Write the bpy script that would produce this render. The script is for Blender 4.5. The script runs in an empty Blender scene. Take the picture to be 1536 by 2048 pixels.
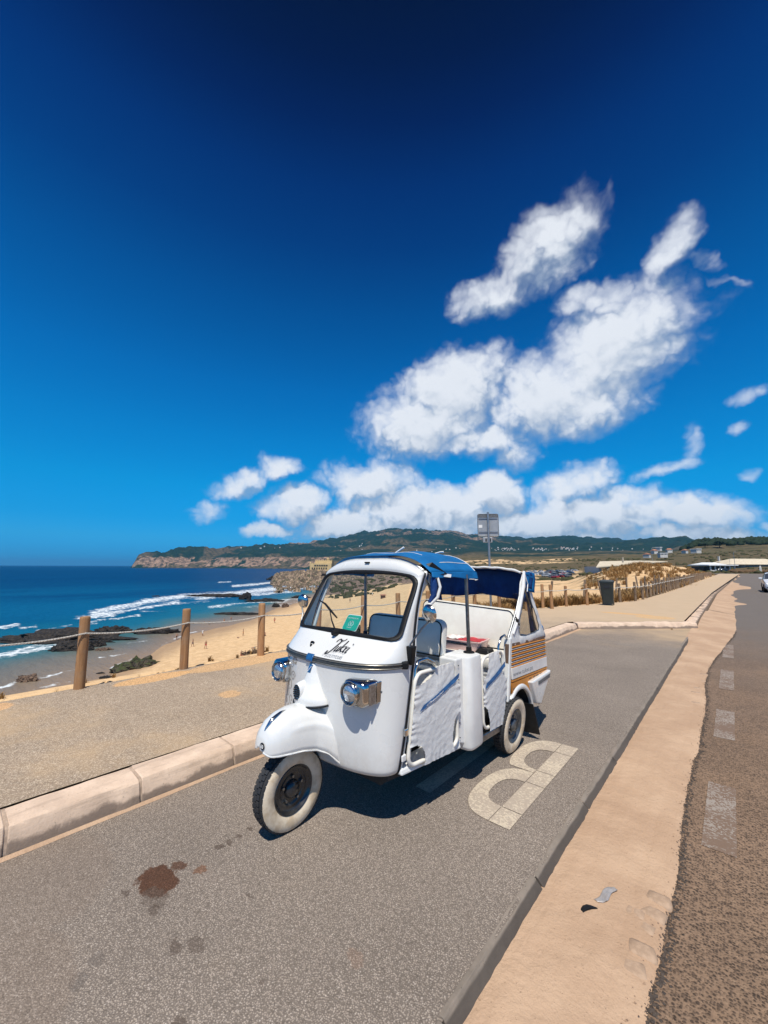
import bpy, bmesh, math, random
import numpy as np
from mathutils import Vector, Matrix
random.seed(7)
rng = np.random.default_rng(7)
R = math.radians
scene = bpy.context.scene
COL = scene.collection

# ------------------------------------------------------------------ camera
CAM_H = 1.75
cam_d = bpy.data.cameras.new('camera')
cam = bpy.data.objects.new('camera', cam_d)
COL.objects.link(cam)
YAW, PITCH, ROLL = R(41.5), math.atan(109 / 780), R(0.2)
fw = Vector((-math.sin(YAW) * math.cos(PITCH), math.cos(YAW) * math.cos(PITCH), math.sin(PITCH)))
r0 = Vector((math.cos(YAW), math.sin(YAW), 0))
u0 = r0.cross(fw)
rt = r0 * math.cos(ROLL) + u0 * math.sin(ROLL)
up = u0 * math.cos(ROLL) - r0 * math.sin(ROLL)
M = Matrix((rt, up, -fw)).transposed().to_4x4()
M.translation = (0, 0, CAM_H)
cam.matrix_world = M
cam_d.sensor_fit = 'HORIZONTAL'
cam_d.sensor_width = 36
cam_d.lens = 36 * 780 / 1536
cam_d.clip_start = 0.05
cam_d.clip_end = 120000
scene.camera = cam

# ------------------------------------------------------------------ light
SUN_EL, SUN_AZ = 62.5, 147.0            # azimuth clockwise from +Y (the road's direction)
sx = math.sin(R(SUN_AZ)) * math.cos(R(SUN_EL)); sy = math.cos(R(SUN_AZ)) * math.cos(R(SUN_EL)); sz = math.sin(R(SUN_EL))
sun_d = bpy.data.lights.new('sun', 'SUN')
sun_d.energy = 5.0
sun_d.angle = R(0.53)
sun_d.color = (1.0, 0.96, 0.885)
sun = bpy.data.objects.new('sun', sun_d)
COL.objects.link(sun)
sun.rotation_euler = Vector((sx, sy, sz)).to_track_quat('Z', 'Y').to_euler()
sun.location = (sx * 50, sy * 50, sz * 50)

scene.view_settings.view_transform = 'Standard'
scene.view_settings.look = 'None'
scene.view_settings.gamma = 1
scene.view_settings.use_curve_mapping = False
scene.view_settings.exposure = 0.0
scene.render.engine = 'CYCLES'
scene.cycles.max_bounces = 8
scene.cycles.transparent_max_bounces = 16
scene.cycles.caustics_reflective = False
scene.cycles.caustics_refractive = False
scene.cycles.sample_clamp_indirect = 6
scene.cycles.use_denoising = True

# ------------------------------------------------------------------ node helpers
class NT:
    def __init__(s, tree):
        s.t = tree; s.n = tree.nodes; s.l = tree.links
    def new(s, typ, **kw):
        n = s.n.new(typ)
        for k, v in kw.items():
            setattr(n, k, v)
        return n
    def link(s, a, b):
        s.l.new(a, b)
    def put(s, sock, v):
        if v is None:
            return
        if hasattr(v, 'is_output'):
            s.l.new(v, sock)
        else:
            sock.default_value = v
    def math(s, op, a, b=None, c=None, clamp=False):
        n = s.new('ShaderNodeMath', operation=op, use_clamp=clamp)
        s.put(n.inputs[0], a); s.put(n.inputs[1], b); s.put(n.inputs[2], c)
        return n.outputs[0]
    def vmath(s, op, a, b=None, scale=None):
        n = s.new('ShaderNodeVectorMath', operation=op)
        s.put(n.inputs[0], a); s.put(n.inputs[1], b)
        if scale is not None: s.put(n.inputs['Scale'], scale)
        return n.outputs['Value'] if op in ('DOT_PRODUCT', 'LENGTH', 'DISTANCE') else n.outputs['Vector']
    def mix(s, f, a, b, blend='MIX'):
        n = s.new('ShaderNodeMix', data_type='RGBA', blend_type=blend)
        s.put(n.inputs[0], f); s.put(n.inputs[6], a); s.put(n.inputs[7], b)
        return n.outputs[2]
    def ramp(s, f, stops, interp='LINEAR'):
        n = s.new('ShaderNodeValToRGB')
        cr = n.color_ramp; cr.interpolation = interp
        while len(cr.elements) < len(stops): cr.elements.new(0.5)
        for e, (p, c) in zip(cr.elements, stops):
            e.position = p
            e.color = (c, c, c, 1) if isinstance(c, (int, float)) else (*c[:3], 1)
        s.put(n.inputs[0], f)
        return n.outputs[0]
    def noise(s, vec, scale, detail=4, rough=.55, dist=0.0, dim='3D', out=0):
        n = s.new('ShaderNodeTexNoise', noise_dimensions=dim)
        s.put(n.inputs['Vector'], vec); n.inputs['Scale'].default_value = scale
        n.inputs['Detail'].default_value = detail; n.inputs['Roughness'].default_value = rough
        n.inputs['Distortion'].default_value = dist
        return n.outputs[out]
    def voro(s, vec, scale, feature='F1', out='Distance', rand=1.0):
        n = s.new('ShaderNodeTexVoronoi', feature=feature)
        s.put(n.inputs['Vector'], vec); n.inputs['Scale'].default_value = scale
        n.inputs['Randomness'].default_value = rand
        return n.outputs[out]
    def smooth(s, v, lo, hi, a=0.0, b=1.0):
        n = s.new('ShaderNodeMapRange', interpolation_type='SMOOTHSTEP')
        s.put(n.inputs[0], v); s.put(n.inputs[1], lo); s.put(n.inputs[2], hi)
        n.inputs[3].default_value = a; n.inputs[4].default_value = b
        return n.outputs[0]
    def lin(s, v, lo, hi, a=0.0, b=1.0):
        n = s.new('ShaderNodeMapRange')
        s.put(n.inputs[0], v); n.inputs[1].default_value = lo; n.inputs[2].default_value = hi
        n.inputs[3].default_value = a; n.inputs[4].default_value = b
        return n.outputs[0]

def rgba(c):
    return (c[0], c[1], c[2], 1.0)

def srgb(r, g, b):
    f = lambda c: (c / 255 / 12.92) if c / 255 <= .04045 else ((c / 255 + .055) / 1.055) ** 2.4
    return (f(r), f(g), f(b))

# ------------------------------------------------------------------ sky: Nishita air with cumulus clouds by direction
world = bpy.data.worlds.new('World')
scene.world = world
world.use_nodes = True
wt = NT(world.node_tree)
wt.n.clear()

def az_el(u, v):
    d = fw + rt * ((u - 768) / 780) + up * (-(v - 1024) / 780)
    d.normalize()
    return math.atan2(d.x, d.y), math.asin(d.z)

def cloud(u, v, du, dv, th, wgt=1.0):
    """one cloud body: its place in the sky, the half axes as it is seen from the bay, its slant"""
    d = lambda uu, vv: (fw + rt * ((uu - 768) / 780) + up * (-(vv - 1024) / 780)).normalized()
    c, s_ = math.cos(R(th)), math.sin(R(th)); q = 2.0
    e0 = d(u, v)
    a = (d(u + q * c, v - q * s_) - e0) * (du / q); b_ = (d(u - q * s_, v - q * c) - e0) * (dv / q)
    n = a.cross(b_)
    P = b_.cross(n) / n.length_squared; Q = n.cross(a) / n.length_squared
    P -= e0 * P.dot(e0); Q -= e0 * Q.dot(e0)
    return tuple(P), tuple(Q), wgt
CLOUDS = [cloud(*c_) for c_ in [
    (1085, 510, 132, 62, 43, .78), (985, 592, 92, 44, 22, .66), (1150, 430, 50, 34, 15, .42), (1345, 492, 66, 42, 50, .60), (1405, 520, 60, 18, -10, -.08),
    (1195, 600, 92, 42, 18, .66), (1220, 705, 165, 86, 34, 1.12), (1085, 795, 112, 74, 25, 1.05), (1335, 655, 62, 28, 35, .55), (1300, 710, 60, 46, 20, .45),
    (905, 775, 108, 66, 22, 1.15), (845, 850, 112, 66, 5, 1.1), (960, 880, 110, 40, 0, .72), (1030, 915, 60, 32, 0, .45), (1165, 812, 125, 60, 20, .78),
    (560, 935, 46, 24, 0, .72), (480, 968, 56, 26, 12, .9), (425, 1022, 46, 30, 8, .30), (588, 1012, 68, 34, 5, 1.0), (538, 1060, 48, 16, 0, .85),
    (735, 966, 95, 44, 0, .95), (690, 1050, 100, 30, 5, 1.1), (850, 1020, 150, 46, 0, 1.2), (995, 985, 50, 44, 0, 1.05), (1020, 1050, 210, 36, 0, 1.1),
    (1140, 975, 95, 40, 15, .75), (1180, 1035, 180, 42, 0, 1.0), (1390, 1025, 125, 34, 0, 1.0), (1340, 1068, 190, 24, 0, .9), (1330, 935, 80, 22, 14, .22),
    (1380, 880, 30, 56, -18, -.12), (1512, 785, 70, 20, 24, .12), (1512, 950, 44, 16, 5, .10), (1535, 1050, 44, 14, 0, .4), (1480, 865, 40, 18, 30, -.05), (1450, 560, 60, 14, -25, -.2), (1180, 690, 60, 18, 40, .1), (1060, 1078, 460, 20, 0, .75), (760, 1050, 120, 40, 8, .9), (1250, 1000, 90, 34, 10, .6)]]
# the same fair-weather clouds carry on round the sky behind the viewer
for k in range(5):
    a0, e0 = R(60 + k * 38 + random.uniform(-6, 6)), R(random.uniform(6, 26))
    e_ = Vector((math.sin(a0) * math.cos(e0), math.cos(a0) * math.cos(e0), math.sin(e0))); h_ = e_.cross(Vector((0, 0, 1))).normalized()
    CLOUDS.append((tuple(h_ / R(random.uniform(7, 13))), tuple(h_.cross(e_) / R(random.uniform(2.5, 4))), .95))

def cloud_group():
    g = bpy.data.node_groups.new('cloud_density', 'ShaderNodeTree')
    g.interface.new_socket('Vector', in_out='INPUT', socket_type='NodeSocketVector')
    g.interface.new_socket('Density', in_out='OUTPUT', socket_type='NodeSocketFloat')
    t = NT(g)
    gi = t.new('NodeGroupInput'); go = t.new('NodeGroupOutput')
    d = gi.outputs[0]
    w = t.vmath('SCALE', t.vmath('SUBTRACT', t.noise(d, 9.0, 4, .6, out=1), (.5, .5, .5)), scale=.085)
    dw = t.vmath('ADD', d, w)
    M_ = None
    for P, Q, wgt in CLOUDS:
        p = t.vmath('DOT_PRODUCT', dw, P); q = t.vmath('DOT_PRODUCT', dw, Q)
        m = t.math('SUBTRACT', wgt, t.math('MULTIPLY_ADD', p, p, t.math('MULTIPLY', q, q)))
        M_ = m if M_ is None else t.math('SMOOTH_MAX', M_, m, .22)
    n1 = t.noise(d, 11.0, 7, .55, .35)
    bl = t.math('ABSOLUTE', t.math('MULTIPLY_ADD', t.noise(dw, 26.0, 1, .5), 2.0, -1.0))
    k = t.math('MULTIPLY_ADD', t.math('SUBTRACT', n1, .5), 2.0, t.math('MULTIPLY', t.math('SUBTRACT', bl, .22), .8))
    t.link(t.math('ADD', t.math('MAXIMUM', M_, -2.5), t.math('ADD', k, .30)), go.inputs[0])
    return g

tc = wt.new('ShaderNodeTexCoord')
dirv = wt.vmath('NORMALIZE', tc.outputs['Generated'])
sky = wt.new('ShaderNodeTexSky', sky_type='NISHITA')
sky.sun_disc = False
sky.sun_elevation = R(SUN_EL); sky.sun_rotation = R(SUN_AZ)
sky.altitude = 0; sky.air_density = 1.0; sky.dust_density = 0.3; sky.ozone_density = 2.5
sp = wt.new('ShaderNodeSeparateXYZ'); wt.link(dirv, sp.inputs[0])
# polarised deep blue: the air darkens and saturates with height all round
elev = wt.math('ARCSINE', sp.outputs[2])
grade = wt.ramp(wt.lin(elev, 0, math.pi / 2), [(0.0, (.02, .60, 1.70)), (.02, (.045, .57, 1.40)), (.04, (.06, .64, 1.28)), (.068, (.02, .67, 1.24)), (.119, (.006, .80, 1.29)), (.195, (.004, .80, 1.34)),
    (.274, (.002, .71, 1.30)), (.384, (.0, .49, 1.03)), (.465, (.0, .29, .76)), (.528, (.0, .19, .60)), (.586, (.0, .085, .36)), (.632, (.0, .040, .215)), (.671, (.0, .022, .145)), (1.0, (.0, .012, .09))])
skyc = wt.mix(1.0, sky.outputs[0], grade, 'MULTIPLY')
cg = cloud_group()
def cloud_at(vec):
    n = wt.new('ShaderNodeGroup'); n.node_tree = cg
    wt.link(vec, n.inputs[0]); return n.outputs[0]
m0 = cloud_at(dirv)
tosun = Vector((sx, sy, sz))
m1 = cloud_at(wt.vmath('ADD', dirv, (-.010, -.012, .040)))
dens = wt.math('POWER', wt.smooth(m0, -.62, 1.10), 1.35)
# fair-weather cumulus: sunlit crowns, grey-blue undersides, thin blue-grey fringes
lit = wt.smooth(wt.math('SUBTRACT', m0, m1), -.55, .50)
thick = wt.smooth(m0, .2, 1.5)
ccol = wt.mix(lit, rgba((3.5, 4.5, 5.9)), rgba((8.8, 9.2, 9.8)))
ccol = wt.mix(wt.math('MULTIPLY', thick, wt.lin(elev, .10, .30, .08, .78)), ccol, rgba((8.3, 8.7, 9.3)))
ccol = wt.mix(wt.smooth(elev, .15, .03, 0, .38), ccol, rgba((4.2, 5.6, 6.9)))
dens = wt.math('MULTIPLY', dens, .95)
above = wt.smooth(elev, .0, .03)
fin = wt.mix(wt.math('MULTIPLY', dens, above), skyc, ccol)
bg = wt.new('ShaderNodeBackground'); bg.inputs[1].default_value = 0.1
wt.link(fin, bg.inputs[0])
wo = wt.new('ShaderNodeOutputWorld'); wt.link(bg.outputs[0], wo.inputs[0])
world.cycles.sampling_method = 'MANUAL'
world.cycles.sample_map_resolution = 512
# ------------------------------------------------------------------ mesh helpers
class MB:
    """collects geometry for ONE mesh object"""
    def __init__(s, off=(0, 0, 0)):
        s.v = []; s.f = []; s.mi = []; s.off = off; s.cur = 0
    def add(s, vs, fs):
        b = len(s.v)
        s.v += [(x - s.off[0], y - s.off[1], z - s.off[2]) for x, y, z in vs]
        s.f += [tuple(b + i for i in f) for f in fs]
        s.mi += [s.cur] * len(fs)
        return s
    def box(s, c, size, rot=None, taper=None):
        hx, hy, hz = size[0] / 2, size[1] / 2, size[2] / 2
        vs = [(-hx, -hy, -hz), (hx, -hy, -hz), (hx, hy, -hz), (-hx, hy, -hz), (-hx, -hy, hz), (hx, -hy, hz), (hx, hy, hz), (-hx, hy, hz)]
        if taper: vs = [(x * (taper[0] if z > 0 else 1), y * (taper[1] if z > 0 else 1), z) for x, y, z in vs]
        vs = [Vector(p) for p in vs]
        if rot is not None:
            m = rot if isinstance(rot, Matrix) else Matrix.Rotation(rot, 3, 'Z')
            vs = [m @ p for p in vs]
        return s.add([(p.x + c[0], p.y + c[1], p.z + c[2]) for p in vs],
                     [(0, 3, 2, 1), (4, 5, 6, 7), (0, 1, 5, 4), (1, 2, 6, 5), (2, 3, 7, 6), (3, 0, 4, 7)])
    def bounds(s, a, b):
        return s.box([(a[i] + b[i]) / 2 for i in range(3)], [abs(b[i] - a[i]) for i in range(3)])
    def hexa(s, p):      # 8 corners, bottom 4 then top 4
        return s.add(p, [(0, 3, 2, 1), (4, 5, 6, 7), (0, 1, 5, 4), (1, 2, 6, 5), (2, 3, 7, 6), (3, 0, 4, 7)])
    def loft(s, rings, closed=True, caps=False):
        n = len(rings[0]); vs = [tuple(p) for r in rings for p in r]; fs = []
        for i in range(len(rings) - 1):
            for j in range(n if closed else n - 1):
                k = (j + 1) % n
                fs.append((i * n + j, i * n + k, (i + 1) * n + k, (i + 1) * n + j))
        if caps:
            fs.append(tuple(range(n))[::-1]); fs.append(tuple((len(rings) - 1) * n + j for j in range(n)))
        return s.add(vs, fs)
    def tube(s, pts, r, n=10, closed=False, caps=True):
        P = [Vector(p) for p in pts]; m = len(P); rings = []
        nrm = None
        for i in range(m):
            if closed: t = (P[(i + 1) % m] - P[i - 1])
            else: t = P[min(i + 1, m - 1)] - P[max(i - 1, 0)]
            if t.length < 1e-9: t = Vector((0, 0, 1))
            t.normalize()
            if nrm is None:
                nrm = t.orthogonal().normalized()
            nrm = (nrm - t * nrm.dot(t)).normalized()
            b = t.cross(nrm)
            rr = r[i] if isinstance(r, (list, tuple)) else r
            rings.append([P[i] + (nrm * math.cos(2 * math.pi * j / n) + b * math.sin(2 * math.pi * j / n)) * rr for j in range(n)])
        if closed: rings.append(rings[0])
        return s.loft(rings, True, caps and not closed)
    def lathe(s, prof, c, axis='Z', n=32, a0=0, a1=2 * math.pi, caps=False):
        full = abs(a1 - a0 - 2 * math.pi) < 1e-6; rings = []
        for (r, h) in prof:
            ring = []
            for j in range(n if full else n + 1):
                a = a0 + (a1 - a0) * j / n
                p, q = r * math.cos(a), r * math.sin(a)
                ring.append({'Z': (c[0] + p, c[1] + q, c[2] + h), 'X': (c[0] + h, c[1] + p, c[2] + q), 'Y': (c[0] + q, c[1] + h, c[2] + p)}[axis])
            rings.append(ring)
        return s.loft(rings, full, caps)
    def prism(s, poly, d):   # poly: 3D loop, d: extrusion vector
        n = len(poly); a = [tuple(p) for p in poly]; b = [(p[0] + d[0], p[1] + d[1], p[2] + d[2]) for p in a]
        return s.add(a + b, [tuple(range(n))[::-1], tuple(range(n, 2 * n))] + [(i, (i + 1) % n, n + (i + 1) % n, n + i) for i in range(n)])
    def grid(s, fn, us, vs, keep=None):
        nu, nv = len(us), len(vs)
        pts = [tuple(fn(u, v)) for v in vs for u in us]; fs = []
        for j in range(nv - 1):
            for i in range(nu - 1):
                if keep is None or keep((us[i] + us[i + 1]) / 2, (vs[j] + vs[j + 1]) / 2):
                    fs.append((j * nu + i, j * nu + i + 1, (j + 1) * nu + i + 1, (j + 1) * nu + i))
        used = sorted({i for f in fs for i in f}); mp = {o: k for k, o in enumerate(used)}
        return s.add([pts[i] for i in used], [tuple(mp[i] for i in f) for f in fs])
    def mesh(s, name, mats, smooth=None):
        me = bpy.data.meshes.new(name)
        me.from_pydata(s.v, [], s.f)
        for m in (mats if isinstance(mats, (list, tuple)) else [mats]): me.materials.append(m)
        if any(s.mi): me.polygons.foreach_set('material_index', s.mi)
        bm = bmesh.new(); bm.from_mesh(me)
        bmesh.ops.recalc_face_normals(bm, faces=bm.faces); bm.to_mesh(me); bm.free()
        if smooth is not None:
            me.polygons.foreach_set('use_smooth', [True] * len(me.polygons))
            if smooth < 179: me.set_sharp_from_angle(angle=R(smooth))
        me.update()
        return me
    def obj(s, name, mats, parent=None, smooth=None, solid=0, bevel=0, soff=0, loc=None, sub=0, bseg=2):
        o = bpy.data.objects.new(name, s.mesh(name, mats, smooth))
        COL.objects.link(o)
        if parent is not None: o.parent = parent
        if loc is not None: o.location = loc
        if solid:
            m = o.modifiers.new('thickness', 'SOLIDIFY'); m.thickness = solid; m.offset = soff
        if sub:
            m = o.modifiers.new('sub', 'SUBSURF'); m.levels = sub; m.render_levels = sub
        if bevel:
            m = o.modifiers.new('bevel', 'BEVEL'); m.width = bevel; m.segments = bseg; m.limit_method = 'ANGLE'; m.angle_limit = R(40)
        return o

def tag(o, label=None, cat=None, group=None, kind=None):
    if label: o['label'] = label
    if cat: o['category'] = cat
    if group: o['group'] = group
    if kind: o['kind'] = kind
    return o

def empty(name, loc=(0, 0, 0), rz=0):
    o = bpy.data.objects.new(name, None); COL.objects.link(o)
    o.location = loc; o.rotation_euler = (0, 0, rz); o.empty_display_size = .2
    return o

def copy_tree(o, parent=None):
    c = o.copy(); COL.objects.link(c)
    if parent is not None: c.parent = parent
    for ch in list(o.children): copy_tree(ch, c)
    return c

def text_flat(s, size=1.0, shear=0.0, bold=0.0):
    cu = bpy.data.curves.new('lettering', 'FONT'); cu.body = s; cu.size = size; cu.shear = shear; cu.offset = bold
    cu.resolution_u = 3
    o = bpy.data.objects.new('lettering', cu); COL.objects.link(o)
    dg = bpy.context.evaluated_depsgraph_get()
    me = bpy.data.meshes.new_from_object(o.evaluated_get(dg))
    vs = [tuple(v.co) for v in me.vertices]; fs = [tuple(p.vertices) for p in me.polygons]
    bpy.data.objects.remove(o); bpy.data.meshes.remove(me)
    return vs, fs

# numpy value noise
def _h(ix, iy, seed):
    n = (ix.astype(np.int64) * 374761393 + iy.astype(np.int64) * 668265263 + seed * 974711) & 0xffffffff
    n = ((n ^ (n >> 13)) * 1274126177) & 0xffffffff
    return ((n ^ (n >> 16)) & 0xffff) / 65535.0
def vnoise(x, y, seed=0):
    x = np.asarray(x, float); y = np.asarray(y, float)
    ix = np.floor(x); iy = np.floor(y); fx = x - ix; fy = y - iy
    fx = fx * fx * (3 - 2 * fx); fy = fy * fy * (3 - 2 * fy)
    a = _h(ix, iy, seed); b = _h(ix + 1, iy, seed); c = _h(ix, iy + 1, seed); d = _h(ix + 1, iy + 1, seed)
    return (a + (b - a) * fx) * (1 - fy) + (c + (d - c) * fx) * fy
def fbm(x, y, octv=4, seed=0, gain=.5):
    s = 0; a = 1; t = 0
    for k in range(octv):
        s = s + a * vnoise(np.asarray(x) * 2 ** k + 17.3 * k, np.asarray(y) * 2 ** k - 9.1 * k, seed + k); t += a; a *= gain
    return s / t
def ridged(x, y, octv=4, seed=0):
    s = 0; a = 1; t = 0
    for k in range(octv):
        s = s + a * (1 - np.abs(2 * vnoise(np.asarray(x) * 2 ** k + 5.3 * k, np.asarray(y) * 2 ** k, seed + k) - 1)); t += a; a *= .5
    return s / t
def sstep(x, a, b):
    t = np.clip((np.asarray(x, float) - a) / (b - a), 0, 1); return t * t * (3 - 2 * t)

def np_grid_obj(name, X, Y, Z, mat, attrs=None, keep=None, smooth=True, kind=None):
    nv, nu = X.shape
    idx = np.arange(nv * nu).reshape(nv, nu)
    q = np.stack([idx[:-1, :-1], idx[:-1, 1:], idx[1:, 1:], idx[1:, :-1]], -1)
    if keep is not None: q = q[keep]
    q = q.reshape(-1, 4)
    used = np.zeros(nv * nu, bool); used[q.ravel()] = True
    mp = np.cumsum(used) - 1
    q = mp[q]
    co = np.stack([X.ravel(), Y.ravel(), Z.ravel()], -1)[used]
    me = bpy.data.meshes.new(name)
    me.vertices.add(len(co)); me.vertices.foreach_set('co', co.ravel())
    me.loops.add(q.size); me.loops.foreach_set('vertex_index', q.ravel().astype(np.int32))
    me.polygons.add(len(q)); me.polygons.foreach_set('loop_start', np.arange(0, q.size, 4, dtype=np.int32))
    me.polygons.foreach_set('loop_total', np.full(len(q), 4, np.int32))
    me.update(calc_edges=True)
    for k, a in (attrs or {}).items():
        at = me.attributes.new(k, 'FLOAT', 'POINT'); at.data.foreach_set('value', np.asarray(a, np.float32).ravel()[used])
    me.materials.append(mat)
    if smooth: me.polygons.foreach_set('use_smooth', [True] * len(me.polygons))
    me.validate()
    # outward (up) normals
    if len(me.polygons) and sum(p.normal.z for p in me.polygons[:200]) < 0: me.flip_normals()
    o = bpy.data.objects.new(name, me); COL.objects.link(o)
    if kind: o['kind'] = kind
    return o

# ------------------------------------------------------------------ materials
def base_mat(name):
    m = bpy.data.materials.new(name); m.use_nodes = True
    t = NT(m.node_tree); p = t.n['Principled BSDF']
    return m, t, p
def coords(t, kind='Object'):
    return t.new('ShaderNodeTexCoord').outputs[kind]
def bump(t, p, h, strength=.5, dist=.01):
    b = t.new('ShaderNodeBump'); b.inputs['Strength'].default_value = strength; b.inputs['Distance'].default_value = dist
    t.link(h, b.inputs['Height']); t.link(b.outputs[0], p.inputs['Normal'])

def PM(name, c, c2=None, scale=12, rough=.5, metal=0, bmp=0, bscale=60, spec=.5, coat=0, detail=5, bdist=.004, stretch=None, lo=.35, hi=.68, rvar=.12):
    """painted / plain surface: two close tones by noise, uneven gloss, fine relief"""
    m, t, p = base_mat(name)
    co = coords(t)
    if stretch: co = t.vmath('MULTIPLY', co, stretch)
    n = t.noise(co, scale, detail, .6)
    c2 = c2 or tuple(x * .86 for x in c)
    t.link(t.mix(t.smooth(n, lo, hi), rgba(c2), rgba(c)), p.inputs['Base Color'])
    t.link(t.lin(t.noise(co, scale * 2.3, 4), .3, .7, max(.02, rough - rvar / 2), min(1, rough + rvar / 2)), p.inputs['Roughness'])
    p.inputs['Metallic'].default_value = metal
    p.inputs['Specular IOR Level'].default_value = spec
    if coat:
        p.inputs['Coat Weight'].default_value = coat; p.inputs['Coat Roughness'].default_value = .06
    if bmp: bump(t, p, t.noise(co, bscale, 4), bmp, bdist)
    return m

def aggregate(name, stops, scale, tint, stains_vignette=None, bstr=.6, patch=(.82, 1.1), pscale=.7, sandmix=None, sandy=None):
    """road surface: stone chips in binder, worn in patches, with stains of their own shape"""
    m, t, p = base_mat(name)
    co = coords(t)
    v = t.new('ShaderNodeTexVoronoi', feature='F1'); v.inputs['Scale'].default_value = scale
    t.link(t.vmath('ADD', co, t.vmath('SCALE', t.noise(co, scale * .5, 2, out=1), scale=.6 / scale)), v.inputs['Vector'])
    cs = t.new('ShaderNodeSeparateColor'); t.link(v.outputs['Color'], cs.inputs[0])
    chip = t.ramp(cs.outputs[0], stops)
    gap = t.smooth(v.outputs['Distance'], .28, .62)
    fine = t.noise(co, scale * 3.1, 3, .7)
    col = t.mix(t.math('MULTIPLY', gap, .8), chip, rgba(tint))
    col = t.mix(t.lin(fine, .3, .7, 0, .35), col, rgba(tuple(x * .55 for x in tint)), 'MIX')
    mid = t.noise(co, scale * .33, 4, .7)
    col = t.mix(1.0, col, t.ramp(mid, [(.36, .80), (.5, 1.0), (.66, 1.08)]), 'MULTIPLY')
    pn = t.noise(co, pscale, 6, .6)
    col = t.mix(1.0, col, t.ramp(pn, [(.3, patch[0]), (.7, patch[1])]), 'MULTIPLY')
    if sandmix:
        sn = t.noise(co, sandmix[0], 7, .62)
        col = t.mix(t.math('MULTIPLY', t.smooth(sn, sandmix[1], sandmix[2]), sandmix[4]), col, t.mix(fine, rgba(tuple(x * .8 for x in sandmix[3])), rgba(sandmix[3])))
    if sandy:      # blown sand lies thicker towards the far end
        geo = t.new('ShaderNodeNewGeometry'); s_ = t.new('ShaderNodeSeparateXYZ'); t.link(geo.outputs['Position'], s_.inputs[0])
        yy = t.math('ADD', s_.outputs[1], t.math('MULTIPLY', t.math('SUBTRACT', t.noise(co, .55, 6, .65), .5), 7.5))
        col = t.mix(t.math('MULTIPLY', t.smooth(yy, sandy[0], sandy[1]), .92), col, t.mix(t.noise(co, 2.0, 6, .6), rgba(tuple(x * .82 for x in sandy[2])), rgba(sandy[2])))
    if stains_vignette:
        wv = t.vmath('ADD', co, t.vmath('SCALE', t.vmath('SUBTRACT', t.noise(co, 16, 6, .72, out=1), (.5, .5, .5)), scale=.13))
        for (x, y, rx, ry, c, a) in stains_vignette:
            q = t.vmath('MULTIPLY', t.vmath('SUBTRACT', wv, (x, y, 0)), (1 / rx, 1 / ry, 0))
            d = t.vmath('LENGTH', q)
            col = t.mix(t.math('MULTIPLY', t.smooth(d, 1.06, .90), a), col, t.mix(1.0, chip, rgba(c), 'MULTIPLY'))
    t.link(col, p.inputs['Base Color'])
    p.inputs['Roughness'].default_value = .9; p.inputs['Specular IOR Level'].default_value = .25
    hgt = t.math('SUBTRACT', t.math('MULTIPLY', cs.outputs[1], .4), gap)
    bump(t, p, hgt, bstr, .006)
    return m

def attr(t, name):
    n = t.new('ShaderNodeAttribute'); n.attribute_name = name; return n.outputs['Fac']
# ------------------------------------------------------------------ sight helpers (design-time: a photo point to a place on a known plane)
C0 = Vector((0, 0, CAM_H))
def ray(u, v):
    return fw + rt * ((u - 768) / 780) + up * (-(v - 1024) / 780)
def at(u, v, z=None, x=None, y=None):
    d = ray(u, v)
    t = (z - CAM_H) / d.z if z is not None else (x / d.x if x is not None else y / d.y)
    return C0 + d * t
def at_r(u, v, r):
    d = ray(u, v); t = r / math.hypot(d.x, d.y); return C0 + d * t
def azimuth(u):
    d = ray(u, 1134); return math.atan2(d.x, d.y)

SEA_Z = -17.0
# ------------------------------------------------------------------ materials of the setting
asph_stops = [(0, (.285, .230, .183)), (.25, (.38, .310, .248)), (.55, (.43, .352, .284)), (.85, (.48, .394, .318)), (1, (.60, .505, .42))]
BR = (.20, .10, .06); DK = (.25, .225, .215); GY = (.58, .57, .57)
stains_vignette = [(-2.57, 1.0, .135, .095, BR, .92), (-2.60, 1.13, .05, .035, BR, .8), (-2.47, 1.19, .035, .04, (.45, .28, .2), .8), (-2.42, 1.21, .03, .02, GY, .8),
          (-2.46, .95, .09, .05, DK, .5), (-2.38, .92, .035, .03, DK, .7), (-2.61, .85, .035, .02, DK, .7), (-2.09, .91, .042, .032, DK, .7),
          (-2.03, .99, .05, .035, DK, .6), (-2.30, .66, .045, .03, (.3, .31, .33), .4), (-2.24, .58, .05, .035, (.3, .31, .33), .45), (-1.43, 1.43, .045, .03, (.6, .45, .38), .35),
          (-2.57, 1.36, .028, .018, DK, .8), (-2.57, 1.41, .03, .015, DK, .8), (-2.57, 1.49, .025, .015, DK, .8), (-2.58, 1.57, .03, .016, DK, .8), (-2.35, 1.22, .03, .02, GY, .7),
          (-1.75, .8, .035, .025, DK, .7), (-2.1, 1.3, .02, .012, DK, .6), (-1.65, 1.1, .018, .012, DK, .7), (-3.05, .60, .42, .30, (.56, .53, .51), .5), (-2.40, .40, .34, .20, (.55, .51, .48), .45)]  # last two: rough wear plus lens corner darkening painted into the colour
m_bay = aggregate('bay_asphalt', asph_stops, 130, (.17, .138, .112), stains_vignette, .5, (.86, 1.08), .9, (.55, .60, .78, (.47, .34, .22), .35), (10.2, 14.5, (.56, .40, .25)))
m_road = aggregate('road_asphalt', [(0, (.03, .023, .018)), (.35, (.075, .052, .038)), (.65, (.17, .112, .074)), (1, (.30, .20, .13))], 78, (.30, .195, .125), None, .7, (.85, 1.15), .5, (.8, .48, .75, (.40, .25, .145), .35), (4.5, 20, (.185, .160, .140)))
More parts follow.
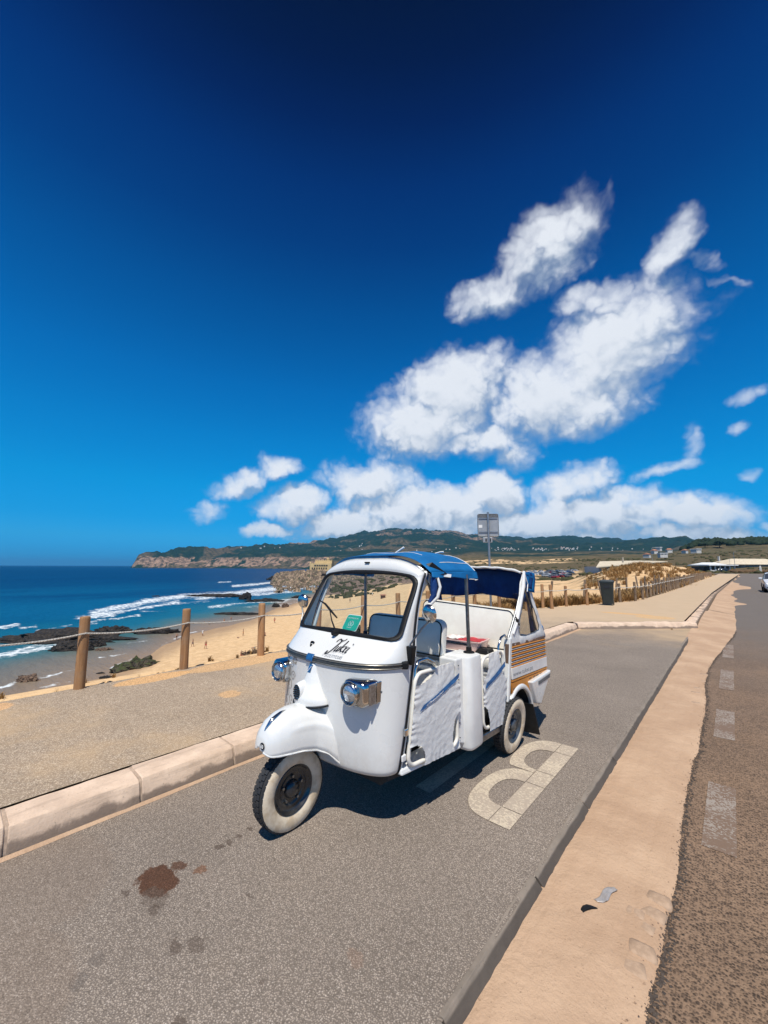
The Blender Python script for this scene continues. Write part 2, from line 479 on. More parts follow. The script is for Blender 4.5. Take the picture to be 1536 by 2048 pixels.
m_walk = aggregate('pavement_asphalt', [(0, (.36, .275, .195)), (.3, (.54, .42, .30)), (.7, (.66, .52, .38)), (1, (.80, .66, .50))], 100, (.30, .22, .15), [(-6.25, 3.6, .30, 1.0, (1.22, .90, .52), .6), (-6.3, 2.2, .20, .5, (1.2, .86, .48), .75), (-4.85, 2.58, .15, .13, (1.15, .84, .50), .55), (-6.35, .5, .2, .25, (1.2, .85, .5), .6), (-5.9, 5.6, .5, .8, (1.2, .88, .5), .6), (-2.0, 15.4, .55, .5, (1.12, .84, .48), .55), (-2.9, 15.9, .8, .25, (1.15, .82, .42), .6)], .4, (.88, 1.08), .8, (.42, .50, .66, (.60, .41, .23), .6), (9.5, 14.5, (.60, .44, .285)))

def sand_mat(name, c, c2, ripples=.3, scale=1.3, wet=False):
    m, t, p = base_mat(name)
    co = coords(t)
    n = t.noise(co, scale, 7, .62); f = t.noise(co, 90, 4, .7)
    col = t.mix(t.smooth(n, .35, .7), rgba(c2), rgba(c))
    col = t.mix(t.smooth(f, .60, .72), col, rgba(tuple(x * .62 for x in c2)))
    t.link(col, p.inputs['Base Color'])
    p.inputs['Roughness'].default_value = .95; p.inputs['Specular IOR Level'].default_value = .15
    tr = t.noise(t.vmath('MULTIPLY', co, (13, .6, 1)), 1.3, 5, .6, .8)
    g = t.math('ADD', t.math('MULTIPLY', tr, .35), t.math('ADD', t.math('MULTIPLY', t.noise(co, 6, 7, .68), 2.2), t.math('MULTIPLY', f, .16)))
    bump(t, p, g, ripples, .03)
    return m
m_sand = sand_mat('drift_sand', (.555, .38, .25), (.45, .295, .19), .5)

def worn_paint(name, c, cut=.47, under=(.23, .195, .165)):
    m, t, p = base_mat(name)
    co = coords(t)
    v = t.new('ShaderNodeTexVoronoi'); v.inputs['Scale'].default_value = 88; t.link(co, v.inputs['Vector'])
    cs = t.new('ShaderNodeSeparateColor'); t.link(v.outputs['Color'], cs.inputs[0])
    n = t.noise(co, 3.2, 6, .65)
    k = t.math('ADD', t.math('MULTIPLY', cs.outputs[0], .38), n)
    pt = t.mix(t.noise(co, 40, 4), rgba(tuple(x * .82 for x in c)), rgba(c))
    t.link(t.mix(t.smooth(k, cut, cut + .16), rgba(under), pt), p.inputs['Base Color'])
    p.inputs['Roughness'].default_value = .85
    bump(t, p, t.math('MULTIPLY', v.outputs['Distance'], -1), .4, .004)
    return m
m_letter = worn_paint('bay_letter_paint', (.60, .50, .37), .66, (.40, .325, .25))
m_dash = worn_paint('road_line_paint', (.34, .285, .235), .66, (.185, .12, .08))

def concrete(name, c, c2, dirt_shade, z0, z1, bstr=.5, zn=.26):
    m, t, p = base_mat(name)
    co = coords(t); geo = t.new('ShaderNodeNewGeometry')
    sp_ = t.new('ShaderNodeSeparateXYZ'); t.link(geo.outputs['Position'], sp_.inputs[0])
    n = t.noise(geo.outputs['Position'], 5, 7, .65); n2 = t.noise(geo.outputs['Position'], 55, 5, .7)
    col = t.mix(t.smooth(n, .35, .68), rgba(c2), rgba(c))
    col = t.mix(t.smooth(n2, .58, .74), col, rgba(tuple(x * .6 for x in c2)))
    st = t.noise(t.vmath('MULTIPLY', geo.outputs['Position'], (14, 1.6, 26)), 1.0, 6, .7)
    col = t.mix(t.math('MULTIPLY', t.smooth(st, .54, .70), .45), col, rgba(tuple(x * .55 for x in c2)))
    col = t.mix(t.math('MULTIPLY', t.smooth(st, .40, .28), .45), col, rgba(tuple(min(.85, x * 1.25) for x in c)))
    h = t.math('ADD', sp_.outputs[2], t.math('MULTIPLY', t.math('SUBTRACT', t.noise(geo.outputs['Position'], 2.2, 6, .7), .5), zn))
    col = t.mix(t.math('MULTIPLY', t.smooth(h, z1, z0), .85), col, t.mix(n2, rgba(tuple(x * .6 for x in dirt_shade)), rgba(dirt_shade)))
    t.link(col, p.inputs['Base Color']); p.inputs['Roughness'].default_value = .9
    bump(t, p, t.math('ADD', n2, t.math('MULTIPLY', n, 1.5)), bstr, .006)
    return m
m_kerb = concrete('kerb_concrete', (.74, .555, .41), (.60, .44, .32), (.225, .165, .125), .045, .080, .7, .20)
m_mortar = PM('old_mortar', (.52, .385, .28), (.34, .25, .185), 14, .95, bmp=.6, bscale=70)
m_kerb2 = concrete('edge_concrete', (.27, .22, .175), (.20, .165, .13), (.085, .068, .055), -.012, -.003, .5, .006)  # side face painted dark in place of its glancing-light shade
m_cobble = PM('cobble_granite', (.46, .315, .21), (.37, .25, .165), 22, .9, bmp=.9, bscale=70, lo=.4, hi=.6)

# ------------------------------------------------------------------ paved ground
def sheet(name, polys, z, mat, kind='structure'):
    b = MB()
    for poly in polys: b.add([(x, y, z if len(q) == 0 else q[0]) for x, y, *q in poly], [tuple(range(len(poly)))])
    return tag(b.obj(name, mat), kind=kind)
sheet('sand_base', [[(-7.0, -9.2), (8, -9.2), (8, 150), (-3, 150), (-3.3, 34), (-6.2, 15)]], -.115, m_sand)
sheet('parking_bay', [[(-3.44, -9), (-1.0, -9), (-1.0, 12.8), (-.80, 14.95), (-1.2, 14.95), (-3.6, 12.6)]], 0, m_bay)
sheet('road', [[(-.93, -9), (7.0, -9), (7.0, 150), (60, 158), (60, 168), (-9, 165), (-3, 140), (-.93, 60)]], -.06, m_road)

# drifted sand along the gutter, tongues reaching onto the carriageway
def sand_edge(y):
    e = -.435 + .035 * (fbm(y * 1.7, 3.3, 4, 5) - .5) * 2 + .05 * (fbm(y * .35, 8, 3, 9) - .5) * 2 - .0012 * max(0, min(y, 26) - 6)
    e += .36 * float(sstep(y, 9, 16))
    for (c, a, w) in [(27, .50, 1.0), (31, .15, 1.3), (35, -.15, 1.2), (50, 1.25, 5), (46.5, .35, 1.2), (60, .55, 4), (84, .4, 9), (112, 1.2, 16)]:
        e += a * math.exp(-((y - c) / w) ** 2)
    return e + (.10 * (fbm(y * .5, 1, 5, 31) - .5) if y > 18 else 0)
ys = [-9 + .25 * k for k in range(36)] + [.05 * k for k in range(180)] + [9 + .1 * k for k in range(118)] + list(np.geomspace(20.7, 140, 150))
b = MB(); vs = []; fs = []
COLS = 30
for i, y in enumerate(ys):
    x0 = -.995 if y < 12.6 else (-1.04 if y < 14.8 else -.93) if y < 20 else (-.86 if y < 33 else -.86 + .0215 * (y - 33)); x1 = sand_edge(y)
    for j in range(COLS):
        s = j / (COLS - 1); x = x0 + (x1 - x0) * s
        h = .006 + .018 * math.sin(math.pi * min(1, s * 1.02)) ** .7 * (.6 + .6 * vnoise(x * 3, y * 2, 4)) + .012 * (1 - s) * (y < 13)
        if 0 < y < 14 and s < .98:
            h += .010 * (fbm(x * 9, y * 7, 4, 12) - .5) - .010 * max(0, vnoise(x * 24, y * 17, 14) - .72)
            # setts lying under the sand show as a row of low bumps, wheel ruts along the middle
            h += .010 * max(0, math.sin(2 * math.pi * y / .115 + 3 * vnoise(y * 2, 1, 3))) * math.exp(-((x + .885) / .05) ** 2) + .007 * max(0, math.sin(2 * math.pi * y / .115 + 2)) * math.exp(-((x + .775) / .04) ** 2)
            h -= .005 * math.exp(-((x + .56 + .02 * math.sin(y * .8)) / .018) ** 2) * (.4 + .6 * vnoise(y * 1.5, 3, 5))
        if y > 12: h += (.066 * float(sstep(y, 12, 13.3)) + .07 * float(sstep(y, 14.6, 17))) * (1 - s) ** 2
        if s > .98: h = .001
        vs.append((x, y, -.06 + h))
for i in range(len(ys) - 1):
    for j in range(COLS - 1): fs.append((i * COLS + j, i * COLS + j + 1, (i + 1) * COLS + j + 1, (i + 1) * COLS + j))
b.add(vs, fs); tag(b.obj('sand_drift', m_sand, smooth=180), kind='structure')

# pavement left, and beyond the bay between the rope fence and the kerb
def walk_left(y):
    w = .07 * (fbm(y * 1.3, .5, 4, 2) - .5)
    return np.interp(y, [-9, 12.6, 16, 22.1, 33, 112, 140], [-6.75, -6.75, -6.0, -3.75, -3.35, -3.0, -2.9]) + w
def walk_right(y):
    return float(np.interp(y, [-9, 12.42, 12.43, 14.75, 33, 118, 140], [-3.752, -3.752, -3.752, -1.255, -1.145, .735, 1.19])) + (.010 * (float(fbm(y * 9, 2, 3, 19)) - .5) * 2 if y < 12.4 else .03)
ys = list(np.arange(-9, 23, .22)) + list(np.geomspace(23.2, 140, 70))
b = MB(); vs = []; fs = []; NC = 14
for y in ys:
    a, c = walk_left(y), walk_right(y)
    for j in range(NC):
        s = j / (NC - 1); x = a + (c - a) * s
        z = .165 + .01 * (fbm(x * 1.1, y * 1.1, 3, 6) - .5) - .05 * sstep(y, 60, 130)
        if j == 0: z -= .05
        vs.append((x, y, float(z)))
for i in range(len(ys) - 1):
    for j in range(NC - 1): fs.append((i * NC + j, i * NC + j + 1, (i + 1) * NC + j + 1, (i + 1) * NC + j))
b.add(vs, fs); tag(b.obj('pavement', m_walk, smooth=180), kind='structure')

# blown sand lying on the pavement
def patch_sheet(name, cx, cy, rx, ry, z, mat, seed, h=.012, n=40):
    b = MB(); ring = []; vs = [(cx, cy, z + h)]
    for q in (.4, .75, 1.0):
        for k in range(n):
            a = 2 * math.pi * k / n; w = q * (1 + (.55 * (fbm(math.cos(a) * 2 + 5, math.sin(a) * 2 + 5, 4, seed) - .5) * 2 if q > .5 else 0))
            vs.append((cx + rx * w * math.cos(a), cy + ry * w * math.sin(a), z + h * (1 - q ** 2) + (.002 if q == 1 else 0)))
    fs = [(0, 1 + k, 1 + (k + 1) % n) for k in range(n)]
    for q in range(2):
        for k in range(n): fs.append((1 + q * n + k, 1 + (q + 1) * n + k, 1 + (q + 1) * n + (k + 1) % n, 1 + q * n + (k + 1) % n))
    b.add(vs, fs); return tag(b.obj(name, mat, smooth=180), kind='structure')
m_sand2 = sand_mat('golden_sand', (.60, .37, .165), (.50, .32, .16), .2, 2.5)

# kerbs: every stone its own piece
def kerb_piece(length, prof, mat_seed):
    b = MB(); n = 16; rings = []
    for i in range(n + 1):
        y = length * i / n
        rings.append([(x + .0075 * (fbm(y * 11, k * 1.3, 3, mat_seed) - .5) * 2, y, z + (.010 * (vnoise(y * 6, k * 2.3 + 9, mat_seed) - .5) if z > 0 else 0)) for k, (x, z) in enumerate(prof)])
    b.loft(rings, True, True); return b
KP = [(.0, -.08), (.0, .004), (-.050, .138), (-.060, .154), (-.074, .160), (-.31, .166), (-.31, -.08)]
kerb = tag(empty('kerb', (-3.43, 0, 0)), kind='structure')
protos = [kerb_piece(.718, KP, s).mesh('kerb_stone', m_kerb, 24) for s in range(4)]
def kerb_stone(parent, me, loc, rz):
    o = bpy.data.objects.new('kerb_stone', me); COL.objects.link(o); o.parent = parent; o.location = loc; o.rotation_euler = (0, 0, rz)
    mm = o.modifiers.new('worn', 'BEVEL'); mm.width = .008; mm.segments = 2; mm.limit_method = 'ANGLE'; mm.angle_limit = R(50)
    return o
mortar = kerb_piece(.022, KP, 9).mesh('mortar_joint', m_mortar, 50)
for k in range(-4, 16):
    kerb_stone(kerb, protos[k % 4], (random.uniform(-.004, .004), .455 + .735 * k, random.uniform(-.004, .003)), R(random.uniform(-.3, .3)))
    o = bpy.data.objects.new('mortar_joint', mortar); COL.objects.link(o); o.parent = kerb; o.location = (-.007, .455 + .735 * k - .018, -.006)
dx, dy = -.95 + 3.43, 14.75 - 12.3
L_ = math.hypot(dx, dy); ang = -math.atan2(dx, dy)
for k in range(5):
    kerb_stone(kerb, protos[k % 4], (dx * k * .205, 12.28 + dy * k * .205, random.uniform(-.005, .003)), ang)
for k in range(58):
    y = 14.72 + k * .735
    x = (-.95 if y < 33 else -.95 + .0215 * (y - 33)) + 3.43
    kerb_stone(kerb, protos[k % 4], (x, y, -.085 - .0010 * k), 0 if y < 33 else -R(1.2))
KP2 = [(.062, -.10), (.060, -.052), (.010, -.008), (.004, -.001), (-.004, .002), (-.026, .002), (-.026, -.1)]
edge = tag(empty('bay_edging', (-1.0, 0, 0)), kind='structure')
protos2 = [kerb_piece(.945, KP2, 20 + s).mesh('edging_stone', m_kerb2, 50) for s in range(3)]
for k in range(-6, 11):
    kerb_stone(edge, protos2[k % 3], (random.uniform(-.004, .004), 2.45 + .957 * k, 0), R(random.uniform(-.25, .25)))

# gutter setts half buried in the drifted sand
gut = tag(empty('gutter_setts', (-.7, 0, -.06)), kind='structure')
setts = []
for s in range(3):
    b = MB(); rings = []
    for (q, z) in ((1.05, -.06), (1.0, .020), (.9, .031), (.5, .035)):
        rings.append([(.058 * q * math.copysign(abs(math.cos(a)) ** .38, math.cos(a)) * (1 + .2 * (vnoise(a * 2, q, s) - .5)), .046 * q * math.copysign(abs(math.sin(a)) ** .38, math.sin(a)), z) for a in [2 * math.pi * k / 14 for k in range(14)]])
    b.loft(rings, True, True); setts.append(b.mesh('sett', m_cobble, 60))
spots = [(-.48, 2.40), (-.50, 2.56), (-.47, 2.68), (-.46, 2.80), (-.85, 2.06), (-.87, 2.18), (-.80, 2.22), (-.86, 2.30), (-.79, 2.10), (-.96 + .1, 3.03), (-.50, 2.28), (-.55, 2.62), (-.88, 1.96), (-.90, 1.86), (-.80, 1.9),
         (-.865, 3.9), (-.86, 4.06)]
spots += [(-.86 + random.uniform(-.03, .03), 4.6 + .17 * k + random.uniform(-.03, .03)) for k in range(0, 34) if random.random() < .62]
spots += [(-.55 + random.uniform(-.03, .03), 5.4 + .17 * k + random.uniform(-.03, .03)) for k in range(0, 22) if random.random() < .4]
for i, (x, y) in enumerate(spots):
    o = bpy.data.objects.new('sett', setts[i % 3]); COL.objects.link(o); o.parent = gut
    o.location = (x + .7, y, random.uniform(-.022, -.011)); o.rotation_euler = (R(random.uniform(-4, 4)), R(random.uniform(-4, 4)), R(random.uniform(-14, 14)))

# ------------------------------------------------------------------ painted letters of the bay: BUS, read from the far end of the bay
def ribbon(b, inner, outer, z):
    n = len(inner)
    b.add([(x, y, z) for x, y in inner] + [(x, y, z) for x, y in outer], [(i, i + 1, n + i + 1, n + i) for i in range(n - 1)])
def quad(b, x0, x1, y0, y1, z):
    b.add([(x0, y0, z), (x1, y0, z), (x1, y1, z), (x0, y1, z)], [(0, 1, 2, 3)])
def letter_obj(b, label):
    o = b.obj('painted_letter', m_letter); tag(o, label, 'road marking', 'letters painted on the bay'); return o
b = MB(); Z = .005
b2 = lambda th, xs, W, yc, H: (xs - W * max(0, math.cos(th)) ** .72, yc + H * math.copysign(abs(math.sin(th)) ** .85, math.sin(th)))
T = [R(-90 + 180 * k / 28) for k in range(29)]
g = .006
for (ya, yb_) in ((2.72, 2.93), (2.93 + g, 3.38), (3.38 + g, 3.62), (3.62 + g, 4.08), (4.08 + g, 4.30)):
    quad(b, -1.425, -1.275, ya, yb_, Z)
for (y0, y1, ia, ib) in ((2.72, 3.56, 2.93, 3.37), (3.46, 4.30, 3.63, 4.07)):
    yc, H = (y0 + y1) / 2, (y1 - y0) / 2
    out = [b2(t_, -1.43, .275, yc, H) for t_ in T]
    inn = [b2(t_, -1.43, .165, (ia + ib) / 2, (ib - ia) / 2) for t_ in T]
    if y0 > 3: out = [(x, max(y, 3.565)) for x, y in out]
    ribbon(b, inn, out, Z)
letter_obj(b, 'large worn white letter B painted on the grey bay surface')
b = MB()
quad(b, -2.06, -1.92, 2.72, 3.75, Z); quad(b, -2.42, -2.28, 2.72, 3.75, Z)
out = [(-2.17 - .25 * math.cos(a), 3.76 + .54 * math.sin(a)) for a in [math.pi * k / 24 for k in range(25)]]
inn = [(-2.17 - .11 * math.cos(a), 3.76 + .32 * math.sin(a)) for a in [math.pi * k / 24 for k in range(25)]]
ribbon(b, inn, out, Z)
letter_obj(b, 'worn white letter U painted on the bay, mostly in the shade under the rickshaw')
b = MB()
path = [(-2.52 - .40 * (1 - (1 + math.cos(a)) / 2), 0) for a in (0,)]
ctr = []
for k in range(41):
    q = k / 40; a = -2.3 + q * 5.5
    ctr.append((-2.72 - .17 * math.sin(2 * math.pi * (q * .94 + .03)) * (1), 2.80 + 1.42 * q - .22 * math.sin(4 * math.pi * q) * .5))
ribbon(b, [(x - .05, y - .08) for x, y in ctr], [(x + .05, y + .08) for x, y in ctr], Z)
letter_obj(b, 'worn white letter S painted on the bay beside the left kerb')
for i, (y0, y1, n_) in enumerate([(3.52, 4.55, 'nearest'), (5.75, 6.85, 'second'), (8.0, 9.5, 'third'), (10.8, 12.6, 'fourth'), (14.4, 16.6, 'fifth'), (18.6, 21.2, 'sixth')]):
    b = MB(); b.bounds((-.315, y0, -.0585), (-.14, y1, -.0555))
    tag(b.obj('road_line', m_dash), f'{n_} faded white dash on the brown road surface beside the sand', 'road marking', 'dashes of the road edge line')

# sand swept against the foot of the kerb, loose chippings where the carriageway breaks off under the sand
b = MB(); vs = []; fs = []
ysl = list(np.arange(-3, 12.3, .06))
for y in ysl:
    w = .012 + .030 * float(fbm(y * 2.3, 1, 4, 71)) ** 1.5 + .05 * float(sstep(y, 7, 12))
    vs += [(-3.432, y, .016), (-3.432 + w * .5, y, .010), (-3.432 + w, y, .0015)]
for i in range(len(ysl) - 1):
    for j in range(2): fs.append((3 * i + j, 3 * i + j + 1, 3 * i + 4 + j, 3 * i + 3 + j))
b.add(vs, fs); tag(b.obj('kerb_sand', m_sand, smooth=180), kind='structure')
def chippings(name, n, place, smin, smax, m, label):
    t0 = np.array([(1, 0, 0), (-1, 0, 0), (0, 1, 0), (0, -1, 0), (0, 0, 1), (0, 0, -.6)], float); f0 = np.array([(0, 2, 4), (2, 1, 4), (1, 3, 4), (3, 0, 4), (2, 0, 5), (1, 2, 5), (3, 1, 5), (0, 3, 5)])
    V_, F_ = [], []
    for i in range(n):
        x, y, z = place(); q = t0 * rng.uniform(.6, 1.3, (6, 1)) * random.uniform(smin, smax); a = random.uniform(0, 6.28)
        q = np.stack([q[:, 0] * math.cos(a) - q[:, 1] * math.sin(a), q[:, 0] * math.sin(a) + q[:, 1] * math.cos(a), q[:, 2] * .7], 1) + np.array([x, y, z]); V_.append(q); F_.append(f0 + 6 * i)
    V_ = np.concatenate(V_); F_ = np.concatenate(F_)
    b = MB(); b.v = [tuple(p) for p in V_]; b.f = [tuple(int(k) for k in f) for f in F_]; b.mi = [0] * len(b.f)
    return tag(b.obj(name, m), label, 'gravel', None, 'stuff')
m_chip = PM('dark_chippings', (.10, .075, .058), (.05, .038, .03), 60, .9)
m_crumb = PM('sand_crumbs', (.40, .26, .165), (.17, .11, .075), 50, .95)
def edge_place():
    y = 1.2 + 14 * random.random() ** 1.8; return float(sand_edge(y)) + random.gauss(.012, .016), y, -.060 + random.uniform(-.001, .004)
chippings('edge_chippings', 3600, edge_place, .0035, .010, m_chip, 'dark loose chippings along the broken edge of the road')
def crumb_place():
    y = 1.0 + 9 * random.random() ** 1.7; s = random.random() ** (1.6 if random.random() < .7 else .8); return -.93 + (sand_edge(y) + .93) * s, y, -.060 + .012
chippings('sand_crumbs', 3600, crumb_place, .002, .0068, m_crumb, 'small crumbs and grit scattered on the drifted sand')
# ------------------------------------------------------------------ land: one height field round the bay, from its edge to the far range
SHORE = [(-2500, 60), (-400, 66), (100, 76), (235, 83), (310, 97.5), (345, 110), (385, 121), (440, 131.5), (500, 144.5), (545, 170), (575, 203), (600, 222), (640, 262), (700, 330), (760, 400), (800, 420)]
def V(r, v): return ('v', r, v)
def Zr(r, z): return ('z', r, z)
FAR_SEA = [Zr(400, -24), Zr(3500, -40), Zr(11000, -60)]
def beach(rs): return [Zr(5, -.2), Zr(6.9, .1), Zr(9, -1.2), Zr(14, -4), Zr(25, -8.5), Zr(45, -12.6), Zr(rs * .8, -15.6), Zr(rs, -16.95), Zr(rs + 25, -18.2), Zr(rs + 90, -22)]
COLSU = {
    -2500: beach(60) + FAR_SEA, -400: beach(66) + FAR_SEA, 100: beach(76) + FAR_SEA, 235: beach(83) + FAR_SEA,
    256: beach(87) + FAR_SEA,
    266: beach(89) + [Zr(400, -24), Zr(3760, -30), V(3830, 1130), V(3950, 1129), V(4100, 1131), Zr(4400, -40), Zr(11000, -60)],
    276: beach(91) + [Zr(400, -24), Zr(3740, -30), V(3830, 1127), V(3950, 1119), V(4200, 1119), Zr(4700, -20), Zr(11000, -60)],
    290: beach(94) + [Zr(400, -24), Zr(3740, -30), V(3800, 1127), V(3920, 1115), V(4300, 1113), Zr(5200, 0), Zr(11000, -60)],
    310: beach(97.5) + [Zr(400, -24), Zr(3740, -30), V(3800, 1127), V(3920, 1116), V(4100, 1111), V(4600, 1109), Zr(5600, 20), Zr(11000, -60)],
    345: beach(110) + [Zr(400, -24), Zr(3700, -30), V(3770, 1128), V(3880, 1116), V(4200, 1108), V(4800, 1104), Zr(6000, 60), Zr(11000, -60)],
    400: beach(124) + [Zr(400, -24), Zr(3600, -30), V(3680, 1129), V(3800, 1118), V(4200, 1107), V(5000, 1101), Zr(7000, 60), Zr(11000, -60)],
    450: beach(133) + [Zr(400, -24), Zr(3500, -30), V(3570, 1130), V(3720, 1119), V(4200, 1108), V(5200, 1100), Zr(7000, 80), Zr(11000, -60)],
    500: beach(144.5) + [Zr(420, -24), Zr(3300, -30), V(3380, 1130), V(3560, 1119), V(4200, 1108), V(5300, 1097), Zr(8000, 100), Zr(11000, -60)],
    560: beach(187) + [Zr(430, -24), Zr(3000, -30), V(3080, 1130), V(3300, 1118), V(4200, 1106), V(5600, 1091), Zr(8000, 150), Zr(11000, -60)],
    620: beach(240) + [Zr(480, -24), Zr(2600, -30), V(2680, 1131), V(2950, 1120), V(4000, 1104), V(6000, 1087), Zr(9000, 150), Zr(11000, -60)],
    665: [Zr(5, -.2), Zr(6.9, .1), Zr(9.5, -.55), Zr(12, -1.5), Zr(25, -5.5), V(60, 1236), V(120, 1221), V(200, 1200), V(300, 1179), V(430, 1160), Zr(700, -9), Zr(1500, 12), V(2600, 1121), V(4000, 1101), V(6300, 1081), Zr(9000, 200), Zr(11000, 0)],
    740: [Zr(5, -.2), Zr(7.4, .1), Zr(10, -.5), Zr(14, -1.4), Zr(25, -3.5), V(60, 1226), V(120, 1208), V(200, 1190), V(300, 1170), V(430, 1152), V(700, 1138), V(1500, 1124), V(2600, 1111), V(4000, 1095), V(7000, 1065), Zr(9500, 250), Zr(11000, 0)],
    795: [Zr(5, -.2), Zr(8.5, .1), Zr(12, -.5), V(30, 1246), V(60, 1222), V(120, 1197), V(200, 1175), V(300, 1160), V(430, 1149), V(700, 1136), V(1500, 1122), V(2600, 1108), V(4000, 1090), V(7200, 1060), Zr(9500, 250), Zr(11000, 0)],
    850: [Zr(5, -.2), Zr(11, .1), Zr(15, -.3), V(35, 1226), V(70, 1200), V(120, 1182), V(200, 1166), V(300, 1154), V(430, 1145), V(700, 1133), V(1500, 1120), V(2600, 1106), V(4000, 1088), V(7200, 1064), Zr(9500, 250), Zr(11000, 0)],
    880: [Zr(5, -.2), Zr(12.5, .1), Zr(16, -.2), V(35, 1218), V(70, 1193), V(150, 1173), V(300, 1152), V(500, 1139), V(900, 1124), V(2000, 1112), V(4000, 1092), V(7300, 1067), Zr(9500, 250), Zr(11000, 0)],
    905: [Zr(5, -.2), Zr(13.5, .1), Zr(17, -.2), V(35, 1212), V(70, 1190), V(150, 1171), V(300, 1152), V(500, 1138), V(900, 1124), V(2000, 1112), V(4000, 1094), V(7300, 1064), Zr(9500, 250), Zr(11000, 0)],
    950: [Zr(5, -.2), Zr(15, .12), Zr(19, -.1), V(35, 1205), V(60, 1186), V(120, 1169), V(240, 1154), V(330, 1146), V(500, 1136), V(900, 1122), V(1500, 1114), V(3000, 1099), V(5000, 1086), V(7500, 1072), Zr(9500, 250), Zr(11000, 0)],
    1040: [Zr(5, -.2), Zr(16.5, .14), Zr(20, 0), V(30, 1202), V(60, 1181), V(120, 1167), V(240, 1154), V(330, 1145), V(500, 1133), V(900, 1122), V(1500, 1114), V(3000, 1100), V(5000, 1088), V(7500, 1078), Zr(9500, 250), Zr(11000, 0)],
    1070: [Zr(5, -.2), Zr(17, .14), Zr(20, 0), V(30, 1200), V(60, 1180), V(120, 1167), V(210, 1157), V(330, 1144), V(500, 1132), V(900, 1121), V(1500, 1113), V(3000, 1100), V(5000, 1090), V(7500, 1081), Zr(9500, 250), Zr(11000, 0)],
    1130: [Zr(5, -.2), Zr(18.2, .14), Zr(21, .05), V(30, 1195), V(55, 1178), V(100, 1167), V(210, 1156), V(330, 1142), V(500, 1131), V(900, 1119), V(1500, 1112), V(3000, 1100), V(5000, 1086), V(7500, 1073), Zr(9500, 250), Zr(11000, 0)],
    1180: [Zr(5, -.2), Zr(19.4, .14), Zr(23, .1), V(32, 1189), V(50, 1170), V(72, 1152), V(120, 1151), V(210, 1146), V(330, 1139), V(500, 1129), V(900, 1117), V(1500, 1110), V(3000, 1101), V(5000, 1092), V(7500, 1080), Zr(9500, 250), Zr(11000, 0)],
    1230: [Zr(5, -.2), Zr(21, .14), Zr(25, .15), V(34, 1183), V(50, 1161), V(66, 1140), V(78, 1137), V(110, 1146), V(200, 1142), V(400, 1131), V(800, 1117), V(1500, 1109), V(3000, 1102), V(5000, 1094), V(7500, 1082), Zr(9500, 250), Zr(11000, 0)],
    1280: [Zr(5, -.2), Zr(22.5, .14), Zr(26, .15), V(36, 1178), V(50, 1157), V(64, 1134), V(78, 1131), Zr(110, -.2), Zr(200, -1.2), V(400, 1130), V(800, 1117), V(1500, 1109), V(3000, 1103), V(7500, 1089), Zr(9500, 250), Zr(11000, 0)],
    1330: [Zr(5, -.2), Zr(25, .14), Zr(30, .15), V(42, 1172), V(56, 1152), V(66, 1133), V(80, 1129.5), Zr(110, -.2), Zr(200, -1), V(400, 1129), V(800, 1115), V(1500, 1106), V(3000, 1103), V(7500, 1084), Zr(9500, 250), Zr(11000, 0)],
    1365: [Zr(5, -.2), Zr(28, .14), Zr(36, .15), V(48, 1166), V(60, 1149), V(74, 1136), V(86, 1135), Zr(110, .1), Zr(200, 0), V(400, 1129), V(800, 1113), V(1500, 1101), V(2500, 1100), V(7500, 1089), Zr(9500, 250), Zr(11000, 0)],
    1400: [Zr(5, -.2), Zr(40, .1), Zr(50, .15), V(64, 1158), V(85, 1148), Zr(120, 0), Zr(240, -.3), V(400, 1128), V(800, 1109), V(1500, 1096), Zr(2600, 90), V(7500, 1094), Zr(9500, 250), Zr(11000, 0)],
    1440: [Zr(5, -.2), Zr(90, .05), Zr(130, 0), Zr(240, -.2), V(350, 1131), V(550, 1115), V(900, 1103), V(1500, 1095), Zr(2600, 80), Zr(9500, 50), Zr(11000, 0)],
    1536: [Zr(5, -.2), Zr(160, -.1), Zr(220, 0), V(300, 1136), V(420, 1124), V(600, 1111), V(900, 1101), V(1500, 1094), Zr(2600, 80), Zr(9500, 50), Zr(11000, 0)],
    2400: [Zr(5, -.2), Zr(160, -.1), Zr(220, .5), Zr(420, 6), Zr(900, 30), Zr(1500, 66), Zr(2600, 80), Zr(9500, 50), Zr(11000, 0)],
}
HOR = lambda u: 1133 + (u - 768) * .0035
RG = np.geomspace(5.2, 10500, 470)
AZ = np.concatenate([np.linspace(azimuth(-2500), azimuth(-200), 60)[:-1], np.linspace(azimuth(-200), azimuth(1700), 620), np.linspace(azimuth(1700), azimuth(2400), 40)[1:], np.linspace(azimuth(2400), R(120), 30)[1:]])
ku = sorted(COLSU); kaz = np.array([azimuth(u) for u in ku])
prof = []
for u in ku:
    rr, zz = [], []
    for k, r, q in COLSU[u]:
        rr.append(r); zz.append(q if k == 'z' else at_r(u, q, r).z)
    prof.append(np.interp(np.log(RG), np.log(rr), zz))
prof = np.array(prof)                       # columns x radii
fi = np.interp(AZ, kaz, np.arange(len(ku)))
i0 = np.clip(np.floor(fi).astype(int), 0, len(ku) - 2); ft = (fi - i0); ft = ft * ft * (3 - 2 * ft) * .6 + ft * .4
ZZ = prof[i0].T * (1 - ft) + prof[i0 + 1].T * ft   # radii x az
XX = RG[:, None] * np.sin(AZ)[None, :]; YY = RG[:, None] * np.cos(AZ)[None, :]
RR = np.repeat(RG[:, None], len(AZ), 1)
uu = np.interp(AZ, [azimuth(k) for k in range(-400, 2000, 10)], list(range(-400, 2000, 10)))
UU = np.repeat(uu[None, :], len(RG), 0)
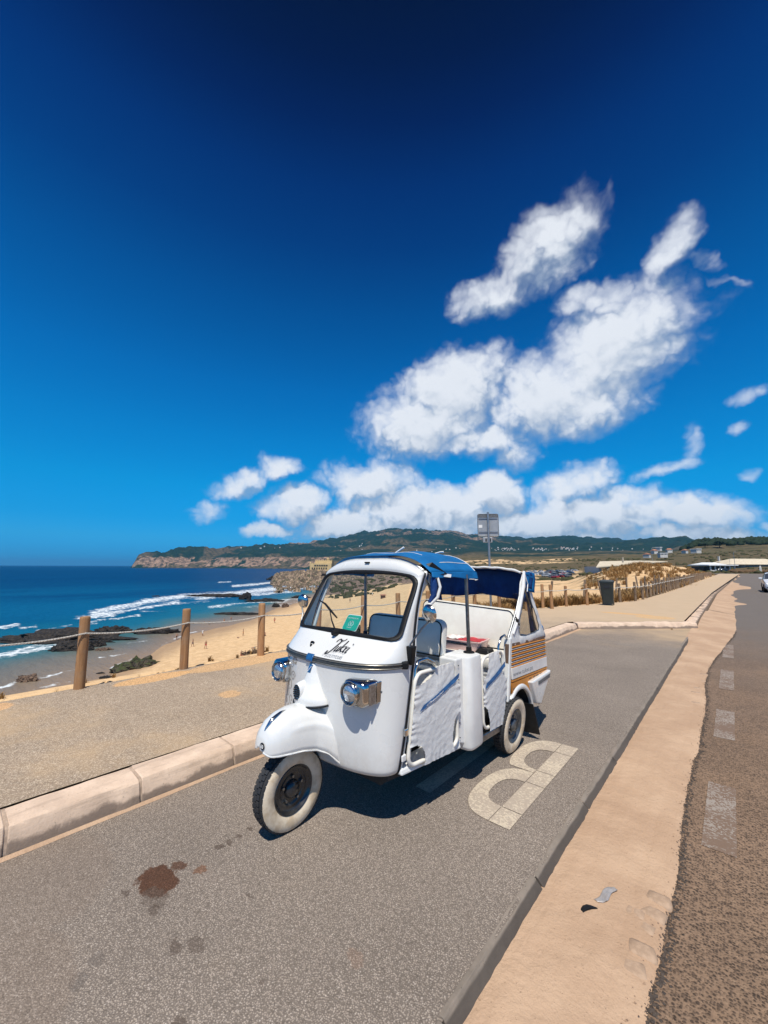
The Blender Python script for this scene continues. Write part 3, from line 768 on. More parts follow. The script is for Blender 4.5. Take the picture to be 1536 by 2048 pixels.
# relief
ZZ += (fbm(XX / 9, YY / 9, 4, 3) - .5) * 1.1 * sstep(RR, 14, 60) * (1 - sstep(RR, 300, 600)) * sstep(ZZ, -16, -12)
ZZ += (fbm(XX / 1.6, YY / 1.6, 3, 8) - .5) * .22 * sstep(RR, 8, 20) * (1 - sstep(RR, 90, 160)) * sstep(ZZ, -17, -14)
ZZ += (ridged(XX / 60, YY / 60, 4, 12) - .6) * 7 * sstep(RR, 450, 1200) * sstep(ZZ, -10, 6)
ZZ += (ridged(XX / 520, YY / 520, 5, 22) - .6) * 170 * sstep(RR, 2600, 4400) * sstep(ZZ, 0, 60)
ZZ += (ridged(XX / 190, YY / 190, 4, 27) - .6) * 48 * sstep(RR, 2600, 4000) * sstep(ZZ, 10, 60)
ZZ += (fbm(XX / 120, YY / 120, 4, 25) - .5) * 22 * sstep(RR, 2400, 3600) * sstep(ZZ, 4, 40)
cliff = sstep(RR, 2400, 2700) * (1 - sstep(RR, 4300, 4700)) * sstep(ZZ, -10, 10) * (1 - sstep(UU, 640, 720))
ZZ += (ridged(XX / 90, YY / 90, 4, 33) - .62) * 34 * cliff
# tree line roughness on the near ridge to the right
ridge = sstep(RR, 1150, 1350) * (1 - sstep(RR, 1750, 2000)) * sstep(UU, 1360, 1410)
ZZ += ridge * (8 + 13 * fbm(XX / 38, YY / 38, 4, 51))
# the paved strip lies above the sand
def wl(y): return np.interp(y, [-9, 12.6, 16, 22.1, 33, 112, 140], [-6.75, -6.75, -6.0, -3.75, -3.35, -3.0, -2.9])
dl = XX - wl(YY)                            # >0 on the paved side
paved = (dl > 0) & (YY < 165) & (XX < 8)
edge_z = .115 - .10 * np.clip(-dl - .25, 0, 3) * .5
near = sstep(-dl, 0, 2.2)
ZZ = np.where((YY < 118) & (XX < 6), np.where(dl > .1, -.22, np.where(RR < 60, ZZ * near + (1 - near) * np.minimum(edge_z, .115), ZZ)), ZZ)
ZZ = np.where(paved, np.minimum(ZZ, -.22), ZZ)
ZZ = np.where((XX > -4) & (YY < 172) & (YY > 110) & (XX < 62), np.minimum(ZZ, -.2), ZZ)
ZZ = np.where((XX > 7) & (YY < 170), np.minimum(ZZ, -.12 + .05 * (XX - 7) * .2), ZZ)
# cover
N1 = fbm(XX / 14, YY / 14, 5, 61); N2 = fbm(XX / 160, YY / 160, 5, 71); N3 = fbm(XX / 4, YY / 4, 4, 81)
sand = np.ones_like(ZZ)
duneR = sstep(UU, 1120, 1200)
sand -= duneR * sstep(N1 + .35 * N3, .72, .86) * (RR < 130)
sand -= duneR * sstep(RR, 95, 125)
mid = sstep(UU, 820, 860) * (1 - duneR)
sand -= mid * sstep(N1, .50, .62) * sstep(RR, 60, 110)
sand -= mid * sstep(RR, 330, 380) * (1 - .9 * sstep(N2 + .2 * N1, .50, .60) * sstep(RR, 520, 620) * (1 - sstep(RR, 900, 1100)))
win = sstep(UU, 620, 660) * (1 - sstep(UU, 820, 860))
sand -= win * sstep(RR + 60 * (N1 - .5), 215, 260)
sand -= sstep(RR, 1000, 1300)
sand = np.clip(sand, 0, 1)
rock = win * sstep(RR + 80 * (N1 - .5), 215, 260) * (1 - sstep(RR, 480, 600)) + cliff * sstep(ridged(XX / 110, YY / 110, 4, 91), .48, .62) * (1 - sstep(ZZ, 45, 105)) 
rock += sstep(RR, 4200, 5200) * sstep(fbm(XX / 420, YY / 420, 5, 95), .50, .60) * .55 * (1 - sstep(UU, 980, 1040))
rock = np.clip(rock, 0, 1)
forest_shade = sstep(RR, 1300, 2600) * sstep(fbm(XX / 420, YY / 360, 5, 101) + .13 * sstep(RR, 3800, 5200) + .14 * sstep(UU, 940, 1040) * sstep(RR, 2600, 3400), .43, .54)
forest_shade = np.maximum(forest_shade, ridge)
forest_shade = np.maximum(forest_shade, sstep(RR, 1150, 1350) * (1 - sstep(RR, 2300, 2600)) * sstep(UU, 930, 1000) * (1 - sstep(UU, 1390, 1400)) * sstep(N2, .42, .52))  # dark wooded band, cloud shade put into the cover as well
forest_shade = np.clip(forest_shade, 0, 1)
wetn = 1 - sstep(ZZ + .9 * (N1 - .5), -16.7, -15.3)

def land_mat():
    m, t, p = base_mat('land_cover')
    co = coords(t)
    sa, ro, fo, we = attr(t, 'sand'), attr(t, 'rock'), attr(t, 'forest_shade'), attr(t, 'wet')
    far = t.smooth(attr(t, 'far'), 0, 1)
    n1 = t.noise(co, .9, 6, .65); n2 = t.noise(co, .035, 8, .65); n3 = t.noise(co, .008, 8, .62)
    nn = t.mix(far, n1, n2)
    sandc = t.mix(t.smooth(n1, .3, .7), rgba((.58, .38, .20)), rgba((.74, .51, .285)))
    sandc = t.mix(t.math('MULTIPLY', we, .8), sandc, t.mix(n1, rgba((.26, .17, .105)), rgba((.36, .24, .15))))
    scrub = t.mix(t.smooth(nn, .36, .64), rgba((.055, .05, .024)), rgba((.17, .122, .066)))
    scrub = t.mix(t.math('MULTIPLY', t.smooth(t.noise(co, .012, 6, .6), .45, .65), far), scrub, rgba((.105, .092, .045)))
    hillc = t.mix(t.smooth(nn, .36, .64), rgba((.030, .036, .026)), rgba((.125, .10, .064)))
    scrub = t.mix(t.smooth(attr(t, 'hill'), 0, 1), scrub, hillc)
    rockc = t.mix(t.smooth(t.mix(far, t.noise(co, .7, 7, .7), n2), .35, .65), rgba((.055, .05, .04)), rgba((.36, .235, .165)))
    forest_shade_c = t.mix(t.smooth(t.noise(co, .05, 6, .7), .35, .68), rgba((.006, .022, .020)), rgba((.020, .046, .032)))  # wood colour painted darker and bluer for cloud shade and distance
    forest_shade_c = t.mix(t.math('MULTIPLY', t.smooth(n3, .54, .70), .5), forest_shade_c, rgba((.075, .075, .045)))
    def soft(w, lo=.25, hi=.75):
        return t.smooth(t.math('ADD', w, t.math('MULTIPLY', t.math('SUBTRACT', nn, .5), .9)), lo, hi)
    col = t.mix(soft(sa), scrub, sandc)
    col = t.mix(soft(fo), col, forest_shade_c)
    col = t.mix(soft(ro), col, rockc)
    t.link(col, p.inputs['Base Color'])
    p.inputs['Roughness'].default_value = .95; p.inputs['Specular IOR Level'].default_value = .12
    bump(t, p, t.math('ADD', t.noise(co, 1.4, 6, .65), t.math('MULTIPLY', t.noise(co, .06, 6, .6), 6)), .5, .35)
    return m
m_land = land_mat()
ksplit = int(np.searchsorted(RG, 900))
at_all = dict(sand=sand, rock=rock, forest_shade=forest_shade, wet=wetn, far=sstep(RR, 250, 900), hill=sstep(RR, 700, 2600))
def part_of(a, b_):
    return {k: v[a:b_] for k, v in at_all.items()}
kp = (ZZ > -26)
def keepq(z): return (z[:-1, :-1] | z[1:, 1:])
hid = ~((dl > 1.2) & (YY < 100) & (XX < 5.5) & (YY > -8))
np_grid_obj('beach_and_dunes', XX[:ksplit + 1], YY[:ksplit + 1], ZZ[:ksplit + 1], m_land, part_of(0, ksplit + 1), keep=keepq(kp[:ksplit + 1] & hid[:ksplit + 1]), kind='structure')
np_grid_obj('hills', XX[ksplit:], YY[ksplit:], ZZ[ksplit:], m_land, part_of(ksplit, None), keep=keepq(kp[ksplit:]), kind='structure')
def land_z(x, y):
    r = math.hypot(x, y); a = math.atan2(x, y)
    i = np.clip(np.interp(math.log(r), np.log(RG), np.arange(len(RG))), 0, len(RG) - 1.001); j = np.clip(np.interp(a, AZ, np.arange(len(AZ))), 0, len(AZ) - 1.001)
    i0_, j0_ = int(i), int(j); fi_, fj_ = i - i0_, j - j0_
    return float((ZZ[i0_, j0_] * (1 - fj_) + ZZ[i0_, j0_ + 1] * fj_) * (1 - fi_) + (ZZ[i0_ + 1, j0_] * (1 - fj_) + ZZ[i0_ + 1, j0_ + 1] * fj_) * fi_)
# ground beyond and under everything, out to the horizon on the land side
b = MB(); b.add([(-40, -60, -.5), (400, -60, -.5), (9000, 0, -.5), (9000, -4000, -.5), (-40, -4000, -.5)], [(0, 1, 2, 3, 4)])
g_ = b.obj('ground', PM('back_ground', (.30, .23, .15), (.2, .16, .1), .2, .95), None); tag(g_, kind='structure')

# ------------------------------------------------------------------ headland of dark broken rock under the fort
az0, az1 = azimuth(536), azimuth(830)
HA = np.linspace(az0, az1, 330); HR = np.geomspace(285, 540, 190)
HX = HR[:, None] * np.sin(HA)[None]; HY = HR[:, None] * np.cos(HA)[None]
hu = np.interp(HA, [azimuth(k) for k in range(500, 900, 5)], list(range(500, 900, 5)))
top = np.array([at_r(u_, v_, 415).z for u_, v_ in zip(hu, np.interp(hu, [536, 545, 560, 600, 625, 670, 720, 780, 830], [1162, 1154, 1149, 1144, 1142, 1141, 1146, 1151, 1158]))])
front = np.interp(hu, [536, 560, 640, 700, 760, 830], [404, 396, 390, 345, 300, 290])
nz = .6 * ridged(HX / 13, HY / 9, 5, 5) + .4 * ridged(HX / 4, HY / 4, 3, 6); nz2 = fbm(HX / 45, HY / 45, 3, 15)
t_ = (HR[:, None] + 14 * (nz2 - .5) - front[None]) / np.interp(hu, [536, 640, 700, 830], [16, 22, 95, 120])[None]
t_ = np.clip(t_, 0, 1); t_ = np.clip(np.floor(t_ * 5 + 1.3 * nz) / 5.6 * .8 + t_ * .2, 0, 1)
HZ = -18.6 + (top[None] + 18.6) * t_ ** .8 + (nz - .6) * 7.5 * np.clip(t_ * 3, 0, 1)
ends = np.minimum(sstep(hu, 536, 552), 1 - sstep(hu, 800, 830))[None] * (1 - sstep(HR, 500, 538))[:, None]
HZ = HZ * ends - 19 * (1 - ends)
def rock_mat(name, c, c2, moss=None, scale=.5, mossn=(.45, .6)):
    m, t, p = base_mat(name)
    co = coords(t)
    n = t.noise(co, scale, 8, .68); v = t.voro(t.vmath('ADD', co, t.vmath('SCALE', t.noise(co, scale, 3, out=1), scale=1 / scale)), scale * 1.6, 'DISTANCE_TO_EDGE')
    col = t.mix(t.smooth(n, .34, .66), rgba(c2), rgba(c))
    col = t.mix(t.smooth(v, .06, 0.0), col, rgba(tuple(x * .3 for x in c2)))
    if moss:
        geo = t.new('ShaderNodeNewGeometry'); s_ = t.new('ShaderNodeSeparateXYZ'); t.link(geo.outputs['Normal'], s_.inputs[0])
        col = t.mix(t.math('MULTIPLY', t.smooth(t.noise(co, scale * 1.5, 6, .6), *mossn), t.smooth(s_.outputs[2], .1, .6)), col, rgba(moss))
    t.link(col, p.inputs['Base Color']); p.inputs['Roughness'].default_value = .85
    bump(t, p, t.math('ADD', n, t.math('MULTIPLY', t.smooth(v, 0, .2), .5)), .9, .6 / scale * .3)
    return m
m_head = rock_mat('headland_rock', (.40, .285, .19), (.075, .055, .04), (.07, .07, .035), .22, (.52, .62))
np_grid_obj('rock_headland', HX, HY, HZ, m_head, keep=keepq(HZ > -18.8), smooth=False, kind='structure')

# ------------------------------------------------------------------ sea
SA = np.concatenate([np.linspace(azimuth(-2500), azimuth(-60), 50)[:-1], np.linspace(azimuth(-60), azimuth(860), 520)])
SR = np.concatenate([np.geomspace(52, 1200, 420), np.geomspace(1250, 60000, 60)])
SX = SR[:, None] * np.sin(SA)[None]; SY = SR[:, None] * np.cos(SA)[None]
su = np.interp(SA, [azimuth(k) for k in range(-2500, 900, 10)], list(range(-2500, 900, 10)))
rs = np.interp(su, [s[0] for s in SHORE], [s[1] for s in SHORE])
cosr = np.cos(SA + YAW)                      # forward share of the distance
SV = HOR(su)[None] + 780 * (CAM_H - SEA_Z) / (SR[:, None] * cosr[None])   # how far below the horizon each place is seen
SU = np.repeat(su[None], len(SR), 0)
s_off = SR[:, None] - rs[None] + 16 * (fbm(SX / 30, SY / 30, 4, 7) - .5)
SZ = SEA_Z + np.zeros_like(SX)
foam = np.zeros_like(SX)
FOAM = [([(200, 1224), (240, 1214), (300, 1201), (380, 1191), (470, 1186), (540, 1178), (620, 1172)], 6.0, 1.0), ([(170, 1232), (235, 1224), (300, 1212), (360, 1203)], 4.0, .95),
        ([(470, 1171), (515, 1168), (560, 1163), (640, 1160)], 2.6, 1.0), ([(400, 1196), (450, 1192), (520, 1187), (590, 1182)], 3.0, .9), ([(425, 1212), (480, 1206), (545, 1202), (600, 1197)], 2.2, .8),
        ([(0, 1252), (25, 1249), (46, 1244)], 4.0, 1.0), ([(58, 1250), (84, 1247)], 2.5, .9), ([(90, 1256), (155, 1247)], 2.2, .6), ([(185, 1243), (235, 1236), (285, 1229)], 2.6, .8), ([(205, 1232), (235, 1226)], 2.5, .9),
        ([(0, 1306), (50, 1298), (95, 1290), (130, 1284)], 6.0, .95), ([(60, 1292), (110, 1283)], 5, .8), ([(108, 1344), (150, 1335), (195, 1322)], 2.5, .8), ([(0, 1372), (18, 1367)], 4, .9), ([(0, 1337), (14, 1333)], 2.5, .7),
        ([(218, 1309), (268, 1298)], 2.2, .65), ([(270, 1283), (305, 1278)], 1.8, .6), ([(34, 1362), (60, 1352)], 3.0, .9), ([(300, 1270), (370, 1259)], 1.6, .4), ([(290, 1221), (330, 1222)], 2.0, .7), ([(340, 1206), (420, 1200)], 2.5, .55),
        ([(440, 1164), (462, 1163)], 1.5, .8), ([(490, 1214), (560, 1207), (610, 1203)], 1.5, .6), ([(212, 1352), (232, 1346)], 3, .8), ([(560, 1166), (640, 1167), (760, 1166)], 2.5, .8)]
wob = (fbm(SX / 11, SY / 11, 4, 44) - .5)
for pts, w, a in FOAM:
    d = np.full_like(SX, 1e9)
    for (u0_, v0_), (u1_, v1_) in zip(pts[:-1], pts[1:]):
        du, dv = u1_ - u0_, v1_ - v0_
        tt = np.clip(((SU - u0_) * du + (SV - v0_) * dv) / (du * du + dv * dv), 0, 1)
        # distances across the crest are what matters: along it the streak runs out softly
        dd = np.hypot((SU - u0_ - tt * du) * .35, (SV + wob * 7 * np.clip((SV - 1140) / 60, .2, 1.6) - v0_ - tt * dv))
        d = np.minimum(d, dd)
    foam = np.maximum(foam, a * np.exp(-(d / w) ** 2))
foam = np.maximum(foam, .65 * np.exp(-((s_off - 2) / 1.6) ** 2) * (fbm(SX / 5, SY / 5, 3, 55) > .5))
SZ += .35 * foam * sstep(SR, 110, 200)[:, None]
def sea_mat():
    m, t, p = base_mat('sea_water')
    co = coords(t)
    fo, so, dp = attr(t, 'foam'), attr(t, 'shore'), attr(t, 'deep')
    st = t.vmath('MULTIPLY', co, (.045, .10, 1))
    nb = t.noise(st, .55, 5, .6)
    so2 = t.math('ADD', so, t.math('MULTIPLY', t.math('SUBTRACT', nb, .5), .22))
    deep = t.mix(dp, rgba((.003, .085, .185)), rgba((.0012, .026, .090)))
    deep = t.mix(t.smooth(t.noise(t.vmath('MULTIPLY', co, (.010, .004, 1)), 1.0, 5, .6), .45, .66), deep, rgba((.0015, .034, .108)))
    col = t.ramp(so2, [(0, (.27, .19, .125)), (.10, (.215, .17, .125)), (.20, (.15, .145, .12)), (.31, (.055, .135, .145)), (.45, (.010, .118, .185)), (.75, (.004, .092, .170)), (1, (.003, .085, .185))])
    col = t.mix(t.smooth(so2, .6, 1.0), col, deep)
    fn = t.noise(co, .35, 8, .68); fn2 = t.noise(t.vmath('MULTIPLY', co, (1, 1, 1)), 1.6, 5, .65)
    lace = t.smooth(t.voro(t.vmath('ADD', co, t.vmath('SCALE', t.noise(co, .5, 3, out=1), scale=1.6)), .42, 'DISTANCE_TO_EDGE'), .22, .0)
    fo = t.math('MULTIPLY_ADD', lace, t.math('MULTIPLY', fo, .45), t.math('MULTIPLY', fo, .72))
    f = t.math('ADD', fo, t.math('ADD', t.math('MULTIPLY', t.math('SUBTRACT', fn, .5), 2.2), t.math('MULTIPLY', t.math('SUBTRACT', fn2, .5), .7)))
    fm = t.math('MULTIPLY', t.smooth(f, .42, 1.05), t.smooth(fo, .02, .2))
    col = t.mix(fm, col, rgba((.70, .745, .76)))
    t.link(col, p.inputs['Base Color'])
    t.link(t.math('MULTIPLY_ADD', fm, .5, .38), p.inputs['Roughness'])
    p.inputs['IOR'].default_value = 1.33; p.inputs['Specular IOR Level'].default_value = .10
    h = t.math('ADD', t.math('MULTIPLY', t.noise(t.vmath('MULTIPLY', co, (.12, .30, 1)), 1.2, 7, .62), 1.0), t.math('MULTIPLY', t.noise(t.vmath('MULTIPLY', co, (.018, .05, 1)), 1, 5, .6), 5))
    bump(t, p, h, .55, .9)
    return m
np_grid_obj('sea', SX, SY, SZ, sea_mat(), dict(foam=foam, shore=np.clip(s_off / 130, 0, 1), deep=sstep(SR, 180, 650)[:, None] + 0 * SX), kind='structure')
b = MB(); b.add([(-70000, -70000, -62), (20000, -70000, -62), (20000, 70000, -62), (-70000, 70000, -62)], [(0, 1, 2, 3)])
tag(b.obj('sea_bed', PM('sea_floor', (.004, .03, .08), (.003, .02, .06), .001, .4), None), kind='structure')
# ------------------------------------------------------------------ materials of the vehicle
m_white = PM('white_paint', (.755, .75, .715), (.72, .715, .685), 3, .28, coat=.7, spec=.5, rvar=.08)
def dust(m, c=(.46, .37, .28), z1=.62, amt=.38):
    t = NT(m.node_tree); p = t.n['Principled BSDF']; old = p.inputs['Base Color'].links[0].from_socket
    co = coords(t); s_ = t.new('ShaderNodeSeparateXYZ'); t.link(co, s_.inputs[0])
    h = t.math('ADD', s_.outputs[2], t.math('MULTIPLY', t.math('SUBTRACT', t.noise(co, 6, 7, .7), .5), .55))
    k = t.math('MULTIPLY', t.smooth(h, z1, .22), amt)
    k = t.math('ADD', k, t.math('MULTIPLY', t.smooth(t.noise(t.vmath('MULTIPLY', co, (30, 30, 3)), 1.2, 5, .7), .62, .74), .10))
    t.link(t.mix(k, old, rgba(c)), p.inputs['Base Color'])
dust(m_white)
m_white2 = PM('white_panel_paint', (.80, .79, .755), (.70, .69, .66), 5, .38, coat=.3)
m_cream = PM('cream_vinyl', (.80, .77, .69), (.74, .70, .62), 7, .45, bmp=.15, bscale=220)
m_rubber = PM('black_rubber', (.007, .007, .008), (.012, .012, .012), 20, .5, spec=.25)
m_chrome = PM('chrome', (.66, .655, .64), (.50, .495, .48), 14, .17, 1.0, rvar=.1)
m_steel = PM('brushed_steel', (.30, .31, .32), (.20, .205, .21), 18, .34, 1.0)
m_grey = PM('grey_plastic', (.16, .165, .17), (.10, .105, .11), 20, .5)
m_dark = PM('dark_underbody', (.018, .018, .02), (.03, .028, .026), 9, .8)
m_trim = PM('trim_dark', (.05, .05, .048), (.09, .085, .075), 30, .4, .3)
m_brass = PM('trim_line', (.42, .38, .30), (.30, .27, .22), 30, .35, .8)
m_orange = PM('orange_paint', (.68, .27, .035), (.56, .21, .03), 9, .45)
m_brown = PM('brown_recess', (.20, .13, .085), (.12, .075, .05), 12, .6)
m_tread = PM('tyre_rubber', (.020, .022, .026), (.035, .034, .034), 25, .75)
m_wwall = PM('whitewall', (.74, .62, .46), (.58, .45, .30), 11, .7, bmp=.25, bscale=70, lo=.38, hi=.58)
m_rim = PM('black_wheel_paint', (.018, .020, .026), (.045, .043, .04), 12, .28, .2, coat=.5)
m_rim2 = PM('grey_wheel_paint', (.13, .14, .15), (.07, .075, .08), 12, .35, .5)
m_lens = PM('lamp_glass', (.62, .66, .70), (.40, .45, .50), 40, .06, .75)
m_amber = PM('side_lamp_lens', (.30, .26, .22), (.18, .15, .13), 60, .12, .3, coat=1)
m_blueb = PM('blue_badge', (.02, .10, .26), (.03, .14, .33), 30, .3, .2, coat=.6)
m_ink = PM('black_lettering', (.012, .014, .018), None, 30, .5)
m_inkgrey = PM('grey_print', (.22, .23, .25), (.28, .29, .30), 40, .5)
m_inkpale = PM('pale_print', (.58, .57, .55), (.52, .51, .49), 40, .5)
m_inkwhite = PM('white_lettering', (.82, .82, .80), None, 30, .5)
m_green = PM('green_sticker', (.015, .32, .22), (.02, .36, .25), 20, .5)
m_stripe = PM('blue_stripe_print', (.018, .10, .27), (.03, .15, .36), 24, .5)
m_red = PM('red_cloth', (.55, .04, .05), (.38, .03, .04), 14, .8)
m_pink = PM('pale_pink_plastic', (.70, .50, .46), (.62, .42, .39), 10, .45)

def fabric(name, c, c2, trans=.25, scale=6, wr=.6):
    m, t, p = base_mat(name)
    co = coords(t)
    n = t.noise(co, scale, 5, .6)
    col = t.mix(t.smooth(n, .35, .65), rgba(c2), rgba(c))
    t.link(col, p.inputs['Base Color']); p.inputs['Roughness'].default_value = .72; p.inputs['Specular IOR Level'].default_value = .3
    w = t.noise(co, 26, 5, .6, .6)
    bump(t, p, t.math('ADD', w, t.math('MULTIPLY', t.noise(co, 420, 1), .05)), wr, .012)
    tr = t.new('ShaderNodeBsdfTranslucent'); t.link(col, tr.inputs[0])
    mx = t.new('ShaderNodeMixShader'); mx.inputs[0].default_value = trans
    t.link(p.outputs[0], mx.inputs[1]); t.link(tr.outputs[0], mx.inputs[2])
    t.link(mx.outputs[0], t.n['Material Output'].inputs[0])
    return m
m_blue = fabric('blue_canvas', (.010, .20, .50), (.008, .16, .42), .30, 5, .5)
m_navy = fabric('navy_canvas', (.008, .055, .22), (.006, .035, .15), .12, 7, .8)
m_wcanvas = fabric('white_canvas', (.84, .83, .80), (.78, .77, .745), .18, 9, .35)

def glass(name, tint=(.86, .93, .95), refl=.05):
    m = bpy.data.materials.new(name); m.use_nodes = True
    t = NT(m.node_tree); t.n.remove(t.n['Principled BSDF'])
    tr = t.new('ShaderNodeBsdfTransparent'); tr.inputs[0].default_value = rgba(tint)
    gl = t.new('ShaderNodeBsdfGlossy'); gl.inputs['Roughness'].default_value = .02
    lw = t.new('ShaderNodeLayerWeight'); lw.inputs[0].default_value = .5
    n = t.noise(coords(t), 3, 4)
    mx = t.new('ShaderNodeMixShader'); t.link(t.math('MULTIPLY', t.math('ADD', t.math('MULTIPLY_ADD', t.math('POWER', lw.outputs['Facing'], 4.0), .55, .035), t.math('MULTIPLY', t.smooth(n, .5, .8), .015)), .9), mx.inputs[0])
    t.link(tr.outputs[0], mx.inputs[1]); t.link(gl.outputs[0], mx.inputs[2])
    t.link(mx.outputs[0], t.n['Material Output'].inputs[0])
    return m
m_glass = glass('windscreen_glass')
m_vinyl = glass('clear_vinyl', (.80, .80, .78))

# ------------------------------------------------------------------ the three-wheeler: x across (its left side +), y along the road, origin under its front wheel
OFF = (0, 1.75, 0)
VX = -2.42
cart = empty('auto_rickshaw', (VX, 1.75, 0))
tag(cart, 'white three-wheeled open taxi with blue canvas roof and whitewall tyres, parked in the marked bay', 'auto rickshaw')
def B(): return MB(OFF)

# cab skin: rows from sill to roof: z centre, z side, y centre front, y rear edge, half width, roundness
ROWS = [(.352, .352, 2.03, 2.215, .555, 2.3), (.355, .355, 2.00, 2.21, .58, 2.3), (.375, .375, 1.975, 2.208, .598, 2.3), (.42, .42, 1.962, 2.213, .608, 2.3), (.60, .60, 1.945, 2.25, .620, 2.3), (.80, .80, 1.937, 2.29, .624, 2.3),
        (1.00, 1.00, 1.935, 2.332, .624, 2.35), (1.045, 1.045, 1.935, 2.342, .624, 2.4), (1.075, 1.075, 1.945, 2.348, .623, 2.45), (1.10, 1.10, 1.985, 2.353, .621, 2.6), (1.15, 1.145, 2.075, 2.362, .617, 3.0), (1.195, 1.188, 2.150, 2.372, .612, 3.6),
        (1.225, 1.215, 2.185, 2.378, .608, 4.0), (1.30, 1.287, 2.240, 2.396, .602, 4.2), (1.45, 1.43, 2.345, 2.44, .592, 4.4), (1.60, 1.565, 2.445, 2.50, .582, 4.6), (1.690, 1.648, 2.492, 2.542, .580, 4.6),
        (1.715, 1.668, 2.496, 2.555, .579, 4.4), (1.738, 1.684, 2.494, 2.565, .578, 4.0), (1.768, 1.694, 2.502, 2.575, .575, 3.6), (1.797, 1.702, 2.520, 2.585, .570, 3.2), (1.813, 1.707, 2.550, 2.60, .560, 3.0), (1.820, 1.710, 2.585, 2.62, .552, 2.6), (1.822, 1.712, 2.635, 2.65, .548, 2.4)]
RA = np.array(ROWS)
def row_at(v):
    i = min(max(int(v), 0), len(ROWS) - 2); f = v - i
    p0, p1, p2, p3 = RA[max(i - 1, 0)], RA[i], RA[i + 1], RA[min(i + 2, len(ROWS) - 1)]
    return p1 + .5 * f * (p2 - p0 + f * (2 * p0 - 5 * p1 + 4 * p2 - p3 + f * (3 * (p1 - p2) + p3 - p0)))
_cache = {}
def plan(v):
    k = round(v, 4)
    if k in _cache: return _cache[k]
    zc, zs, yc, yr, w, n = row_at(v)
    a = np.linspace(-math.pi / 2, math.pi / 2, 721); s_, c_ = np.sin(a), np.clip(np.cos(a), 0, 1)
    x = w * np.sign(s_) * np.abs(s_) ** (2 / n); y = yr - (yr - yc) * c_ ** (2 / n)
    d = np.concatenate([[0], np.cumsum(np.hypot(np.diff(x), np.diff(y)))]); d = d / d[-1] * 2 - 1
    z = zs + (zc - zs) * (1 - np.clip(np.abs(x / w), 0, 1) ** np.interp(zc, [1.68, 1.76], [2.2, 3.6]))
    _cache[k] = (d, x, y, z); return _cache[k]
def cab(u, v, out=0.0):
    d, x, y, z = plan(v)
    p = np.array([np.interp(u, d, q) for q in (x, y, z)])
    if out:
        e = .01
        du = np.array([np.interp(min(u + e, 1), d, q) - np.interp(max(u - e, -1), d, q) for q in (x, y, z)])
        d2, x2, y2, z2 = plan(min(v + .05, len(ROWS) - 1)); d3, x3, y3, z3 = plan(max(v - .05, 0))
        dv = np.array([np.interp(u, d2, q) for q in (x2, y2, z2)]) - np.array([np.interp(u, d3, q) for q in (x3, y3, z3)])
        nn = np.cross(du, dv); nn /= np.linalg.norm(nn) + 1e-12
        if nn[1] > 0 and abs(nn[1]) > abs(nn[2]): nn = -nn
        p = p + nn * out
    return p
def v_for_z(z):   # row where the centre height is z
    return float(np.interp(z, RA[:, 0], np.arange(len(ROWS))))
def u_for_x(x, v):
    d, xs, ys, zs = plan(v); return float(np.interp(x, xs, d))
ZB, ZT = 1.232, 1.700
VB, VT = v_for_z(ZB), v_for_z(ZT)       # bottom and top of the windscreen opening
def ws_x(v): return np.interp(v, [VB, VT], [.578, .545])
def ws_dist(u, v):   # signed distance (metres, roughly) inside the rounded opening
    vv = min(max(v, VB), VT)
    hw = ws_x(vv); x = float(np.interp(u, plan(v)[0], plan(v)[1]))
    zc = float(np.interp(v, np.arange(len(ROWS)), RA[:, 0])); H = (ZT - ZB) / 2 * 1.22; hz = (zc - (ZT + ZB) / 2) * 1.22
    r = .075; qx, qz = abs(x) - (hw - r), abs(hz) - (H - r)
    return -(math.hypot(max(qx, 0), max(qz, 0)) + min(max(qx, qz), 0) - r)
us = list(np.linspace(-1, 1, 129)); vs_ = list(np.concatenate([np.linspace(0, 12, 50), np.linspace(12.2, 17, 52), np.linspace(17.15, len(ROWS) - 1, 30)]))
b = B().grid(lambda u, v: cab(u, v), us, vs_, lambda u, v: ws_dist(u, v) < .004)
body = b.obj('cab_body', m_white, cart, smooth=40, solid=.022, soff=-1)
# windscreen glass and its black rubber seal
b = B().grid(lambda u, v: cab(u, v, -.004), us[10:-10:2], [v for v in vs_ if VB - .3 < v < VT + .3], lambda u, v: ws_dist(u, v) > -.012)
b.obj('windscreen', m_glass, cart, smooth=60)
loop = []
def seal_pt(k, n=120):
    a = 2 * math.pi * k / n
    # walk the rounded outline by bisection from the centre
    cx_, cz_ = math.cos(a), math.sin(a)
    lo, hi = 0, 1.2
    for _ in range(26):
        q = (lo + hi) / 2
        zc = (ZT + ZB) / 2 + cz_ * q * .30; v = v_for_z(min(max(zc, 1.15), 1.76)); u = u_for_x(cx_ * q * .60, v)
        if ws_dist(u, v) > 0: lo = q
        else: hi = q
    zc = (ZT + ZB) / 2 + cz_ * lo * .30; v = v_for_z(zc)
    return u_for_x(cx_ * lo * .60, v), v
sp_ = [seal_pt(k) for k in range(120)]
rings = []
C_ = np.array([0, 2.34, 1.457])
for (u, v) in sp_:
    p = cab(u, v); pc = p - C_; pin = p - pc / np.linalg.norm(pc) * .026; pout = p + pc / np.linalg.norm(pc) * .022
    nrm = cab(u, v, .01) - p; nrm /= np.linalg.norm(nrm)
    rings.append([tuple(pin + nrm * .002), tuple(pin * .6 + p * .4 + nrm * .012), tuple(p + nrm * .016), tuple(pout * .8 + p * .2 + nrm * .010), tuple(pout + nrm * .001), tuple(p - nrm * .012)])
rings.append(rings[0])
B().loft(rings, True).obj('windscreen_seal', m_rubber, cart, smooth=50)
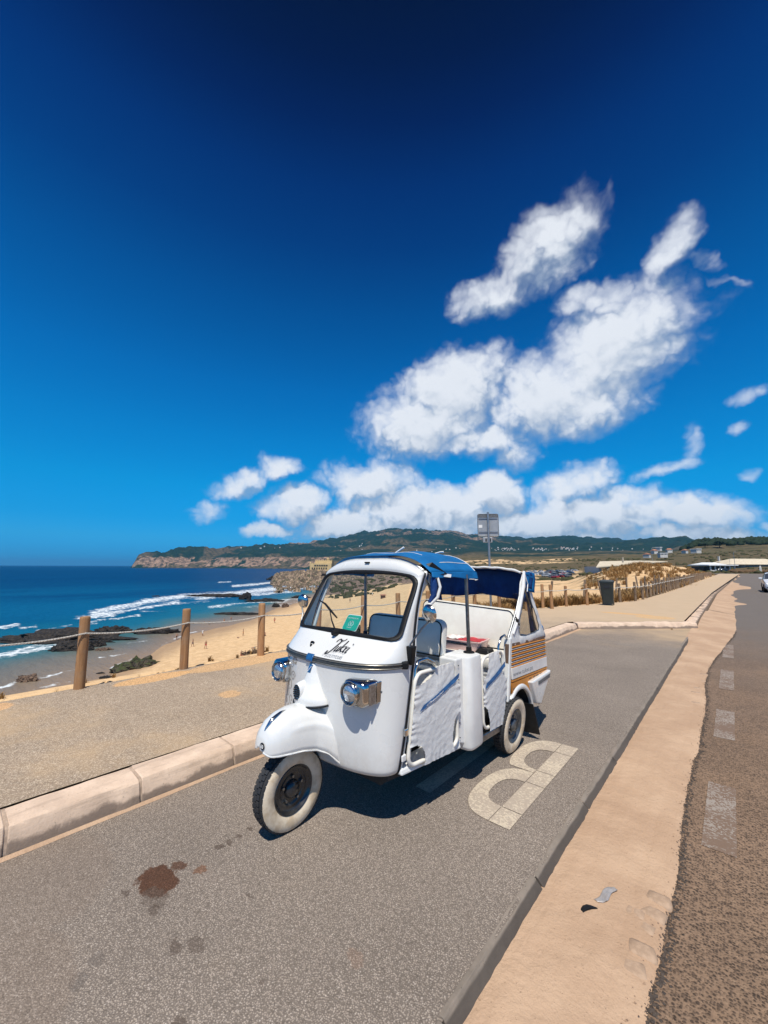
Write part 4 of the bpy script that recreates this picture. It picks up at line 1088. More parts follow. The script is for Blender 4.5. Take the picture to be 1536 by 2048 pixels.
# roof drip rail over the visor, small black catch
rail = [cab(u, v_for_z(1.815) + .35, .006) for u in np.linspace(-.97, .97, 60)]
B().tube(rail, .010, 8).obj('roof_rail', m_chrome, cart, smooth=60)
pc = cab(.02, v_for_z(1.78), .008); B().box(pc, (.055, .018, .012)).obj('roof_catch', m_rubber, cart, bevel=.003)
pc = cab(-.95, v_for_z(1.70), .015); B().box(pc, (.05, .05, .022), taper=(.6, .6)).obj('roof_catch', m_rubber, cart, bevel=.003)
# door-frame edge strips behind the cab skin
for sgn in (-1, 1):
    pts = [cab(sgn, v) + np.array([sgn * -.004, .012, 0]) for v in np.linspace(.3, len(ROWS) - 5, 40)]
    B().tube(pts, .011, 8).obj('door_seal', m_rubber, cart, smooth=60)
    pts = [cab(sgn, v) + np.array([sgn * -.02, .04, 0]) for v in np.linspace(.6, len(ROWS) - 4, 40)]
    B().tube(pts, .018, 10).obj('door_post', m_white2, cart, smooth=60)
    B().box(cab(sgn, v_for_z(.62)) + np.array([sgn * .012, 0, 0]), (.03, .035, .05)).obj('door_latch', m_chrome, cart, bevel=.008)
    B().box(cab(sgn, v_for_z(.46)) + np.array([sgn * .0, .03, 0]), (.03, .045, .045)).obj('door_latch', m_white2, cart, bevel=.008)
# cab interior: bulkhead under the dash, dash board, handlebar column
b = B(); b.box((0, 2.30, 1.16), (1.06, .12, .10)); b.box((0, 2.20, .95), (.9, .10, .36)); b.obj('dashboard', m_grey, cart, bevel=.015)
b = B(); b.tube([(-.02, 2.05, .5), (-.02, 2.30, 1.0), (-.02, 2.42, 1.10)], .03, 10); b.tube([(-.36, 2.56, 1.07), (-.28, 2.47, 1.09), (-.02, 2.42, 1.11), (.24, 2.47, 1.09), (.32, 2.56, 1.07)], .014, 8)
b.obj('handlebar', m_dark, cart, smooth=60)
# belt trim round the nose: dark channel with two bright lines, blue clip at the middle
tv = v_for_z(1.058)
def belt(z0, z1, out, name, m, umax=.90, umin=-.93):
    b = B()
    b.grid(lambda u, v: cab(u, v, out), list(np.linspace(umin, umax, 80)), list(np.linspace(v_for_z(z0), v_for_z(z1), 4)))
    return b.obj(name, m, cart, smooth=60, solid=.008, soff=-1)
belt(1.036, 1.078, .007, 'belt_trim', m_trim)
for zc in (1.046, 1.0685):
    b = B().tube([cab(u, v_for_z(zc), .011) for u in np.linspace(-.93, .90, 70)], .0035, 6); b.obj('trim_line', m_brass, cart, smooth=60)
for ue in (.90, -.93): B().box(cab(ue, tv, .008), (.05, .05, .05), rot=-1.0 if ue > 0 else 1.0).obj('trim_cap', m_rubber, cart, bevel=.008)
uc = u_for_x(-.03, tv)
b = B().grid(lambda u, v: cab(u, v, .014), list(np.linspace(uc - .045, uc + .045, 8)), list(np.linspace(v_for_z(1.032), v_for_z(1.082), 4)))
b.obj('trim_clip', m_blueb, cart, smooth=60, solid=.006)

# lettering that follows the cab skin
def on_cab(verts, faces, x0, z0, lift, name, m, parent=body, tilt=0.0, sc=1.0):
    b = B(); vs = []
    for x, y, _ in verts:
        xx = x0 + (x * math.cos(tilt) - y * math.sin(tilt)) * sc; zz = z0 + (x * math.sin(tilt) + y * math.cos(tilt)) * sc
        v = v_for_z(zz); vs.append(tuple(cab(u_for_x(xx, v), v, lift)))
    b.add(vs, faces); return b.obj(name, m, parent, smooth=None)
def pen(strokes, ratio=2.4, ang=.9, w=.010, n=14):
    """broad-nib strokes: each a list of points, drawn as a ribbon thick across the nib and thin along it"""
    V_, F_ = [], []
    for st, ws in strokes:
        P = np.array(st, float); k = len(P)
        t = np.linspace(0, k - 1, n * (k - 1) + 1); Q = []
        for q in t:
            i = min(int(q), k - 2); f = q - i
            p0, p1, p2, p3 = P[max(i - 1, 0)], P[i], P[i + 1], P[min(i + 2, k - 1)]
            Q.append(p1 + .5 * f * (p2 - p0 + f * (2 * p0 - 5 * p1 + 4 * p2 - p3 + f * (3 * (p1 - p2) + p3 - p0))))
        Q = np.array(Q); T_ = np.gradient(Q, axis=0); T_ /= np.linalg.norm(T_, axis=1)[:, None] + 1e-9
        N_ = np.stack([-T_[:, 1], T_[:, 0]], 1)
        wid = w * ws * (.28 + .72 * np.abs(N_[:, 0] * math.cos(ang) * 1 + N_[:, 1] * math.sin(ang) * 0.35)) * np.clip(np.minimum(np.arange(len(Q)), np.arange(len(Q))[::-1]) / 3 + .35, 0, 1)
        b0 = len(V_)
        for q, nn, ww in zip(Q, N_, wid): V_ += [(q[0] + nn[0] * ww, q[1] + nn[1] * ww, 0), (q[0] - nn[0] * ww, q[1] - nn[1] * ww, 0)]
        F_ += [(b0 + 2 * i, b0 + 2 * i + 1, b0 + 2 * i + 3, b0 + 2 * i + 2) for i in range(len(Q) - 1)]
    return V_, F_
# the hand-drawn name: T u k x i
TUK = [([(.002, .078), (.010, .095), (.028, .098), (.052, .090), (.078, .094), (.092, .108)], 1.1), ([(.058, .094), (.050, .060), (.040, .025), (.022, .004), (.006, .008), (.006, .022)], 1.5),
       ([(.074, .058), (.070, .036), (.078, .026), (.092, .034), (.100, .056)], 1.1), ([(.102, .060), (.098, .036), (.104, .027), (.112, .030)], 1.15),
       ([(.128, .098), (.122, .062), (.116, .028)], 1.25), ([(.146, .064), (.130, .052), (.122, .048), (.136, .036), (.150, .028)], 1.0),
       ([(.154, .062), (.164, .056), (.172, .034), (.184, .028)], 1.15), ([(.188, .062), (.176, .052), (.166, .036), (.154, .028)], .8),
       ([(.204, .062), (.199, .038), (.204, .028), (.214, .031)], 1.2), ([(.2075, .079), (.2115, .083)], 1.5)]
vt, ft = pen(TUK, w=.0072)
on_cab(vt, ft, .070, 1.100, .0035, 'brand_lettering', m_ink, sc=.86)
halo = [([(x - .004, y + (.004 if i % 2 else -.004)) for i, (x, y) in enumerate(st)], 2.1 * w) for st, w in TUK]
vh, fh = pen(halo, w=.0076); on_cab(vh, fh, .070, 1.100, .0012, 'lettering_outline', m_inkpale, sc=.86)
vt, ft = text_flat('ECOCITYTOURS', .026, .1)
on_cab(vt, ft, .095, 1.0885, .0030, 'brand_lettering', m_inkgrey, sc=.86)
# swirling print on the right-hand front panel
SW = []
def spiral(cx, cy, r0_, turns, a0, sgn=1):
    n = 16; return ([(cx + r0_ * (1 - .78 * k / n) * math.cos(a0 + sgn * 2 * math.pi * turns * k / n), cy + r0_ * (1 - .78 * k / n) * math.sin(a0 + sgn * 2 * math.pi * turns * k / n)) for k in range(n + 1)], .8)
for (cx, cy, r_, tn, a0, sg) in [(-.38, .99, .045, 1.4, .5, 1), (-.30, .965, .035, 1.3, 2, -1), (-.36, .90, .05, 1.3, 1.2, -1), (-.27, .88, .038, 1.4, 0, 1), (-.33, .82, .05, 1.3, 3, 1), (-.24, .79, .03, 1.3, 1, -1), (-.37, .75, .04, 1.4, 2, 1), (-.30, .71, .045, 1.3, 0, -1), (-.40, .68, .035, 1.2, 1, 1), (-.33, .63, .04, 1.3, 2, 1), (-.22, .70, .028, 1.2, 2, 1), (-.42, .86, .03, 1.2, 1, 1)]:
    SW.append(spiral(cx, cy, r_, tn, a0, sg))
for k in range(8):
    a = k * math.pi / 4; SW.append(([(-.245 + .012 * math.cos(a), 1.005 + .012 * math.sin(a)), (-.245 + .022 * math.cos(a + .3), 1.005 + .022 * math.sin(a + .3)), (-.245 + .034 * math.cos(a), 1.005 + .034 * math.sin(a)), (-.245 + .022 * math.cos(a - .3), 1.005 + .022 * math.sin(a - .3)), (-.245 + .012 * math.cos(a), 1.005 + .012 * math.sin(a))], .7))
vt, ft = pen(SW, w=.0060, n=5); on_cab(vt, ft, 0, 0, .002, 'swirl_print', PM('taupe_print', (.34, .28, .22), None, 30, .5))
# washer jet and little hook print, wiper
p = cab(u_for_x(-.155, v_for_z(1.135)), v_for_z(1.135), .004)
b = B(); b.lathe([(.0, .016), (.016, .014), (.020, .004), (.020, -.004)], p, 'Y', 14); b.tube([p + np.array([.004, -.012, -.004]), p + np.array([.012, -.022, -.024]), p + np.array([.004, -.018, -.040])], [.010, .008, .004], 8)
b.obj('washer_nozzle', m_rubber, cart, smooth=60)
wp = cab(u_for_x(.0, v_for_z(1.212)), v_for_z(1.212), .02)
wiper = B().lathe([(.0, -.035), (.018, -.034), (.024, -.01), (.026, .03)], wp, 'Y', 14).obj('wiper', m_rubber, cart, smooth=50)
tip = cab(u_for_x(-.235, v_for_z(1.44)), v_for_z(1.44), .03)
mid = tip * .55 + wp * .45
def wpt(x, z, o=.03): v = v_for_z(z); return cab(u_for_x(x, v), v, o)
B().tube([wpt(.0, 1.22), wpt(-.10, 1.29, .035), wpt(-.20, 1.372, .032)], [.007, .006, .004], 8).obj('wiper_arm', m_rubber, wiper, smooth=60)
B().tube([wpt(-.40, 1.437, .028), wpt(-.30, 1.412, .026), wpt(-.20, 1.372, .026), wpt(-.07, 1.318, .024)], [.005, .009, .010, .006], 8).obj('wiper_blade', m_rubber, wiper, smooth=60)
# green speech-bubble sticker inside the glass
def on_glass(poly, name, m, out, parent=cart):
    b = B(); vs = [tuple(wpt(x, z, out)) for x, z in poly]; b.add(vs, [tuple(range(len(vs)))]); return b.obj(name, m, parent)
def rrect(x0, x1, z0, z1, r, n=6):
    o = []
    for cx, cz, a0 in ((x1 - r, z1 - r, 0), (x0 + r, z1 - r, 90), (x0 + r, z0 + r, 180), (x1 - r, z0 + r, 270)):
        o += [(cx + r * math.cos(R(a0 + 90 * k / n)), cz + r * math.sin(R(a0 + 90 * k / n))) for k in range(n + 1)]
    return o
def bubble(d):
    o = rrect(.005 - d, .165 + d, 1.262 - d, 1.366 + d, .018)
    i = 3 * 7
    return o[:i] + [(.035 + d, 1.262 - d), (.02, 1.232 - 1.6 * d), (.0 - d, 1.262 - d)] + [] + o[i:] if False else o[:21] + [(.050, 1.262 - d), (.068, 1.234 - 1.2 * d), (.092, 1.262 - d)] + o[21:]
stk = on_glass(bubble(.004), 'window_sticker', m_inkwhite, -.012)
on_glass(bubble(0), 'sticker_face', m_green, -.010, stk)
vt, ft = text_flat('RECOMMENDED ON', .0122); b = B(); b.add([tuple(wpt(.024 + x, 1.340 + y, -.008)) for x, y, _ in vt], ft); b.obj('sticker_lettering', m_inkwhite, stk)
for cx in (.068, .098):
    B().tube([wpt(cx + .011 * math.cos(a), 1.300 + .013 * math.sin(a), -.008) for a in np.linspace(0, 2 * math.pi, 20)], .0016, 4).obj('sticker_emblem', m_inkwhite, stk)
b = B(); b.tube([wpt(.062, 1.316, -.008), wpt(.083, 1.323, -.008), wpt(.104, 1.316, -.008)], .0014, 4); b.obj('sticker_emblem', m_inkwhite, stk)
vt, ft = text_flat('tripadvisor', .0115); b = B(); b.add([tuple(wpt(.054 + x, 1.275 + y, -.008)) for x, y, _ in vt], ft); b.obj('sticker_lettering', m_inkwhite, stk)

# headlamps: chromed housings with round lamp in front and flasher lens at the side
def rbox(b, x0, x1, y0, y1, z0, z1, r=.03, n=5, front=True):
    """rounded block"""
    rings = []
    for (y, ins) in ((y0 + .0, .022), (y0 + .006, .010), (y0 + .018, .0), (y1, .0)):
        ring = []
        for cx, cz, a0 in ((x1 - r, z1 - r, 0), (x0 + r, z1 - r, 90), (x0 + r, z0 + r, 180), (x1 - r, z0 + r, 270)):
            ring += [(cx + (r - ins) * math.cos(R(a0 + 90 * k / n)), y, cz + (r - ins) * math.sin(R(a0 + 90 * k / n))) for k in range(n + 1)]
        rings.append(ring)
    return b.loft(rings, True, True)
for sgn in (1, -1):
    b = MB(OFF); rbox(b, .335, .535, 1.925, 2.17, .818, .985, .045)
    if sgn < 0: b.v = [(-x, y, z) for x, y, z in b.v]
    b.v = [(x, y - .00 + (.10 * max(0, abs(x) - .40)), z) for x, y, z in b.v]
    hl = b.obj('headlight', m_chrome, cart, smooth=50)
    c = (sgn * .418, 1.93, .903)
    b = B().lathe([(.070, .01), (.080, -.012), (.078, -.024), (.070, -.030), (.066, -.022), (.064, .0)], c, 'Y', 32); b.obj('lamp_rim', m_chrome, hl, smooth=60)
    b = B().lathe([(.001, -.034), (.022, -.033), (.044, -.028), (.062, -.016), (.066, -.006)], c, 'Y', 28); b.obj('lamp_lens', m_lens, hl, smooth=60)
    b = B(); b.bounds((sgn * .534, 1.985, .835), (sgn * .547, 2.045, .968)); b.obj('flasher_lens', m_amber, hl, bevel=.006)
    b = B(); b.bounds((sgn * .534, 2.055, .832), (sgn * .5445, 2.135, .972)); b.obj('lamp_end_plate', m_chrome, hl, bevel=.006)
    b = B(); b.lathe([(.0, .006), (.006, .005), (.007, 0)] if sgn > 0 else [(.0, -.006), (.006, -.005), (.007, 0)], (sgn * .5445, 2.10, .90), 'X', 10); b.obj('lamp_screw', m_steel, hl)

# horn cowl: ridge down the nose, rounded nose with slotted grille
def cowl(u, t):     # u -1..1 across, t 0 top .. 1 bottom
    z = 1.032 - .262 * t
    hw = np.interp(t, [0, .25, .5, .75, .9, 1.0], [.034, .056, .092, .135, .165, .175])
    fo = np.interp(t, [0, .1, .25, .5, .70, .85, 1.0], [.004, .024, .038, .060, .095, .118, .118])
    x = u * hw; base = cab(u_for_x(x, v_for_z(z)), v_for_z(z))
    return base[0], base[1] - fo * max(0, 1 - abs(u) ** 2.4) ** .75 + .004, z - .012 * (1 - abs(u) ** 2) * t ** 3
b = B().grid(cowl, list(np.linspace(-1, 1, 33)), list(np.linspace(0, 1, 30)))
hc = b.obj('horn_cowl', m_white, cart, smooth=60, solid=.004)
B().tube([np.array(cowl(u, 1.0)) + np.array([0, -.004, -.004]) for u in np.linspace(-1, 1, 30)], .006, 8).obj('cowl_seal', m_rubber, hc, smooth=60)
def boss(u, t): return np.array(cowl(u, t))
gc = np.array([-.035, 1.824, .842])
b = B()
for q, (r_, h) in enumerate([(.0, 0)]): pass
rings = [[(gc[0] + s_ * .042 * math.cos(a) * 1, gc[1] + dy_ + .15 * abs(s_ * .042 * math.cos(a)) * 0, gc[2] + s_ * .056 * math.sin(a)) for a in [2 * math.pi * k / 28 for k in range(28)]] for s_, dy_ in ((1.35, .075), (1.18, .018), (1.04, .002), (.96, -.002), (.9, .004), (.2, .006))]
b.loft(rings, True, True); nose = b.obj('horn_boss', m_white, hc, smooth=50)
for k in range(7):
    z = gc[2] - .045 + .015 * k; w = .036 * math.sqrt(max(0, 1 - ((z - gc[2]) / .054) ** 2))
    B().box((gc[0], gc[1] - .0005, z), (2 * w, .012, .0065)).obj('horn_slot', m_ink, hc)
# shield badge on the ridge
def shield(u, t): p = cowl(u * .9, .02 + .17 * t); return p[0] * (1 - .2 * t), p[1] - .005, p[2]
b = B().grid(lambda u, t: (cowl(0, .02)[0] + .020 * u * (1 - .15 * t), cowl(0, .02 + .16 * t)[1] - .006, 1.022 - .052 * t), [-1, 0, 1], [0, .5, 1]); bd = b.obj('shield_badge', m_chrome, cart, solid=.003)
b = B().grid(lambda u, t: (.015 * u * (1 - .15 * t), cowl(0, .02 + .16 * t)[1] - .009, 1.019 - .046 * t), [-1, 0, 1], [0, .5, 1]); b.obj('badge_enamel', m_blueb, bd, solid=.001)
b = B(); b.tube([(-.012, cowl(0, .16)[1] - .012, .978), (.012, cowl(0, .04)[1] - .012, 1.014)], .0022, 5); b.obj('badge_bar', m_inkwhite, bd)

# front mudguard
FY = [(1.512, .590, .035, .560), (1.522, .635, .070, .545), (1.545, .680, .100, .535), (1.590, .724, .128, .535), (1.66, .755, .150, .532), (1.75, .772, .163, .525), (1.85, .770, .178, .503), (1.92, .755, .215, .468), (1.97, .74, .255, .415), (2.01, .72, .280, .372), (2.06, .70, .295, .36)]
FA = np.array(FY)
def fend(u, y):
    zt, hw, zb = [float(np.interp(y, FA[:, 0], FA[:, k])) for k in (1, 2, 3)]
    a = u * math.pi / 2
    s_, c_ = math.sin(a), max(0, math.cos(a))
    x = hw * math.copysign(abs(s_) ** .80, s_); z = zb + (zt - zb) * c_ ** .78
    cr = .006 * math.exp(-((abs(u) - .66) / .05) ** 2) * float(sstep(y, 1.64, 1.74))
    return x + math.copysign(cr, s_), y, z + cr
ysf = [1.509] + list(np.concatenate([1.512 + .09 * np.linspace(0, 1, 14) ** 2, np.linspace(1.62, 2.06, 26)]))
def fend2(u, y):
    if y < 1.512: p = fend(u, 1.512); return p[0] * .4, 1.507, .575 + (p[2] - .575) * .4
    return fend(u, y)
b = B().grid(fend2, list(np.linspace(-1, 1, 45)), ysf)
mg = b.obj('front_mudguard', m_white, cart, smooth=70, solid=.006, soff=-1)
# rolled lower lip
B().tube([fend(1, y) for y in np.linspace(1.515, 2.03, 40)], .006, 6).obj('mudguard_lip', m_white, mg, smooth=60)
def on_fend(x, y, lift):
    zt, hw, zb = [float(np.interp(y, FA[:, 0], FA[:, k])) for k in (1, 2, 3)]
    s_ = min(.98, abs(x / hw)) ** (1 / .80); a = math.asin(s_); u = math.copysign(a / (math.pi / 2), x)
    p = np.array(fend(u, y)); n = np.cross(np.array(fend(u + .02, y)) - np.array(fend(u - .02, y)), np.array(fend(u, y + .01)) - np.array(fend(u, y - .01))); n /= np.linalg.norm(n)
    if n[2] < 0: n = -n
    return p + n * lift
rings = []
for q in np.linspace(0, 1, 16):
    y = 1.542 + .158 * q; w = .017 * math.sin(math.pi * min(1, q * .92 + .06)) ** .8 * (1.25 - .6 * q); h = .016 * math.sin(math.pi * min(1, .1 + q * .85)) ** .7
    rings.append([on_fend(.012 + w * math.cos(a), y, -.002 + h * max(0, math.sin(a))) for a in np.linspace(0, math.pi, 9)])
B().loft(rings, False).obj('crest_ornament', m_chrome, mg, smooth=60)
def on_fend_disc(cx, cz, r, lift, name, m, n=20):
    # disc lying on the front curve of the guard
    c = np.array([cx, 0, cz]); vs = []
    def pt(x, z):
        ylo, yhi = 1.512, 1.66
        for _ in range(24):
            ym = (ylo + yhi) / 2
            if on_fend(x, ym, 0)[2] < z: ylo = ym
            else: yhi = ym
        return on_fend(x, yhi, lift) + np.array([0, -.002, 0])
    return pt
ptf = on_fend_disc(0, 0, 0, 0, '', None)
def disc_pts(cx, cz, r, lift, n=22):
    f0 = on_fend_disc(cx, cz, r, lift, '', None); return [f0(cx, cz)] + [f0(cx + r * math.cos(2 * math.pi * k / n), cz + r * math.sin(2 * math.pi * k / n)) for k in range(n)]
vs = disc_pts(.035, .592, .022, .004); b = B(); b.add([tuple(p) for p in vs], [(0, 1 + k, 1 + (k + 1) % 22) for k in range(22)])
nd = b.obj('number_disc', m_ink, mg)
vt, ft = text_flat('10', .028, 0, .0012); f0 = on_fend_disc(0, 0, 0, .0065, '', None); f0_ = f0
b = B(); b.add([tuple(on_fend_disc(0, 0, 0, .006, '', None)(.035 - .0155 + x, .592 - .010 + y)) for x, y, _ in vt], ft); b.obj('number_print', m_inkwhite, nd)

# wheels
def wheel(name, c, width, rimm, capm, side=1, camber=0):
    """axle along x, outer face towards side"""
    r_o = .252
    e = empty(name); e.parent = cart; e.rotation_euler = (0, camber, 0); e.location = (c[0] - OFF[0], c[1] - OFF[1], c[2] - OFF[2])
    hw = width / 2; s_ = side
    prof = [(.150, -hw * .75), (.165, -hw * .92), (.200, -hw), (.228, -hw * .95), (.243, -hw * .80), (r_o - .005, -hw * .55), (r_o - .005, hw * .55), (.243, hw * .80)]
    b = MB(); b.lathe([(r, h * s_) for r, h in prof], (0, 0, 0), 'X', 64)
    b.obj('tyre', m_tread, e, smooth=40)
    b = MB(); b.lathe([(r, h * s_) for r, h in [(.243, hw * .80), (.230, hw * .955), (.200, hw * 1.0), (.170, hw * .95), (.152, hw * .78)]], (0, 0, 0), 'X', 64)
    b.obj('whitewall', m_wwall, e, smooth=60)
    # tread blocks
    b = MB(); n = 44
    for k in range(n):
        a = 2 * math.pi * k / n
        for j, (h, wd, da) in enumerate([(-.62, .30, 0), (-.22, .26, .35), (.22, .26, .0), (.62, .30, .35)]):
            a_ = a + da * 2 * math.pi / n
            m_ = Matrix.Rotation(a_, 3, 'X') @ Matrix.Rotation(R(12 if j % 2 else -12), 3, 'Y')
            rr = r_o - (.010 if j in (0, 3) else .0015)
            pos = Matrix.Rotation(a_, 3, 'X') @ Vector((h * hw, rr, 0))
            mt = Matrix.Rotation(a_, 3, 'X') @ Matrix.Rotation(R((-22 if h < 0 else 22) if j in (0, 3) else 0), 3, 'Z')
            b.box(pos, (wd * hw * 1.55, .010, 2 * math.pi * r_o / n * .74), rot=mt)
    t_ = b.obj('tread', m_tread, e); t_['kind'] = 'stuff'
    b = MB(); b.lathe([(r, h * s_) for r, h in [(.154, hw * .80), (.150, hw * .86), (.144, hw * .80), (.138, hw * .55), (.120, hw * .40), (.112, hw * .44), (.100, hw * .46), (.092, hw * .36), (.086, hw * .30), (.07, hw * .34), (.03, hw * .36), (.001, hw * .37)]], (0, 0, 0), 'X', 48)
    b.obj('rim', rimm, e, smooth=45)
    b = MB(); b.lathe([(r, h * s_) for r, h in [(.058, hw * .34), (.056, hw * .55), (.048, hw * .74), (.030, hw * .90), (.001, hw * .95)]], (0, 0, 0), 'X', 32)
    b.obj('hub_cap', capm, e, smooth=50)
    for k in range(5):
        a = 2 * math.pi * k / 5 + .3
        MB().lathe([(.0001, s_ * hw * .62), (.009, s_ * hw * .60), (.011, s_ * hw * .45), (.011, s_ * hw * .30)], (0, .078 * math.cos(a), .078 * math.sin(a)), 'X', 8).obj('wheel_nut', m_steel, e)
    b = MB(); b.lathe([(.154, -hw * .8 * s_), (.12, -hw * .3 * s_), (.001, -hw * .3 * s_)], (0, 0, 0), 'X', 24); b.obj('rim_back', m_dark, e)
    return e
wheel('front_wheel', (.012, 1.755, .251), .125, m_rim, m_rim)
wheel('rear_wheel', (.680, 3.81, .254), .125, m_rim2, m_rim2, 1, R(7))
wheel('rear_wheel', (-.680, 3.81, .254), .125, m_rim2, m_rim2, -1, R(-7))
b = B(); b.tube([(-.10, 1.755, .25), (-.13, 1.80, .45), (-.06, 1.90, .72)], .030, 10); b.tube([(-.12, 1.755, .25), (.0, 1.755, .25)], .025, 10); b.obj('front_fork', m_dark, cart, smooth=60)
b = B(); b.tube([(-.62, 3.80, .25), (.62, 3.80, .25)], .035, 10); b.box((0, 3.8, .27), (.22, .24, .2)); b.obj('rear_axle', m_dark, cart)
# ------------------------------------------------------------------ platform and underbody
b = B(); b.hexa([(-.56, 2.15, .32), (.56, 2.15, .32), (.66, 3.3, .27), (-.66, 3.3, .27), (-.56, 2.15, .37), (.56, 2.15, .37), (.66, 3.3, .335), (-.66, 3.3, .335)])
b.bounds((-.60, 3.3, .30), (.60, 4.72, .52)); b.bounds((-.45, 2.2, .24), (.45, 4.6, .32))
b.obj('floor_pan', m_dark, cart)
for s in (1, -1):
    # sill under the doors
    b = B(); b.hexa([(s * .50, 2.22, .345), (s * .625, 2.22, .345), (s * .685, 2.90, .325), (s * .50, 2.90, .325), (s * .50, 2.22, .385), (s * .61, 2.22, .385), (s * .670, 2.90, .378), (s * .50, 2.90, .378)])
    b.obj('sill', m_white2, cart, bevel=.012)
    b = B(); b.hexa([(s * .50, 3.20, .275), (s * .705, 3.20, .275), (s * .715, 3.74, .262), (s * .50, 3.74, .262), (s * .50, 3.20, .325), (s * .695, 3.20, .325), (s * .705, 3.74, .312), (s * .50, 3.74, .312)])
    b.obj('step_plate', m_steel, cart, bevel=.008)
    # centre pillar: flat leaf in front, half-round column behind it
    b = B(); b.hexa([(s * .50, 2.875, .36), (s * .662, 2.875, .36), (s * .672, 2.975, .33), (s * .50, 2.975, .33), (s * .50, 2.875, 1.0), (s * .662, 2.875, 1.0), (s * .672, 2.975, 1.005), (s * .50, 2.975, 1.005)])
    b.obj('pillar_leaf', m_white2, cart, bevel=.012)
    rings = []
    for z, k in ((.275, .80), (.290, .95), (.31, 1.0), (.985, 1.0), (1.002, .95), (1.008, .80)):
        ring = [(s * .50, 2.960 + .01 * (1 - k), z), ]
        for a in np.linspace(-90, 90, 15):
            ex = .55
            ring.append((s * (.625 + .112 * k * max(0, math.cos(R(a))) ** ex), 3.09 + .125 * k * math.copysign(abs(math.sin(R(a))) ** ex, math.sin(R(a))), z))
        ring.append((s * .50, 3.215, z)); rings.append(ring)
    pil = B().loft(rings, True, True).obj('centre_pillar', m_white2, cart, smooth=35)
    for k in range(6): B().lathe([(.0, .004), (.005, .003), (.006, 0)], (s * .672 if s > 0 else s * .676, 2.90, .40 + .11 * k), 'X', 8).obj('pillar_rivet', m_rubber, pil)
    # slender roof pole on a black foot
    b = B(); b.tube([(s * .63, 3.15, 1.0), (s * .625, 3.14, 1.68)], .016, 12); b.obj('roof_pole', m_steel, cart, smooth=60)
    b = B(); b.lathe([(.05, 0), (.048, .012), (.026, .018), (.024, .05), (.001, .05)], (s * .63, 3.15, 1.005), 'Z', 20); b.obj('pole_foot', m_rubber, cart, smooth=50)

# door covers: white cloth laced into a tube frame, corners cut back
def lerp(a, b_, t): return tuple(a[i] + (b_[i] - a[i]) * t for i in range(3))
def make_cover(s, FB, FT, RB, RT, cuts, name, seed, stripe, text=None):
    FB, FT, RB, RT = [(s * p[0], p[1], p[2]) for p in (FB, FT, RB, RT)]
    def flat(u, v): return lerp(lerp(FB, RB, u), lerp(FT, RT, u), v)
    W, H = math.dist(FB, RB), math.dist(FB, FT)
    def disp(u, v):
        # gathers at the laced edges, long slack folds across the sheet
        g = 0
        e = min(u * W, (1 - u) * W); g += .0045 * math.exp(-(e / .05)) * math.sin(v * H * 95 + 4 * float(vnoise(v * 6, u * 3, seed)) * 3)
        e2 = min(v * H, (1 - v) * H); g += .0025 * math.exp(-(e2 / .05)) * math.sin(u * W * 90 + 9 * float(vnoise(u * 5, 2, seed + 1)))
        a = u * W + .55 * v * H; c = -.55 * u * W + v * H
        g += .0052 * (float(ridged(a * 3 + .6 * float(vnoise(a * 3, c * 5, seed)), c * 10, 2, seed)) - .5) + .0035 * (float(fbm(a * 30, c * 36, 3, seed + 3)) - .5)
        return .020 + .012 * math.sin(math.pi * u) * math.sin(math.pi * v) + g
    def pos(u, v, lift=0.0):
        p = flat(u, v); return (p[0] + s * (disp(u, v) + lift), p[1], p[2])
    def keep(u, v):
        for (cu, cv, ru, rv) in cuts:
            if ((u - cu) * W / ru) ** 2 + ((v - cv) * H / rv) ** 2 < 1: return False
        return True
    N = 76
    b = B().grid(pos, list(np.linspace(0, 1, N)), list(np.linspace(0, 1, N)), keep)
    cov = b.obj(name, m_wcanvas, cart, smooth=180)
    # frame
    r = .075; loop_ = []; q_ = r + .022
    for cu, cv, a0 in ((1 - q_ / W, 1 - q_ / H, 0), (q_ / W, 1 - q_ / H, 90), (q_ / W, q_ / H, 180), (1 - q_ / W, q_ / H, 270)):
        for k in range(8):
            a = R(a0 + 90 * k / 7); pf = flat(cu + (r / W * math.cos(a)), cv + (r / H * math.sin(a))); loop_.append((pf[0] - s * .006, pf[1], pf[2]))
    fr = B().tube(loop_, .0145, 10, closed=True).obj('door_frame', m_cream, cart, smooth=60)
    # printed stripe following the folds
    (u0, v0a, v0b), (u1, v1a, v1b) = stripe
    def st(u, t): 
        uu = u0 + (u1 - u0) * u + .07 * t * (1 - u); return pos(uu, (v0a + (v1a - v0a) * u) + ((v0b - v0a) + ((v1b - v1a) - (v0b - v0a)) * u) * t, .0065)
    sp_ = B().grid(st, list(np.linspace(0, 1, 50)), list(np.linspace(0, 1, 8))).obj('cover_stripe', m_stripe, cov, smooth=180)
    if text:
        vt, ft = text_flat(text, .046, .35, .0012)
        b = B(); xs = max(x for x, y, z in vt)
        b.add([tuple((lambda q: (q[0] + s * .002, q[1], q[2]))(st(.10 + .42 * (x if s > 0 else xs - x) / xs, (.24 + y / .046 * .66)))) for x, y, _ in vt], ft)
        b.obj('cover_lettering', m_inkwhite, sp_)
    return cov
